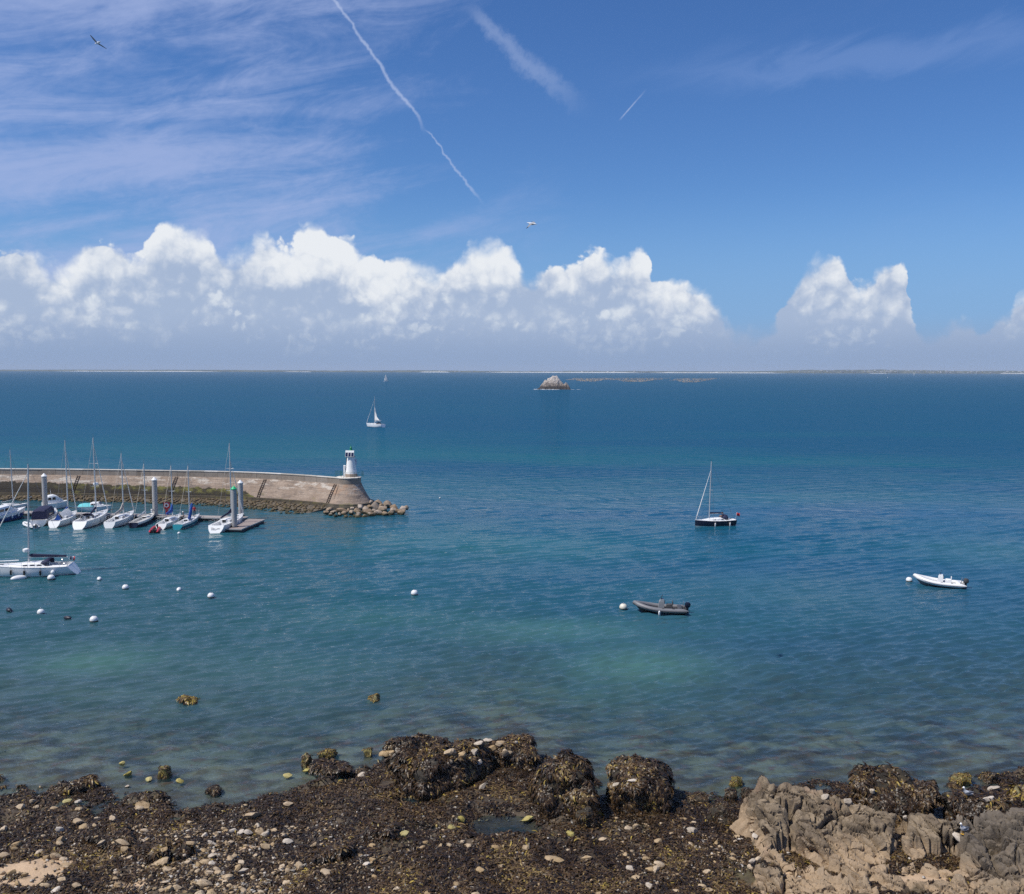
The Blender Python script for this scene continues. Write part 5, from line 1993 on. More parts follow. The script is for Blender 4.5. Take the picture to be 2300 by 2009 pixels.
# ------------------------------------------------------------------ far coast
def build_coast():
    D = 9000.0
    xs = np.arange(-9500, 9501, 30.0)
    rows = [(0, 0.0), (25, 1.0), (60, 0.45), (120, 0.8), (300, 1.0), (700, 0.9), (1500, 0.7)]
    px = 1150 + xs / D * FPX
    top = 10 + 5 * fbm(xs / 900, xs * 0, octv=3, seed=3) + np.interp(px, [0, 950, 1700, 1760, 1850, 2050, 2300, 2600], [2, 3, 3, 6, 19, 21, 14, 12])
    bump = 3.5 * np.abs(fbm(xs / 70, xs * 0 + 3, octv=3, seed=9)) + 2.0 * np.abs(vnoise(xs / 33, xs * 0, seed=4))
    top = top + bump
    V = []
    for k, (dy, f) in enumerate(rows):
        if k == 0: z = np.full_like(xs, -2.0)
        elif k == 1: z = 1.5 + 0 * xs
        else: z = top * f * (1 + 0.12 * vnoise(xs / 60, xs * 0 + k, seed=20 + k))
        V.append(np.stack([xs, D + dy + 60 * vnoise(xs / 1500, xs * 0, seed=2) + 0 * xs, z], 1))
    V = np.concatenate(V)
    me = np_mesh('far_coast', V, grid_quads(len(xs), len(rows)), smooth=True)
    m, nt, b = new_mat('coastal_woods')
    geo = nt.nodes.new('ShaderNodeNewGeometry')
    p = geo.outputs['Position']
    sep = nt.nodes.new('ShaderNodeSeparateXYZ')
    link(p, sep.inputs[0])
    n = noise(p, 0.006, 4, 0.6)
    n2 = noise(p, 0.02, 4, 0.7)
    col = mixc((n * 0.5 + n2 * 0.5).ss(0.42, 0.60), (0.028, 0.042, 0.024), (0.10, 0.11, 0.06))
    col = mixc(n2.ss(0.60, 0.70) * 0.6, col, (0.25, 0.23, 0.18))
    link(col, b.inputs['Base Color'])
    b.inputs['Roughness'].default_value = 0.95
    tag(obj('far_coast', me, m), kind='structure')
    # pale beaches at the water's edge
    SAND = pmat('far_beach_sand', (0.70, 0.70, 0.66), 0.9, var=0.1, scale=0.01)
    for x0, x1, h in ((135, 500, 4.0), (640, 700, 3.0), (940, 1010, 5.0), (1090, 1450, 5.5), (1460, 1760, 5.0), (1950, 1990, 3.0), (2240, 2420, 4.5)):
        a, b_ = (x0 - 1150) / FPX * D, (x1 - 1150) / FPX * D
        q = np.linspace(0, 1, 40)
        X = a + (b_ - a) * q
        hh = h * np.clip(np.minimum(q, 1 - q) * 8, 0.15, 1) * (0.8 + 0.4 * np.abs(vnoise(X / 90, X * 0, seed=31)))
        Yo = D + 60 * vnoise(X / 1500, X * 0, seed=2)
        V = np.concatenate([np.stack([X, Yo - 45, X * 0 - 0.5], 1), np.stack([X, Yo - 25, hh * 0.6], 1), np.stack([X, Yo + 22, hh], 1), np.stack([X, Yo + 40, hh * 0.3], 1)])
        tag(obj('far_beach', np_mesh('far_beach', V, grid_quads(40, 4), smooth=True), SAND), kind='structure')
    # scattered houses on the right hand hills
    rs = np.random.RandomState(12)
    t = MB()
    for k in range(90):
        pxx = rs.uniform(1790, 2320) if k < 70 else rs.uniform(900, 1700)
        X = (pxx - 1150) / FPX * D
        z = np.interp(X, xs, top) * rs.uniform(0.25, 0.85)
        w = rs.uniform(10, 20)
        t.mat(0).box((X, D + 40 + rs.uniform(0, 30), z + 1.5), (w, 8, 6))
        t.mat(1).add([(X - w / 2, D + 35, z + 4.5), (X + w / 2, D + 35, z + 4.5), (X + w / 2, D + 45, z + 7.5), (X - w / 2, D + 45, z + 7.5)], [(0, 1, 2, 3)])
    o = t.build('far_houses', [pmat('far_house_wall', (0.7, 0.68, 0.64), 0.9), pmat('far_house_roof', (0.12, 0.11, 0.12), 0.9)], smooth=False)
    tag(o, 'pale specks of houses scattered over the far wooded shore', 'houses', kind='stuff')


build_coast()


# ------------------------------------------------------------------ rocky islet
def build_islet():
    c = P(1244, 875)
    s = c.y / FPX * 1.0
    root = thing('rocky_islet', 'pale guano streaked rocky islet standing alone in the bay', 'islet', c.to_tuple())
    W, H = 74 * s, 30 * s
    xs = np.linspace(-W * 0.56, W * 0.56, 130)
    ys = np.linspace(-W * 0.30, W * 0.30, 80)
    X, Y = np.meshgrid(xs, ys)
    x, y = X.ravel(), Y.ravel()
    u = (x / W) + 0.5
    prof = np.interp(u, [-0.05, 0.0, 0.06, 0.14, 0.22, 0.32, 0.42, 0.52, 0.60, 0.68, 0.74, 0.80, 0.86, 0.91, 0.96, 1.0, 1.05],
                     [-0.2, 0.02, 0.12, 0.42, 0.62, 0.78, 0.93, 1.0, 0.90, 0.72, 0.52, 0.40, 0.55, 0.45, 0.28, 0.02, -0.2])
    k = np.clip(1 - (np.abs(y) / (W * 0.26)) ** 1.8, -0.3, 1)
    rid = np.abs(fbm(x / 6, y / 6, octv=4, seed=2))
    cr = np.abs(vnoise(x / 3.2 + 0.5 * y, y / 3, seed=6))
    z = H * (prof * k) + (rid - 0.25) * 5.0 * np.clip(prof, 0, 1) - 2.6 * np.exp(-cr / 0.08) * np.clip(prof * 2, 0, 1) + 1.1 * fbm(x / 1.6, y / 1.6, octv=3, seed=8)
    z = np.where(prof <= 0, np.minimum(z, -1), z) - 0.2
    me = np_mesh('rock', np.stack([x, y, z], 1), grid_quads(130, 80), smooth=False)
    m, nt, b = new_mat('guano_rock')
    tc = nt.nodes.new('ShaderNodeTexCoord')
    p = tc.outputs['Object']
    sep = nt.nodes.new('ShaderNodeSeparateXYZ')
    link(p, sep.inputs[0])
    z_ = E(sep.outputs[2])
    n = noise(p, 0.35, 5, 0.65)
    n2 = noise(p, 1.3, 4, 0.65)
    col = mixc(n.ss(0.4, 0.62), (0.085, 0.07, 0.06), (0.22, 0.18, 0.15))
    col = mixc((n2 * 0.75 + z_ * 0.022 - 0.1).ss(0.40, 0.56) * 0.85, col, (0.55, 0.49, 0.44))
    col = mixc((z_ + (n - 0.5) * 7.0).ss(5.5, 2.5), col, (0.035, 0.028, 0.024))
    link(col, b.inputs['Base Color'])
    b.inputs['Roughness'].default_value = 0.95
    obj('rock', me, m, root)
    FO = pmat('sea_foam', (0.75, 0.78, 0.80), 0.9, var=0.1, scale=0.3)
    # surf: lumpy ribbon of broken water along the near side
    rs = np.random.RandomState(5)
    f = MB()
    for kx in np.linspace(-0.56, 0.10, 26):
        f.ell((kx * W + rs.uniform(-1, 1), -W * 0.235 * (1 - (kx * 1.6) ** 2 * 0.5) - 2.5, 0.1), (rs.uniform(0.8, 2.2), rs.uniform(0.4, 1.0), rs.uniform(0.08, 0.40)), 8, 4)
    for kx in np.linspace(0.5, 0.7, 3):
        f.ell((kx * W + rs.uniform(-2, 2), -W * 0.10, 0.05), (rs.uniform(1.2, 3.2), 0.5, 0.12), 8, 4)
    f.build('surf', [FO], root)


build_islet()


def build_farm():
    rs = np.random.RandomState(3)
    m = pmat('mussel_floats', (0.20, 0.165, 0.12), 0.8, var=0.4, scale=0.05)
    m2 = pmat('mussel_floats_pale', (0.42, 0.34, 0.26), 0.8, var=0.4, scale=0.05)
    for (x0, x1, ya, yb, lab) in ((1272, 1395, 850, 857, 'leftmost field of floating mussel lines behind the islet'),
                                  (1370, 1508, 850, 858, 'middle field of floating mussel lines right of the islet'),
                                  (1505, 1618, 850.5, 859, 'rightmost field of floating mussel lines on the bay')):
        f = MB()
        for row in range(9):
            q = row / 8
            y = ya + (yb - ya) * q
            a = x0 + (x1 - x0) * (0.25 - 0.25 * (1 - q)) if q > 0.5 else x0 + (x1 - x0) * 0.3 * (0.5 - q)
            b_ = x1 - (x1 - x0) * 0.45 * q
            n = int((b_ - a) / 1.5)
            for i in range(n):
                if rs.uniform() < 0.25: continue
                p = P(a + (b_ - a) * i / n + rs.uniform(-0.5, 0.5), y + rs.uniform(-0.3, 0.3))
                r = rs.uniform(0.5, 1.0)
                f.mat(0 if rs.uniform() < 0.6 else 1)
                f.ell((p.x, p.y, 0.1), (r * 1.5, r, r * 0.9), 6, 4)
        tag(f.build('mussel_farm', [m, m2]), lab, 'mussel farm', kind='stuff')


build_farm()


# ------------------------------------------------------------------ gulls
GW = pmat('gull_white', (0.78, 0.78, 0.78), 0.8, var=0.05, scale=20)
GG = pmat('gull_grey', (0.24, 0.25, 0.27), 0.8, var=0.1, scale=20)
GK = pmat('gull_black', (0.02, 0.02, 0.022), 0.8)
GY = pmat('gull_bill', (0.55, 0.32, 0.03), 0.5)


def gull(name, label, loc, f, w, wing, stand=False, s=1.0):
    """f forward, w towards the left wing tip; wing = list of (span, back, up) for each side"""
    f = Vector(f).normalized()
    w = Vector(w)
    w = (w - f * w.dot(f)).normalized()
    u = f.cross(w)
    if u.z < 0 and stand: u = -u
    root = thing(name, label, 'gull', loc)
    def q(a, b, c): return (f * a + w * b + u * c) * s
    mb = MB()
    secs = [(-0.34, 0.004, 0.012, 0.02), (-0.26, 0.055, 0.02, 0.015), (-0.16, 0.065, 0.05, 0.0), (-0.02, 0.085, 0.085, -0.01), (0.10, 0.075, 0.075, 0.0), (0.19, 0.045, 0.05, 0.025),
            (0.24, 0.042, 0.046, 0.035), (0.29, 0.025, 0.028, 0.03), (0.32, 0.012, 0.014, 0.024)]
    if stand:                                  # upright carriage, neck raised
        secs = [(-0.36, 0.006, 0.012, -0.07), (-0.26, 0.035, 0.02, -0.05), (-0.15, 0.07, 0.06, -0.03), (-0.02, 0.085, 0.095, 0.0), (0.08, 0.075, 0.095, 0.04),
                (0.13, 0.05, 0.06, 0.11), (0.155, 0.042, 0.05, 0.17), (0.19, 0.045, 0.052, 0.225), (0.235, 0.026, 0.03, 0.228), (0.26, 0.012, 0.014, 0.222)]
    rr = [[q(a, b * math.cos(t), c * math.sin(t) + d) for t in [2 * math.pi * k / 10 for k in range(10)]] for a, b, c, d in secs]
    mb.mat(0).loft(rr, True, True)
    if not stand:
        for sg, pts in zip((1, -1), wing):
            rr = []
            for (sp, bk, up, ch) in pts:
                a = q(bk + ch * 0.5, sg * sp, up)
                b = q(bk - ch * 0.5, sg * sp, up - 0.01)
                n = u * 0.012 * s
                rr.append([a, (a + b) / 2 + n, b, (a + b) / 2 - n])
            for i in range(len(rr) - 1):
                mb.mat(1 if i < len(rr) - 2 else 2)
                for j in range(4):
                    k = (j + 1) % 4
                    mb.add([rr[i][j], rr[i][k], rr[i + 1][k], rr[i + 1][j]], [(0, 1, 2, 3)])
            mb.mat(2).add(rr[-1], [(0, 1, 2, 3)])
    else:
        for sg in (1, -1):
            mb.mat(1).loft([[q(a, sg * (b + 0.012 * math.cos(t)), c + d * math.sin(t)) for t in [2 * math.pi * k / 6 for k in range(6)]]
                            for a, b, c, d in ((0.12, 0.06, 0.02, 0.02), (0.0, 0.085, 0.02, 0.055), (-0.18, 0.06, 0.03, 0.04), (-0.36, 0.02, 0.02, 0.012))], True, True)
    mb.build('body', [GW, GG, GK], root)
    b = MB()
    b.tube([q(0.25, 0, 0.224), q(0.31, 0, 0.215)] if stand else [q(0.31, 0, 0.026), q(0.37, 0, 0.018)], [0.012 * s, 0.003 * s], 6)
    b.build('bill', [GY], root)
    if stand:
        lg = MB()
        for sg in (1, -1):
            lg.tube([q(0.0, sg * 0.03, -0.07), q(0.0, sg * 0.03, -0.20)], 0.007 * s, 5)
            lg.box(tuple(q(0.03, sg * 0.03, -0.20)), (0.07 * s, 0.05 * s, 0.01))
        lg.build('legs', [GY], root)
    return root


def at_dist(px, py, dist):
    return (Vector((0, 0, CAM_H)) + ray(px, py) * dist).to_tuple()


SPR = [(0.05, 0.06, 0.03, 0.19), (0.28, 0.09, 0.10, 0.18), (0.46, 0.06, 0.12, 0.14), (0.60, -0.02, 0.09, 0.10), (0.70, -0.10, 0.06, 0.04)]
gull('flying_gull', 'dark gull gliding high in the upper left of the sky', at_dist(219, 97, 74), (-0.72, 0.45, -0.05), (-0.62, -0.55, 0.38), (SPR, SPR), s=0.95)
DN = [(0.05, 0.06, 0.03, 0.20), (0.24, 0.10, 0.05, 0.18), (0.42, 0.06, -0.06, 0.14), (0.56, 0.0, -0.22, 0.10), (0.64, -0.06, -0.33, 0.04)]
UPW = [(0.05, 0.06, 0.03, 0.20), (0.24, 0.06, 0.12, 0.19), (0.42, -0.04, 0.14, 0.15), (0.58, -0.18, 0.12, 0.10), (0.68, -0.28, 0.11, 0.04)]
gull('flying_gull', 'white gull flapping just above the clouds near the centre', at_dist(1194, 503, 68), (0.86, -0.30, -0.22), (0.25, 0.9, 0.12), (UPW, DN), s=1.1)


# ------------------------------------------------------------------ people
def person(label, loc, rz, shirt, trousers, joints, hair=(0.05, 0.03, 0.02), cap=None, held=None):
    """one continuous skinned body; joints maps names to points (metres, +X ahead)"""
    root = thing('person', label, 'person', loc, rz)
    order = ['pelvis', 'waist', 'chest', 'neck', 'head', 'crown', 'lsh', 'lel', 'lwr', 'lha', 'rsh', 'rel', 'rwr', 'rha', 'lhip', 'lkn', 'lan', 'lto', 'rhip', 'rkn', 'ran', 'rto']
    rad = dict(pelvis=(.17, .12), waist=(.15, .11), chest=(.18, .12), neck=(.06, .06), head=(.095, .10), crown=(.07, .08), lsh=(.065, .065), lel=(.048, .048), lwr=(.034, .034), lha=(.04, .022),
               lhip=(.09, .09), lkn=(.062, .062), lan=(.042, .042), lto=(.045, .03))
    for k in list(rad):
        if k[0] == 'l': rad['r' + k[1:]] = rad[k]
    edges = [('pelvis', 'waist'), ('waist', 'chest'), ('chest', 'neck'), ('neck', 'head'), ('head', 'crown'), ('chest', 'lsh'), ('lsh', 'lel'), ('lel', 'lwr'), ('lwr', 'lha'), ('chest', 'rsh'), ('rsh', 'rel'),
             ('rel', 'rwr'), ('rwr', 'rha'), ('pelvis', 'lhip'), ('lhip', 'lkn'), ('lkn', 'lan'), ('lan', 'lto'), ('pelvis', 'rhip'), ('rhip', 'rkn'), ('rkn', 'ran'), ('ran', 'rto')]
    vs = [joints[k] for k in order]
    es = [(order.index(a), order.index(b)) for a, b in edges]
    rl = [rad[k] for k in order]
    # five short finger chains on each hand
    for sd in 'lr':
        h, w_ = Vector(joints[sd + 'ha']), Vector(joints[sd + 'wr'])
        d = (h - w_).normalized()
        s_ = Vector((1, 0, 0)) if abs(d.x) < 0.7 else Vector((0, 0, 1))
        s_ = (s_ - d * s_.dot(d)).normalized()
        for i, (off, ln) in enumerate(((-0.03, .07), (-0.01, .08), (0.01, .075), (0.03, .06), (0.045, .045))):
            vs += [h + s_ * off + d * (ln * 0.5 if i < 4 else -0.01), h + s_ * (off * 1.1 if i < 4 else off * 1.5) + d * ln * (1 if i < 4 else 0.5)]
            rl += [(.009, .009), (.008, .008)]
            n = len(vs)
            es += [(order.index(sd + 'ha'), n - 2), (n - 2, n - 1)]
    me = bpy.data.meshes.new('body')
    me.from_pydata([tuple(v) for v in vs], es, [])
    tmp = bpy.data.objects.new('tmp_body', me)
    COL.objects.link(tmp)
    tmp.modifiers.new('s', 'SKIN')
    if not me.skin_vertices:
        bpy.context.view_layer.objects.active = tmp
    for sv, r in zip(me.skin_vertices[0].data, rl):
        sv.radius = r
    me.skin_vertices[0].data[0].use_root = True
    tmp.modifiers.new('d', 'SUBSURF').levels = 1
    bpy.context.view_layer.update()
    out = bpy.data.meshes.new_from_object(tmp.evaluated_get(bpy.context.evaluated_depsgraph_get()))
    bpy.data.objects.remove(tmp)
    out.materials.clear()
    for m in (shirt, trousers, SKIN, BLACK):
        out.materials.append(m)
    J = {k: Vector(v) for k, v in joints.items()}
    seg = [(a, b) for a, b in edges]
    for p in out.polygons:
        c = p.center
        best, bd = None, 9
        for a, b in seg:
            A, B = J[a], J[b]
            t = max(0, min(1, (c - A).dot(B - A) / max((B - A).length_squared, 1e-6)))
            dd = (c - A.lerp(B, t)).length
            if dd < bd: best, bd, bt = (a, b), dd, t
        a, b = best
        if b in ('head', 'crown') or b[1:] in ('wr', 'ha'): i = 2
        elif b[1:] == 'to': i = 3
        elif b[1:] in ('hip', 'kn', 'an'): i = 1
        else: i = 0
        if bd > 0.30: i = 2
        p.material_index = i
        p.use_smooth = True
    bo = obj('body', out, None, root)
    h = J['head'].lerp(J['crown'], 0.55)
    fwd = Vector((1, 0, 0))
    MB().ell(tuple(h + Vector((-0.02, 0, 0.035))), (0.125, 0.115, 0.105), 12, 8).build('hair' if cap is None else 'cap', [cap or pmat('hair_dark', hair, 0.8)], root)
    fc = MB()
    hh = J['head']
    fc.mat(0).ell(tuple(hh + Vector((0.10, 0, 0.03))), (0.022, 0.016, 0.028), 6, 4)
    fc.mat(1)
    for y in (-0.035, 0.035):
        fc.ell(tuple(hh + Vector((0.093, y, 0.055))), (0.01, 0.014, 0.01), 6, 4)
    fc.ell(tuple(hh + Vector((0.09, 0, -0.025))), (0.01, 0.028, 0.007), 6, 4)
    fc.mat(0)
    for y in (-0.10, 0.10):
        fc.ell(tuple(hh + Vector((0.0, y, 0.03))), (0.02, 0.012, 0.03), 6, 4)
    fc.build('face', [SKIN, pmat('face_dark', (0.06, 0.02, 0.02), 0.5)], root)
    return root


STAND = dict(pelvis=(0, 0, .92), waist=(0, 0, 1.08), chest=(0, 0, 1.32), neck=(.02, 0, 1.47), head=(.04, 0, 1.57), crown=(.03, 0, 1.67), lsh=(0, .19, 1.38), lel=(.02, .26, 1.12), lwr=(.14, .25, .92), lha=(.19, .24, .84),
             rsh=(0, -.19, 1.38), rel=(.02, -.26, 1.12), rwr=(.14, -.25, .92), rha=(.19, -.24, .84), lhip=(0, .10, .88), lkn=(.03, .11, .48), lan=(0, .12, .07), lto=(.16, .13, .04), rhip=(0, -.10, .88),
             rkn=(.0, -.11, .48), ran=(-.05, -.12, .07), rto=(.11, -.13, .04))
person('person in a red jacket standing on the walkway behind the teal sailboat', P(437, 1160.0, 0.53).to_tuple(), math.radians(-70), RED, NAVY, STAND)
HELM = dict(STAND)
HELM.update(chest=(.12, 0, 1.28), neck=(.20, 0, 1.42), head=(.25, 0, 1.52), crown=(.25, 0, 1.62), waist=(.04, 0, 1.06), lsh=(.10, .19, 1.33), lel=(.30, .24, 1.12), lwr=(.52, .20, 1.06), lha=(.60, .18, 1.05),
            rsh=(.10, -.19, 1.33), rel=(.30, -.24, 1.14), rwr=(.52, -.18, 1.08), rha=(.60, -.16, 1.06))
_hp = P(1625, 1180)
person('person in dark clothes leaning forward in the cockpit of the navy hulled yacht', (_hp.x, _hp.y, 0.38), math.radians(178), NAVY, BLACK, HELM)
SIT = dict(STAND)
SIT.update(lkn=(.36, .13, .90), lan=(.42, .13, .50), lto=(.56, .13, .46), rkn=(.36, -.13, .90), ran=(.42, -.13, .50), rto=(.56, -.13, .46), chest=(.06, 0, 1.30), neck=(.10, 0, 1.45), head=(.13, 0, 1.55), crown=(.13, 0, 1.65))
_hp = P(413, 1172)
person('person in black with a white cap sitting at the edge by the teal sailboat', (_hp.x, _hp.y, -0.08), math.radians(200), BLACK, BLACK, SIT, cap=SAILW)
# ------------------------------------------------------------------ foreshore: rocks, stones, weed
def weed_mat():
    m, nt, b = new_mat('bladder_wrack')
    at = nt.nodes.new('ShaderNodeAttribute')
    at.attribute_name = 'tint'
    link(at.outputs['Color'], b.inputs['Base Color'])
    b.inputs['Roughness'].default_value = 0.42
    b.inputs['Specular IOR Level'].default_value = 0.35
    return m


WEED = weed_mat()


def blades(pts, nrm, rs, size=1.0, down=0.6, palette=0, lift=0.05, azim=None):
    """curled strap fronds rooted at pts: three-segment ribbons"""
    n = len(pts)
    nrm = nrm / np.maximum(np.linalg.norm(nrm, axis=1)[:, None], 1e-6)
    g = np.array([0, 0, -1.0])
    gt = g - nrm * (nrm @ g)[:, None]
    r = rs.normal(size=(n, 3))
    r = r - nrm * (r * nrm).sum(1)[:, None]
    r /= np.linalg.norm(r, axis=1)[:, None] + 1e-6
    t = r * (1 - down * np.linalg.norm(gt, axis=1)[:, None]) + gt * down * 1.8
    if azim is not None:
        t = t + azim * 0.5
    t /= np.linalg.norm(t, axis=1)[:, None] + 1e-6
    s = np.cross(nrm, t)
    L = size * rs.uniform(0.10, 0.30, n)
    W = size * rs.uniform(0.016, 0.038, n)
    up = rs.uniform(0.3, 1.4, n) * lift
    bend = rs.uniform(-0.55, 0.55, n)
    tw = rs.uniform(-0.8, 0.8, n)
    prof = ((0.0, 0.0, 0.6), (0.34, 1.0, 1.0), (0.70, 0.75, 0.9), (1.0, 0.05, 0.35))
    V = np.zeros((n, 8, 3))
    for k, (q, h, w) in enumerate(prof):
        c = pts + t * (L * q)[:, None] + s * (L * bend * q * q)[:, None] + nrm * (up * h + 0.008)[:, None]
        sd = s * np.cos(tw * q)[:, None] + nrm * np.sin(tw * q)[:, None]
        V[:, 2 * k] = c + sd * (W * w)[:, None]
        V[:, 2 * k + 1] = c - sd * (W * w)[:, None]
    base = (np.arange(n) * 8)[:, None]
    Q = np.concatenate([base + np.array([[2 * k, 2 * k + 1, 2 * k + 3, 2 * k + 2]]) for k in range(3)], 0)
    u = rs.uniform(size=n)
    cols = np.array([[0.022, 0.016, 0.010], [0.045, 0.030, 0.016], [0.075, 0.052, 0.026], [0.115, 0.085, 0.042], [0.17, 0.135, 0.060], [0.30, 0.255, 0.06]])
    cdf = [[0.30, 0.62, 0.84, 0.95, 0.99, 1.0], [0.55, 0.85, 0.95, 0.985, 0.997, 1.0], [0.08, 0.25, 0.50, 0.75, 0.94, 1.0], [0.02, 0.08, 0.20, 0.40, 0.62, 1.0]][palette]
    ci = np.searchsorted(cdf, u)
    C = cols[np.minimum(ci, 5)] * rs.uniform(0.75, 1.3, (n, 1)) * np.array([0.95, 0.80, 0.70])
    C = np.concatenate([C, np.ones((n, 1))], 1)
    C8 = np.repeat(C, 8, axis=0)
    return V.reshape(-1, 3), Q, C8


def blade_mesh(name, parts):
    off, vs, qs, cs = 0, [], [], []
    for v, q, c in parts:
        vs.append(v)
        qs.append(q + off)
        cs.append(c)
        off += len(v)
    return np_mesh(name, np.concatenate(vs), np.concatenate(qs), None, smooth=True, attrs={'tint': ('FLOAT_COLOR', np.concatenate(cs))})


# ---- weed-covered boulders: (x0, x1, top, foot, label, palette, name)
def solve_boulder(x0, x1, yt, yb, dk=0.42, zb=0.0):
    xm = (x0 + x1) / 2
    pf = P(xm, yb, zb)
    ppm = FPX / (pf.y * math.cos(PITCH) + (CAM_H - zb) * math.sin(PITCH))
    w = (x1 - x0) / ppm
    dy = w * dk
    d = ray(xm, yt)
    yc = pf.y + dy
    zt = CAM_H + d.z / d.y * yc
    return Vector((pf.x * yc / pf.y, yc, zb)), w, dy, max(zt, zb + 0.10)


WEED_BOULDERS = [
    (838, 1130, 1668, 1808, 'broad seaweed draped rock mass crowned with pale stones at the water edge', 0, 0.40, 5),
    (1085, 1236, 1668, 1748, 'low seaweed covered ledge running right from the pale crowned rock', 0, 0.45, 4),
    (1178, 1352, 1714, 1842, 'rounded dark seaweed covered boulder just right of the pale crowned rock', 0, 0.42, 5),
    (1366, 1536, 1735, 1842, 'blocky brown seaweed covered boulder between the two water inlets', 0, 0.42, 5),
    (1590, 1657, 1808, 1856, 'small square seaweed covered boulder left of the craggy outcrop', 0, 0.4, 4),
    (1905, 2106, 1740, 1862, 'large black and brown seaweed covered boulder behind the craggy outcrop', 1, 0.42, 5),
    (2112, 2290, 1782, 1892, 'black weed covered boulder with a gull on top at right', 1, 0.42, 5),
    (2256, 2345, 1768, 1868, 'yellow brown weed covered rock at the right edge', 2, 0.5, 4),
    (142, 216, 1752, 1790, 'dark seaweed covered rock at the left shore line', 0, 0.45, 4),
    (1636, 1674, 1744, 1770, 'small olive rock awash above the craggy outcrop', 2, 0.5, 3),
    (1624, 1656, 1774, 1808, 'upright small weedy rock in the inlet left of the craggy outcrop', 0, 0.5, 3),
    (2138, 2182, 1736, 1768, 'rounded yellow olive rock awash at far right', 2, 0.5, 3),
    (2202, 2242, 1734, 1762, 'rightmost small weedy rock awash', 0, 0.5, 3),
    (1664, 1722, 1774, 1806, 'low weedy rock at the foot of the craggy outcrop by the water', 0, 0.5, 3),
    (1538, 1588, 1784, 1808, 'flat weedy rock in the inlet right of the blocky boulder', 0, 0.5, 3),
    (392, 446, 1566, 1581, 'long low olive weed rock breaking the surface offshore on the left', 2, 0.35, 3),
    (826, 854, 1561, 1576, 'small yellow green weed rock breaking the surface offshore near the centre', 2, 0.5, 3),
    (680, 702, 1692, 1728, 'upright yellow weed stone standing in the shallows', 2, 0.5, 3),
    (714, 756, 1684, 1708, 'low yellow brown weed rock in the shallows left of the pale crowned rock', 2, 0.5, 3),
    (700, 800, 1716, 1748, 'flat weedy reef with white stones left of the pale crowned rock', 0, 0.4, 4),
    (460, 498, 1766, 1787, 'small brown weed rock in the shallows left of centre', 0, 0.5, 3),
    (816, 836, 1682, 1700, 'tiny olive weed rock beside the left end of the pale crowned rock', 2, 0.5, 3),
    (354, 386, 1722, 1752, 'yellow weed stone leaning in the shallows on the left', 2, 0.5, 3),
    (190, 312, 1855, 1905, 'black weed covered rock among pale stones on the left foreshore', 1, 0.4, 4),
    (340, 440, 1895, 1945, 'low black weed covered hump behind a pale slab on the left foreshore', 1, 0.4, 4),
    (1285, 1352, 1818, 1865, 'dark weed covered hump just right of the tide pool', 0, 0.4, 4),
    (820, 905, 1855, 1895, 'low weedy hump left of the tide pool', 0, 0.4, 4),
    (715, 800, 1905, 1945, 'weedy hump with white flecks at centre left of the foreshore', 0, 0.4, 4),
    (1690, 1760, 1940, 2000, 'black weed covered rock at the lower left foot of the craggy outcrop', 1, 0.4, 4),
]


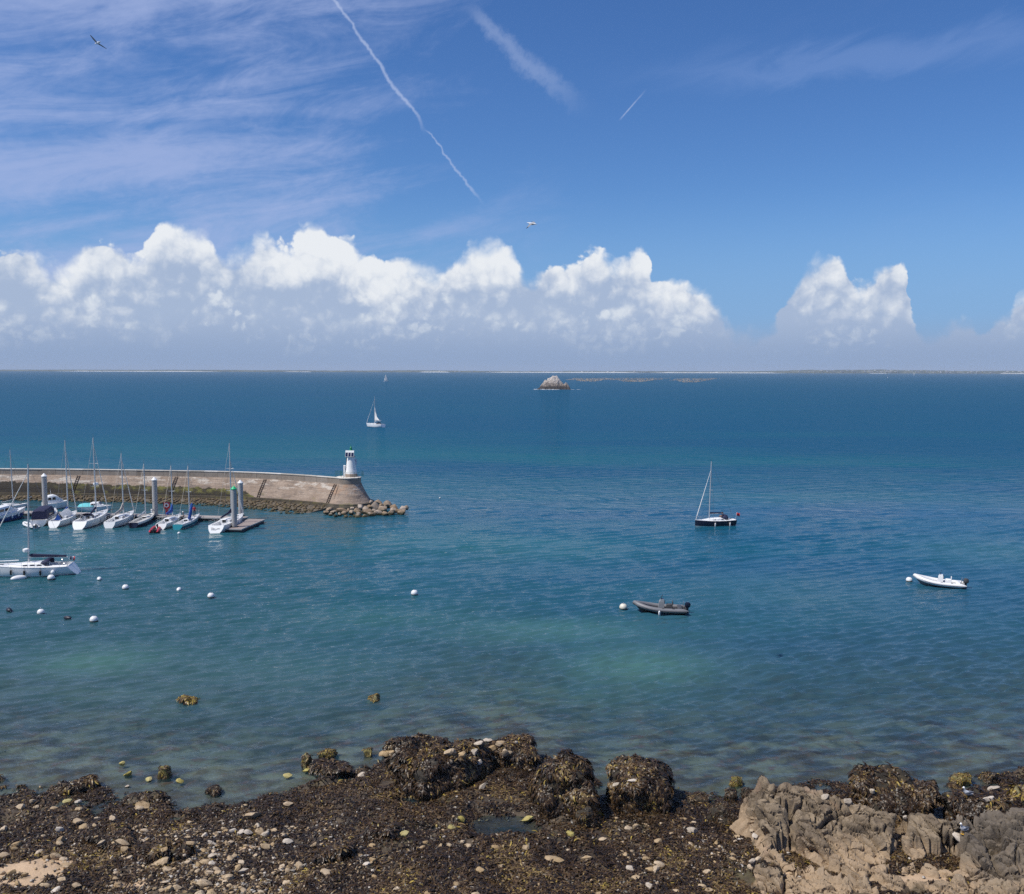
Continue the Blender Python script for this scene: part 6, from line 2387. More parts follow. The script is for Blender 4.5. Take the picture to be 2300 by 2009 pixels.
def build_weed_boulders():
    rs = np.random.RandomState(31)
    ycore = stone_mat('olive_rock_core', (0.10, 0.085, 0.02), (0.22, 0.18, 0.05), (0.06, 0.045, 0.02), 4.0, 0.04)
    core = stone_mat('weedy_rock_core', (0.018, 0.014, 0.009), (0.05, 0.038, 0.022), (0.17, 0.13, 0.085), 2.2, 0.06)
    spots = []
    for i, (x0, x1, yt, yb, lab, pal, dk, sub) in enumerate(WEED_BOULDERS):
        zg = 0.0
        if yb > 1840:
            p = P((x0 + x1) / 2, yb, 0.35)
            zg = max(0.0, ground1(p.x, p.y) - 0.05)
        c, w, dy, zt = solve_boulder(x0, x1, yt, yb, dk, zg)
        h = zt - zg
        root = thing('weed_covered_rock', lab, 'rock', (c.x, c.y, zg))
        me = rock_mesh('rock', 200 + i, sub, 0.55, 1.0, 1.0, 1.6, planes=16, cut=(0.48, 0.82))
        co = np.zeros(len(me.vertices) * 3)
        me.vertices.foreach_get('co', co)
        co = co.reshape(-1, 3)
        hat = co / np.maximum(np.linalg.norm(co, axis=1)[:, None], 1e-6)
        co = co / ((np.abs(hat) ** 4).sum(1) ** 0.25)[:, None] * (1 + 0.22 * fbm(hat[:, 0] * 2 + i, hat[:, 1] * 2, hat[:, 2] * 2, 3, 19))[:, None]   # blocky, not round
        k = 1.0 / max(np.abs(co[:, 0]).max(), 0.01)
        top = co[:, 2].max()
        co[:, 0] *= k * w / 2 * 1.02
        co[:, 1] *= dy * 1.05
        # a flat-topped block rather than a ball
        zz = np.sign(co[:, 2]) * np.abs(co[:, 2] / top) ** (0.5 if w > 2.5 else 0.72)
        co[:, 2] = zz * h
        q = min(1.0, w / 2.5)
        co[:, 2] += 0.26 * q * h * fbm(co[:, 0] * 0.8 + i, co[:, 1] * 0.8, octv=4, seed=50 + i)
        co[:, 0] += 0.30 * q * fbm(co[:, 1] * 1.1, co[:, 2] * 1.4 + i, octv=3, seed=60 + i)
        co[:, 1] += 0.30 * q * fbm(co[:, 0] * 1.1 + 5, co[:, 2] * 1.4 + i, octv=3, seed=70 + i)
        me.vertices.foreach_set('co', co.ravel())
        me.update()
        obj('rock', me, ycore if pal == 2 else core, root)
        # fronds
        me.calc_loop_triangles()
        tri = np.zeros(len(me.loop_triangles) * 3, np.int32)
        me.loop_triangles.foreach_get('vertices', tri)
        tri = tri.reshape(-1, 3)
        a, b, cc = co[tri[:, 0]], co[tri[:, 1]], co[tri[:, 2]]
        fn = np.cross(b - a, cc - a)
        ar = np.linalg.norm(fn, axis=1) / 2
        fn = fn / np.maximum(2 * ar[:, None], 1e-9)
        ok = (fn[:, 2] > -0.35) & ((a[:, 2] + b[:, 2] + cc[:, 2]) / 3 > -0.15)
        pr = ar * ok
        tuft = 9
        nt_ = int(pr.sum() * (34 if w > 2 else 46))
        n = nt_ * tuft
        pr = pr / pr.sum()
        idx = rs.choice(len(tri), nt_, p=pr)
        u, v = rs.uniform(size=nt_), rs.uniform(size=nt_)
        f = u + v > 1
        u[f], v[f] = 1 - u[f], 1 - v[f]
        pts = a[idx] + (b[idx] - a[idx]) * u[:, None] + (cc[idx] - a[idx]) * v[:, None]
        idx = np.repeat(idx, tuft)
        az = np.repeat(rs.normal(size=(nt_, 3)), tuft, axis=0)
        jit = rs.normal(size=(n, 3)) * 0.045
        jit -= fn[idx] * (jit * fn[idx]).sum(1)[:, None]
        pts = np.repeat(pts, tuft, axis=0) + jit
        az -= fn[idx] * (az * fn[idx]).sum(1)[:, None]
        # bald places on the top
        bald = fbm(pts[:, 0] * 1.3 + 3 * i, pts[:, 1] * 1.3, pts[:, 2] * 1.3, 3, 77) > 0.30
        keep = ~bald | (rs.uniform(size=n) < 0.12)
        pts, nn, az = pts[keep], fn[idx][keep], az[keep]
        cl = fbm(pts[:, 0] * 1.1 + i, pts[:, 1] * 1.1, pts[:, 2] * 1.1, 3, 88)
        prt = []
        for pk, mk in (((1, cl < -0.10), (0, (cl >= -0.10) & (cl < 0.24)), (2, cl >= 0.24)) if pal != 2 else ((2, cl < -0.10), (3, cl >= -0.10))):
            pk = 1 if pal == 1 and pk == 0 and i % 2 == 0 else pk
            if mk.any():
                prt.append(blades(pts[mk], nn[mk], rs, 1.45 if w > 1.6 else 0.7, 0.8, pk, 0.085 if w > 1.6 else 0.04, az[mk]))
        kel = obj('seaweed', blade_mesh('seaweed', prt), WEED, root)
        kel['kind'] = 'stuff'
        spots.append((c.x, c.y, w / 2, dy, zg, zt))
    return spots


ROCKS = build_weed_boulders()


# ---- craggy outcrop
def cells(u, v, seed):
    """jittered cells: nearest and second distance, three random numbers and the offset inside the cell"""
    iu, iv = np.floor(u), np.floor(v)
    f1 = np.full_like(u, 9.0)
    f2 = np.full_like(u, 9.0)
    best = [np.zeros_like(u) for _ in range(5)]
    for a in (-1, 0, 1):
        for b in (-1, 0, 1):
            cu, cv = iu + a, iv + b
            h1 = _hash(cu, cv, cu * 0, seed) / 4294967295.0
            h2 = _hash(cu, cv, cu * 0 + 1, seed) / 4294967295.0
            du, dv = u - (cu + h1), v - (cv + h2)
            d = np.sqrt(du * du + dv * dv)
            near = d < f1
            f2 = np.where(near, f1, np.minimum(f2, d))
            r = [_hash(cu, cv, cu * 0 + k, seed) / 4294967295.0 for k in (2, 3, 4)]
            for q, val in enumerate(r + [du, dv]):
                best[q] = np.where(near, val, best[q])
            f1 = np.where(near, d, f1)
    return f1, f2, best


def outcrop_height(x, y):
    def blk(px, py, z, ax, ay, rot, gx, gy, st, seed):
        c = P(px, py, z)
        wx = x + 0.45 * fbm(x * 0.7, y * 0.7, octv=3, seed=seed)
        wy = y + 0.45 * fbm(x * 0.7 + 9, y * 0.7, octv=3, seed=seed + 1)
        dx, dy = wx - c.x, wy - c.y
        u = dx * math.cos(rot) + dy * math.sin(rot)
        v = -dx * math.sin(rot) + dy * math.cos(rot)
        e = np.maximum(np.abs(u) - ax, np.abs(v) - ay)
        return z + gx * dx + gy * dy - st * np.maximum(e, 0) - 0.35 * np.maximum(e + 0.35, 0)
    L = [blk(1872, 1868, 1.47, 3.3, 1.95, -0.22, -0.05, 0.56, 2.6, 1),       # main slab, dipping to the viewer
         blk(1790, 1806, 2.10, 1.6, 0.6, 0.05, 0.10, 0.35, 2.2, 5),         # its upper left shoulder
         blk(1728, 1850, 1.15, 0.8, 1.2, 0.2, 0.25, 0.40, 2.0, 9),          # crumbling left flank
         blk(2068, 1895, 1.05, 0.9, 1.5, -0.25, 0.0, 0.50, 2.6, 13),        # block right of the cleft
         blk(2115, 1852, 1.75, 1.4, 0.55, 0.1, 0.05, 0.3, 2.6, 17),         # bridge behind the hollow
         blk(2235, 1905, 1.60, 1.5, 1.8, 0.15, 0.10, 0.42, 3.0, 21),        # dark crags at right
         blk(2295, 1862, 2.2, 1.2, 1.0, 0.3, 0.0, 0.2, 2.6, 25),
         blk(1890, 1950, 0.90, 3.4, 0.75, -0.12, 0.0, 0.35, 1.6, 45),       # tan skirt below the slab
         blk(2130, 1958, 0.90, 1.2, 0.4, 0.0, 0.0, 0.3, 1.8, 47),
         blk(1800, 1985, 0.98, 1.7, 0.8, -0.1, 0.0, 0.30, 1.6, 29),         # low tan ledges in front
         blk(1925, 1992, 1.10, 0.8, 0.6, 0.3, 0.1, 0.30, 2.0, 33),
         blk(2030, 1985, 1.05, 1.1, 0.6, -0.3, 0.0, 0.25, 2.0, 37),
         blk(2140, 1990, 1.10, 1.0, 0.5, 0.2, 0.0, 0.25, 2.0, 39),
         blk(1715, 1965, 1.0, 0.8, 1.0, 0.0, 0.1, 0.25, 1.6, 41),
         blk(2260, 1998, 1.15, 1.2, 0.5, 0.0, 0.0, 0.2, 2.0, 43)]
    z = np.maximum.reduce(L)
    # cleft between slab and right block, hollow in front of the crags
    def trench(p0, p1, w, dep):
        a, b = P(*p0, 1.3), P(*p1, 1.0)
        d = (b - a)
        ln = math.hypot(d.x, d.y)
        s = ((x - a.x) * d.x + (y - a.y) * d.y) / ln
        q = np.abs(-(x - a.x) * d.y + (y - a.y) * d.x) / ln + 0.15 * vnoise(x * 2, y * 2, seed=3)
        return np.where((s > -0.3) & (s < ln + 0.3), dep * np.clip(1.3 - q / w, 0, 1), 0)
    z = z - trench((2028, 1850), (2006, 1965), 0.28, 1.3)
    z = z - trench((1765, 1885), (1900, 1965), 0.42, 1.1)
    z = z - trench((1765, 1850), (1790, 1930), 0.40, 1.2)
    h = P(2128, 1925, 0.9)
    q = ((x - h.x) / 1.25) ** 2 + ((y - h.y) / 0.75) ** 2 + 0.3 * vnoise(x * 1.6, y * 1.6, seed=6)
    z = np.where(q < 1.3, np.minimum(z, 0.25 + 1.6 * np.clip(q - 0.75, 0, 2) * 2.2), z)
    return z


def outcrop_detail(x, y, z):
    """relief of the rock measured square to its face: jointed beds that run down to the right"""
    amp = np.clip((z - 0.5) / 0.5, 0.25, 1)
    th = math.radians(-40)
    s = x * math.cos(th + math.pi / 2) + y * math.sin(th + math.pi / 2) + 0.45 * fbm(x * 0.5, y * 0.5, octv=2, seed=60)
    t = x * math.cos(th) + y * math.sin(th)
    D = np.zeros_like(x)
    ph = s * 1.3 + 0.6 * vnoise(s * 0.6, t * 0.5, seed=67)
    D += 0.20 * ((ph - np.floor(ph)) - 0.5)                         # broken bedding ledges
    for su, sv, hgt, tl, ck, wd, sd in ((0.95, 0.36, 0.36, 0.34, 0.85, 0.055, 5), (2.4, 0.95, 0.17, 0.22, 0.46, 0.055, 6), (5.4, 2.6, 0.05, 0.08, 0.09, 0.07, 7)):
        wu = s * su + 0.35 * vnoise(s * su * 0.8, t * su * 0.8, seed=sd)
        wv = t * sv + 0.35 * vnoise(s * su * 0.8 + 7, t * su * 0.8, seed=sd + 20)
        f1, f2, (r1, r2, r3, du, dv) = cells(wu, wv, 400 + sd)
        D += hgt * (r1 - 0.5) + tl * ((r2 - 0.3) * du + (r3 - 0.5) * dv) - ck * np.exp(-(f2 - f1) / wd)
    D += 0.05 * fbm(x * 4.5, y * 4.5, octv=4, seed=65, gain=0.6)
    c = P(2240, 1905, 1.5)
    crag = np.exp(-(((x - c.x) / 2.2) ** 2 + ((y - c.y) / 2.0) ** 2))
    D += crag * 0.5 * (np.abs(fbm(x * 1.5, y * 1.5, octv=3, seed=66)) - 0.2)
    return D * amp


def build_outcrop():
    x0, x1 = P(1660, 1900, 0.8).x, P(2420, 1900, 0.8).x
    xs = np.arange(x0, x1, 0.045)
    ys = np.arange(37.2, 50.5, 0.045)
    X, Y = np.meshgrid(xs, ys)
    x, y = X.ravel(), Y.ravel()
    z = outcrop_height(x, y)
    g = ground(x, y)
    z = np.maximum(z, g - 0.35)
    Z2 = z.reshape(X.shape)
    pad = np.pad(Z2, 6, mode='edge')
    sm = sum(pad[6 + a:6 + a + Z2.shape[0], 6 + b:6 + b + Z2.shape[1]] for a in range(-6, 7, 3) for b in range(-6, 7, 3)) / 25.0
    gy, gx = np.gradient(sm, 0.045)
    N = np.stack([-gx.ravel(), -gy.ravel(), np.ones(len(x))], 1)
    N /= np.linalg.norm(N, axis=1)[:, None]
    D = outcrop_detail(x, y, z)
    V = np.stack([x, y, z], 1) + N * D[:, None]
    Q = grid_quads(len(xs), len(ys))
    up = (z > g - 0.2)
    Q = Q[up[Q].any(1)]
    used = np.unique(Q)
    mp = np.zeros(len(V), int)
    mp[used] = np.arange(len(used))
    c = P(2240, 1905, 1.4)
    dark = np.exp(-((np.maximum(0, (c.x - 1.1) - x) / 0.6) ** 2)) * np.clip((y - 39.6) / 0.8, 0, 1)
    dark = np.clip(dark + 0.4 * fbm(x * 1.2, y * 1.2, octv=3, seed=71) * (dark > 0.1), 0, 1)
    me = np_mesh('rock_outcrop', V[used], mp[Q], smooth=True, attrs={'dark': ('FLOAT', dark[used])})
    me.set_sharp_from_angle(angle=math.radians(32))
    m, nt, b = new_mat('bedded_outcrop_rock')
    geo = nt.nodes.new('ShaderNodeNewGeometry')
    p = geo.outputs['Position']
    sep = nt.nodes.new('ShaderNodeSeparateXYZ')
    link(p, sep.inputs[0])
    z_ = E(sep.outputs[2])
    at = nt.nodes.new('ShaderNodeAttribute')
    at.attribute_name = 'dark'
    dk = E(at.outputs['Fac'])
    n = noise(p, 0.8, 5, 0.6)
    n2 = noise(vmap(p, rot=(0, 0, math.radians(52)), scale=(3.0, 0.8, 1.0)), 1.2, 5, 0.65)
    n3 = noise(p, 9.0, 4, 0.65)
    col = mixc((n * 0.5 + n2 * 0.5).ss(0.38, 0.62), (0.115, 0.085, 0.056), (0.25, 0.190, 0.125))
    col = mixc((z_ + (n - 0.5) * 1.4).ss(1.5, 0.75), col, mixc(n3, (0.27, 0.19, 0.115), (0.40, 0.29, 0.185)))
    col = mixc(n3.ss(0.60, 0.72) * 0.6, col, (0.09, 0.07, 0.055))
    barn = noise(vmap(p, loc=(3, 3, 3)), 16.0, 2, 0.6).ss(0.66, 0.74) * noise(p, 0.9, 3, 0.6).ss(0.42, 0.6)
    col = mixc(barn * 0.75, col, (0.68, 0.60, 0.50))
    pk = noise(vmap(p, loc=(8, 1, 4)), 0.7, 4, 0.6).ss(0.62, 0.72)
    col = mixc(pk * 0.30, col, (0.38, 0.25, 0.17))
    col = mixc((dk * 0.75).clamp(), col, mixc(n3, (0.050, 0.042, 0.034), (0.15, 0.125, 0.10)))
    gu = noise(vmap(p, loc=(2, 7, 1)), 0.9, 4, 0.65).ss(0.66, 0.72) * z_.ss(1.9, 2.4)
    col = mixc(gu * 0.85, col, (0.72, 0.68, 0.64))
    wd = noise(vmap(p, loc=(5, 5, 0)), 0.6, 4, 0.6).ss(0.60, 0.66) * z_.ss(1.3, 0.8)
    col = mixc(wd * 0.8, col, (0.045, 0.035, 0.018))
    link(col, b.inputs['Base Color'])
    b.inputs['Roughness'].default_value = 0.88
    bn = nt.nodes.new('ShaderNodeBump')
    bn.inputs['Distance'].default_value = 0.05
    link(n3 * 0.7 + n2 * 0.8, bn.inputs['Height'])
    link(bn.outputs[0], b.inputs['Normal'])
    o = obj('rock_outcrop', me, m)
    tag(o, 'large craggy tan outcrop with slanting strata at the lower right', 'rock')


build_outcrop()


# ---- stones
STONE_M = [stone_mat('cream_stone', (0.33, 0.235, 0.135), (0.50, 0.375, 0.235), (0.13, 0.09, 0.045), 3.5, 0.03, spread=0.7),
           stone_mat('white_stone', (0.42, 0.355, 0.28), (0.56, 0.48, 0.39), (0.24, 0.18, 0.12), 3.5, 0.03, spread=0.5),
           stone_mat('yellow_weedy_stone', (0.33, 0.265, 0.07), (0.44, 0.37, 0.13), (0.14, 0.11, 0.02), 4.0, 0.03, spread=0.6)]
STONE_ME = []
for k in range(10):
    row = []
    for m_ in STONE_M:
        me_ = rock_mesh('stone', 300 + k, 2, 0.45, 0.85, 1.0, 1.5, planes=11, cut=(0.5, 0.85))
        me_.materials.append(m_)
        row.append(me_)
    STONE_ME.append(row)
_rs = np.random.RandomState(99)
N_STONE = [0]
STONE_XY = []


DEPS = [None]


def hit(px, py):
    """where the line of sight meets the ground, the rocks or the water"""
    if DEPS[0] is None:
        bpy.context.view_layer.update()
        DEPS[0] = bpy.context.evaluated_depsgraph_get()
    o = Vector((0, 0, CAM_H))
    ok, p, n, _, ob, _ = scene.ray_cast(DEPS[0], o, ray(px, py), distance=120)
    return p if ok else P(px, py, 0.3)


def stone(px, py, w, h=None, kind=0, label=None, group=None, sink=0.35, rz=None):
    p = hit(px, py + (h or w * 0.5) * 0.3)
    ppm = FPX / (p.y * math.cos(PITCH) + (CAM_H - p.z) * math.sin(PITCH))
    r = w / ppm / 2
    hh = (h or w * 0.55) / ppm / 2
    k = N_STONE[0]
    N_STONE[0] += 1
    o = obj('stone', STONE_ME[k % 10][kind], None)
    o.location = (p.x, p.y + r * 0.3, p.z + hh * (0.7 - sink))
    o.scale = (r * 1.02, r * _rs.uniform(0.7, 1.0), max(hh * 1.1, r * 0.5))
    o.rotation_euler = (_rs.uniform(-0.5, 0.5), _rs.uniform(-0.45, 0.45), _rs.uniform(-0.6, 0.6) if rz is None else rz)
    tag(o, label, 'stone', group)
    STONE_XY.append((p.x, p.y + r * 0.3, r))
    return o


NAMED = [(320, 1810, 44, 20, 0, 'broad flat cream stone at the water edge on the left'),
         (171, 1846, 34, 18, 0, 'slanting grey cream slab among the weed on the far left'),
         (323, 1866, 22, 18, 0, 'rounded cream stone right of the black weed rock'),
         (273, 1894, 36, 17, 0, 'wedge shaped tan stone at the foot of the black weed rock'),
         (362, 1938, 44, 18, 0, 'long pale slab in front of the low black hump'),
         (290, 1926, 19, 14, 0, 'round cream cobble left of the long pale slab'),
         (103, 1926, 20, 20, 0, 'tilted stone at the head of the left sand patch'),
         (72, 1922, 15, 9, 0, 'small oval stone above the left sand patch'),
         (146, 1948, 24, 14, 0, 'blocky stone right of the left sand patch'),
         (125, 1999, 27, 12, 1, 'pale stone at the bottom edge left of the small sand spot'),
         (566, 1832, 46, 24, 0, 'large hollowed cream stone at the shore left of centre'),
         (548, 1811, 21, 15, 0, 'tan stone just above the large hollowed cream stone'),
         (583, 1866, 25, 30, 0, 'upright knobbly cream stone in the pebble field'),
         (638, 1877, 15, 21, 0, 'upright egg shaped stone right of the knobbly one'),
         (673, 1946, 27, 26, 0, 'knobbly orange cream boulder in the lower pebble field'),
         (737, 1961, 36, 15, 0, 'long bright cream stone alone on dark weed at bottom centre left'),
         (420, 1939, 35, 15, 0, 'flat tan slab beside a rounded cobble in the pebble field'),
         (445, 1943, 17, 15, 0, 'rounded cobble right of the flat tan slab'),
         (453, 1984, 40, 26, 0, 'cracked cream boulder near the bottom edge left of centre'),
         (533, 1949, 25, 16, 0, 'angular cream stone in the middle of the pebble field'),
         (646, 1806, 28, 16, 0, 'flat grey cream stone at the shore left of the rock mass'),
         (1080, 1955, 31, 19, 0, 'oval cream stone with a brown stain below the tide pool'),
         (1242, 1931, 42, 16, 0, 'long cream slab right of and below the tide pool'),
         (1318, 1929, 27, 15, 0, 'smooth bright oval stone right of the long slab'),
         (1183, 1905, 23, 26, 0, 'upright pale stone at the lower rim of the tide pool'),
         (1052, 1900, 21, 16, 0, 'rounded stone at the lower left rim of the tide pool'),
         (1126, 1946, 19, 16, 0, 'tan cobble between the two oval stones below the tide pool'),
         (1416, 1950, 22, 20, 1, 'whitish stone in a dark hollow right of the smooth oval stone'),
         (1451, 1929, 25, 14, 0, 'pale slab between the smooth oval stone and the craggy outcrop'),
         (814, 1740, 24, 18, 1, 'white stone at the left foot of the pale crowned rock mass'),
         (907, 1872, 27, 19, 2, 'yellowish stone left of the tide pool'),
         (1015, 1859, 25, 18, 2, 'bright yellow green stone at the left rim of the tide pool'),
         (1034, 1838, 23, 22, 2, 'yellow brown lump above the left rim of the tide pool'),
         (1186, 1840, 30, 18, 2, 'yellow green weedy stone at the right rim of the tide pool'),
         (1282, 1874, 24, 16, 2, 'lone yellow green stone right of the tide pool'),
         (1460, 1990, 22, 16, 1, 'pale stone at the bottom edge left of the craggy outcrop'),
         (287, 1738, 27, 12, 2, 'yellow stone awash, highest of the left shallows'),
         (333, 1750, 24, 9, 2, 'flat yellow stone awash between two others on the left'),
         (401, 1754, 20, 11, 2, 'bright yellow stone awash right of the leaning weed stone'),
         (275, 1714, 17, 13, 2, 'small yellow stone farthest out in the left shallows'),
         (645, 1742, 26, 12, 2, 'lime yellow stone awash left of the flat weedy reef'),
         (150, 1800, 30, 14, 2, 'yellow green clump below the dark rock at the left shore line'),
         (285, 1766, 12, 8, 1, 'small white stone awash in the left shallows'),
         (690, 1730, 22, 12, 2, 'lime green stone at the foot of the upright weed stone')]
for a in NAMED:
    stone(*a[:5], label=a[5])
# pale stones crowning the rock mass
_c, _w, _dy, _zt = solve_boulder(838, 1130, 1668, 1808, 0.40)
for i, (px, py, w, h, k) in enumerate(((1012, 1690, 34, 22, 0), (1038, 1694, 26, 20, 0), (1066, 1688, 20, 24, 1), (1075, 1670, 30, 10, 1), (1092, 1664, 24, 10, 1), (1108, 1682, 24, 26, 0), (1120, 1672, 22, 22, 0),
                                       (1134, 1690, 22, 28, 0), (1126, 1668, 26, 14, 0), (1146, 1692, 16, 24, 0), (1108, 1702, 30, 12, 0), (1076, 1712, 20, 18, 1), (1084, 1766, 16, 36, 1), (870, 1690, 46, 16, 0),
                                       (1010, 1710, 14, 20, 0), (1160, 1668, 12, 10, 1))):
    o = stone(px, py, w, h, k, '%s %s stone perched %s of the seaweed draped rock mass' % ('broad' if w > 23 else 'narrow', 'white' if k else 'cream', 'on the left crown' if px < 1050 else ('on the middle crown' if px < 1100 else 'on the right crown')) if py < 1740 else 'white stone on the front face of the seaweed draped rock mass', 'pale stones crowning the rock mass', sink=0.3)
# white stones on the other weedy boulders
for i, (px, py, w, h, lab) in enumerate(((1190, 1728, 10, 12, 'white stone on the ledge between the two dark boulders'), (1385, 1762, 24, 10, 'white stone on the left shoulder of the blocky boulder'),
                                         (1420, 1754, 26, 8, 'white streaked stone on top of the blocky boulder'), (1853, 1790, 22, 18, 'bright white quartz lump on the crest of the craggy outcrop'),
                                         (1905, 1800, 22, 26, 'pale leaning stone right of the quartz lump'), (1960, 1775, 16, 20, 'white stone stuck in the large black boulder'),
                                         (2225, 1795, 34, 12, 'white streaked stone on the boulder with the gull'), (2155, 1880, 30, 9, 'white splashed stone above the dark hollow'),
                                         (2230, 1772, 30, 14, 'pale flat stone beyond the boulder with the gull'), (2035, 1836, 18, 14, 'yellowish white stone below the large black boulder'))):
    stone(px, py, w, h, 1, lab, sink=0.35)

REFS = [(320, 1810, 'flat cream stone at the water edge'), (171, 1846, 'slanting grey cream slab'), (323, 1866, 'rounded stone by the black weed rock'),
        (273, 1894, 'wedge stone below the black weed rock'), (362, 1938, 'long pale slab before the black hump'), (103, 1926, 'tilted stone above the sand patch'),
        (146, 1948, 'blocky stone beside the sand patch'), (125, 1999, 'pale stone at the bottom left edge'), (566, 1832, 'large hollowed cream stone'),
        (583, 1866, 'upright knobbly cream stone'), (638, 1877, 'upright egg shaped stone'), (673, 1946, 'knobbly orange cream boulder'), (737, 1961, 'long bright stone on dark weed'),
        (420, 1939, 'flat tan slab in the pebbles'), (453, 1984, 'cracked cream boulder'), (533, 1949, 'angular stone amid the pebbles'), (1080, 1955, 'brown stained oval stone'),
        (1242, 1931, 'long slab below the tide pool'), (1318, 1929, 'smooth bright oval stone'), (1052, 1900, 'stone at the pool rim'), (907, 1872, 'yellowish stone left of the pool'),
        (1416, 1950, 'whitish stone in the hollow'), (1451, 1929, 'pale slab near the outcrop'), (1460, 1990, 'pale bottom edge stone near the outcrop'),
        (1623, 1832, 'small square weed boulder'), (1725, 1970, 'black weed rock below the outcrop'), (757, 1925, 'weedy hump with white flecks'), (60, 1955, 'left sand patch')]
ZONES = [(330, 700, 1845, 2009, 130), (0, 330, 1800, 2009, 62), (700, 1400, 1880, 2009, 34), (1400, 1720, 1840, 2009, 44)]
_rz = random.Random(5)
for zi, (xa, xb, ya, yb, n) in enumerate(ZONES):
    for _ in range(n):
        px, py = _rz.uniform(xa, xb), _rz.uniform(ya, yb)
        if zi == 0: px = _rz.triangular(xa, xb, 520)
        w = _rz.choice((9, 10, 12, 13, 15, 18, 21, 26)) * (0.85 + 0.3 * _rz.random())
        kd = 1 if _rz.random() < 0.12 else 0
        rx, ry, ref = min(REFS, key=lambda r: (r[0] - px) ** 2 + 2.5 * (r[1] - py) ** 2)
        dx, dy = px - rx, (py - ry) * 1.6
        side = ('right of' if dx > 0 else 'left of') if abs(dx) > abs(dy) else ('below' if dy > 0 else 'above')
        sz = 'small' if w < 12.5 else ('middling' if w < 18 else 'big')
        lab = '%s loose %s stone %s the %s' % (sz, 'whitish' if kd else 'cream', side, ref)
        stone(px, py, w, w * _rz.uniform(0.5, 0.85), kd, lab, 'loose stones on the foreshore', sink=0.35)


def build_pebbles():
    rs = np.random.RandomState(41)
    tm = []
    for k in range(5):
        bm = bmesh.new()
        bmesh.ops.create_icosphere(bm, subdivisions=1, radius=1.0)
        v = np.array([q.co[:] for q in bm.verts])
        f = np.array([[q.index for q in fc.verts] for fc in bm.faces])
        bm.free()
        v *= (1 + 0.30 * rs.normal(size=(len(v), 1)))
        tm.append((v, f))
    px = np.concatenate([rs.uniform(-60, 2360, 1500), rs.normal(480, 150, 3000), rs.uniform(1380, 1760, 500)])
    py = np.concatenate([rs.uniform(1790, 2030, 1500), rs.uniform(1850, 2030, 3000), rs.uniform(1840, 2030, 500)])
    vs, fs, cs, off = [], [], [], 0
    X = np.array([P(a, b, 0.4)[:2] for a, b in zip(px, py)])
    Z = ground(X[:, 0], X[:, 1])
    cl = fbm(X[:, 0] * 0.5, X[:, 1] * 0.5, octv=2, seed=14)
    for i in range(len(px)):
        if Z[i] < 0.03 or cl[i] < -0.12 + 0.25 * rs.uniform(-1, 1): continue
        v, f = tm[i % 5]
        r = rs.uniform(0.035, 0.10)
        an = rs.uniform(0, 6.28)
        R = np.array([[math.cos(an), -math.sin(an), 0], [math.sin(an), math.cos(an), 0], [0, 0, 1]])
        vs.append((v * r * np.array([1.3, 0.9, 0.7])) @ R.T + np.array([X[i, 0], X[i, 1], Z[i] + 0.03]))
        fs.append(f + off)
        off += len(v)
        c = np.array([0.37, 0.265, 0.155]) if rs.uniform() < 0.75 else np.array([0.46, 0.41, 0.35])
        c = c * rs.uniform(0.35, 1.15)
        cs.append(np.tile(np.append(c, 1.0), (len(v), 1)))
    me = np_mesh('pebbles', np.concatenate(vs), None, np.concatenate(fs), smooth=True, attrs={'tint': ('FLOAT_COLOR', np.concatenate(cs))})
    m, nt, b = new_mat('pebbles')
    at = nt.nodes.new('ShaderNodeAttribute')
    at.attribute_name = 'tint'
    link(at.outputs['Color'], b.inputs['Base Color'])
    b.inputs['Roughness'].default_value = 0.85
    tag(obj('pebbles', me, m), 'small pale pebbles strewn through the brown seaweed', 'pebbles', kind='stuff')


build_pebbles()


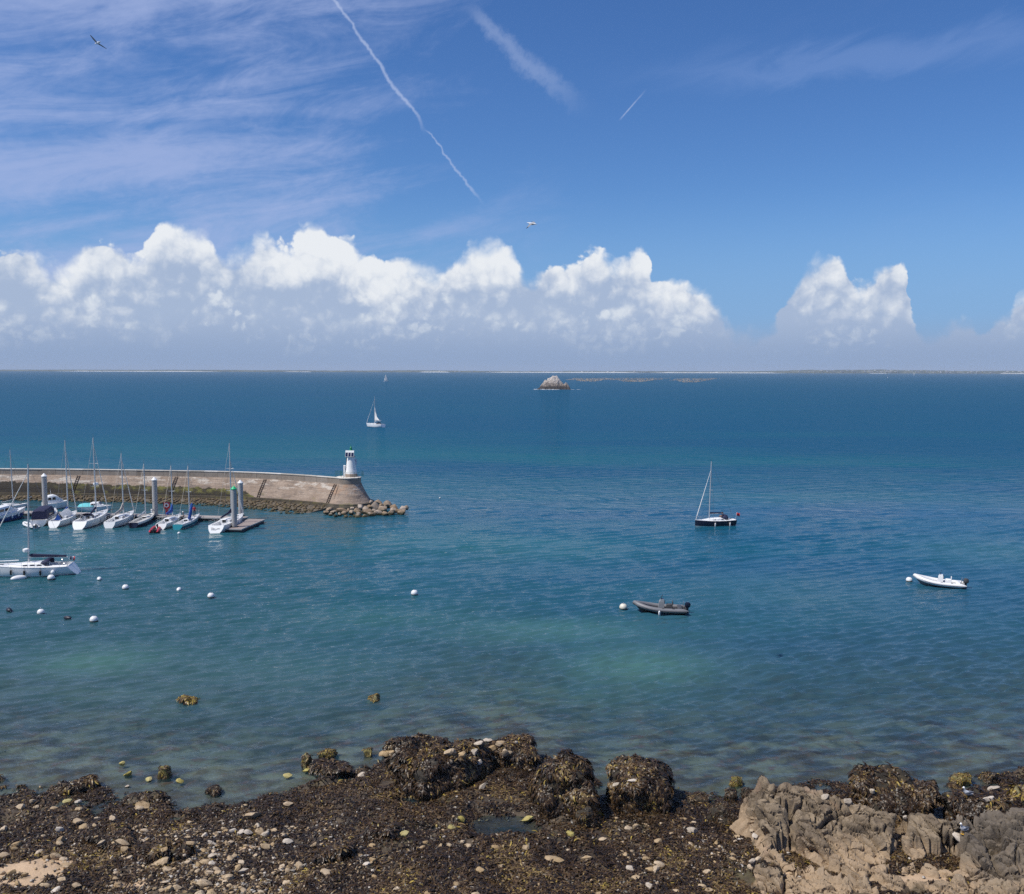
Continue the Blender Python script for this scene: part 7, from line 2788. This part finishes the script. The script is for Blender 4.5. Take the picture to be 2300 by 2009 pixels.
# ---- the carpet of weed over the foreshore
def build_carpet():
    rs = np.random.RandomState(55)
    tuft = 7
    n = 62000
    u = rs.uniform(-0.70, 0.70, n)
    y = 37.5 + 18.0 * rs.uniform(0, 1, n)
    x = u * (y + 3)
    az = np.repeat(np.stack([rs.normal(size=n), rs.normal(size=n), np.zeros(n)], 1), tuft, axis=0)
    x = np.repeat(x, tuft) + rs.normal(size=n * tuft) * 0.05
    y = np.repeat(y, tuft) + rs.normal(size=n * tuft) * 0.05
    n = n * tuft
    z = ground(x, y)
    dens = 0.62 + 0.75 * fbm(x * 0.33, y * 0.33, octv=3, seed=81)
    # thinner over the pebble field
    c = P(500, 1930, 0.5)
    dens = dens - 0.42 * np.exp(-(((x - c.x) / 5.0) ** 2 + ((y - c.y) / 2.8) ** 2))
    dens = dens - sand_amount(x, y) * 1.2
    keep = (z > -0.05) & (rs.uniform(size=n) < dens)
    for pc, rx, ry, lev in POOLS:
        q = ((x - pc.x) / rx) ** 2 + ((y - pc.y) / ry) ** 2
        keep &= ~((z < lev - 0.06) & (q < 1.7))
    near = np.where((x > 10.5) & (y < 50.5))[0]
    zo = outcrop_height(x[near], y[near])
    keep[near[zo > z[near] + 0.02]] = False
    x, y, z, az = x[keep], y[keep], z[keep], az[keep]
    # keep big stones clear
    ok = np.ones(len(x), bool)
    for sx, sy, r in STONE_XY:
        if r > 0.08:
            ok &= ((x - sx) ** 2 + (y - sy) ** 2) > (r * 0.8) ** 2
    x, y, z, az = x[ok], y[ok], z[ok], az[ok]
    e = 0.05
    nx = -(ground(x + e, y) - z) / e
    ny = -(ground(x, y + e) - z) / e
    nr = np.stack([nx, ny, np.ones_like(nx)], 1)
    p = np.stack([x, y, z], 1)
    flow = np.stack([vnoise(x * 0.5, y * 0.5, seed=3), vnoise(x * 0.5 + 9, y * 0.5, seed=4), 0 * x], 1)
    pal = fbm(x * 0.4 + 5, y * 0.4, octv=3, seed=83)
    flow = flow * 0.6 + az
    parts = []
    for k, msk in ((2, pal > 0.30), (1, pal < -0.14), (0, (pal <= 0.30) & (pal >= -0.14))):
        parts.append(blades(p[msk], nr[msk], rs, 1.25, 0.5, k, 0.07, flow[msk]))
    me = blade_mesh('seaweed_carpet', parts)
    tag(obj('seaweed_carpet', me, WEED), 'dark brown bladder wrack carpeting the stony foreshore', 'seaweed', kind='stuff')
    return len(x)


print('carpet blades', build_carpet())

# gulls standing on the rocks
_g1 = hit(2171, 1792)
_g2 = hit(2163, 1874)
gull('standing_gull', 'white gull standing on the black weed boulder at right', (_g1.x, _g1.y, _g1.z + 0.26), (-0.9, -0.3, 0.1), (0.3, -0.9, 0), None, True, 1.25)
gull('standing_gull', 'white gull standing on the craggy outcrop above the dark hollow', (_g2.x, _g2.y, _g2.z + 0.26), (-0.8, -0.5, 0.1), (0.5, -0.8, 0), None, True, 1.25)
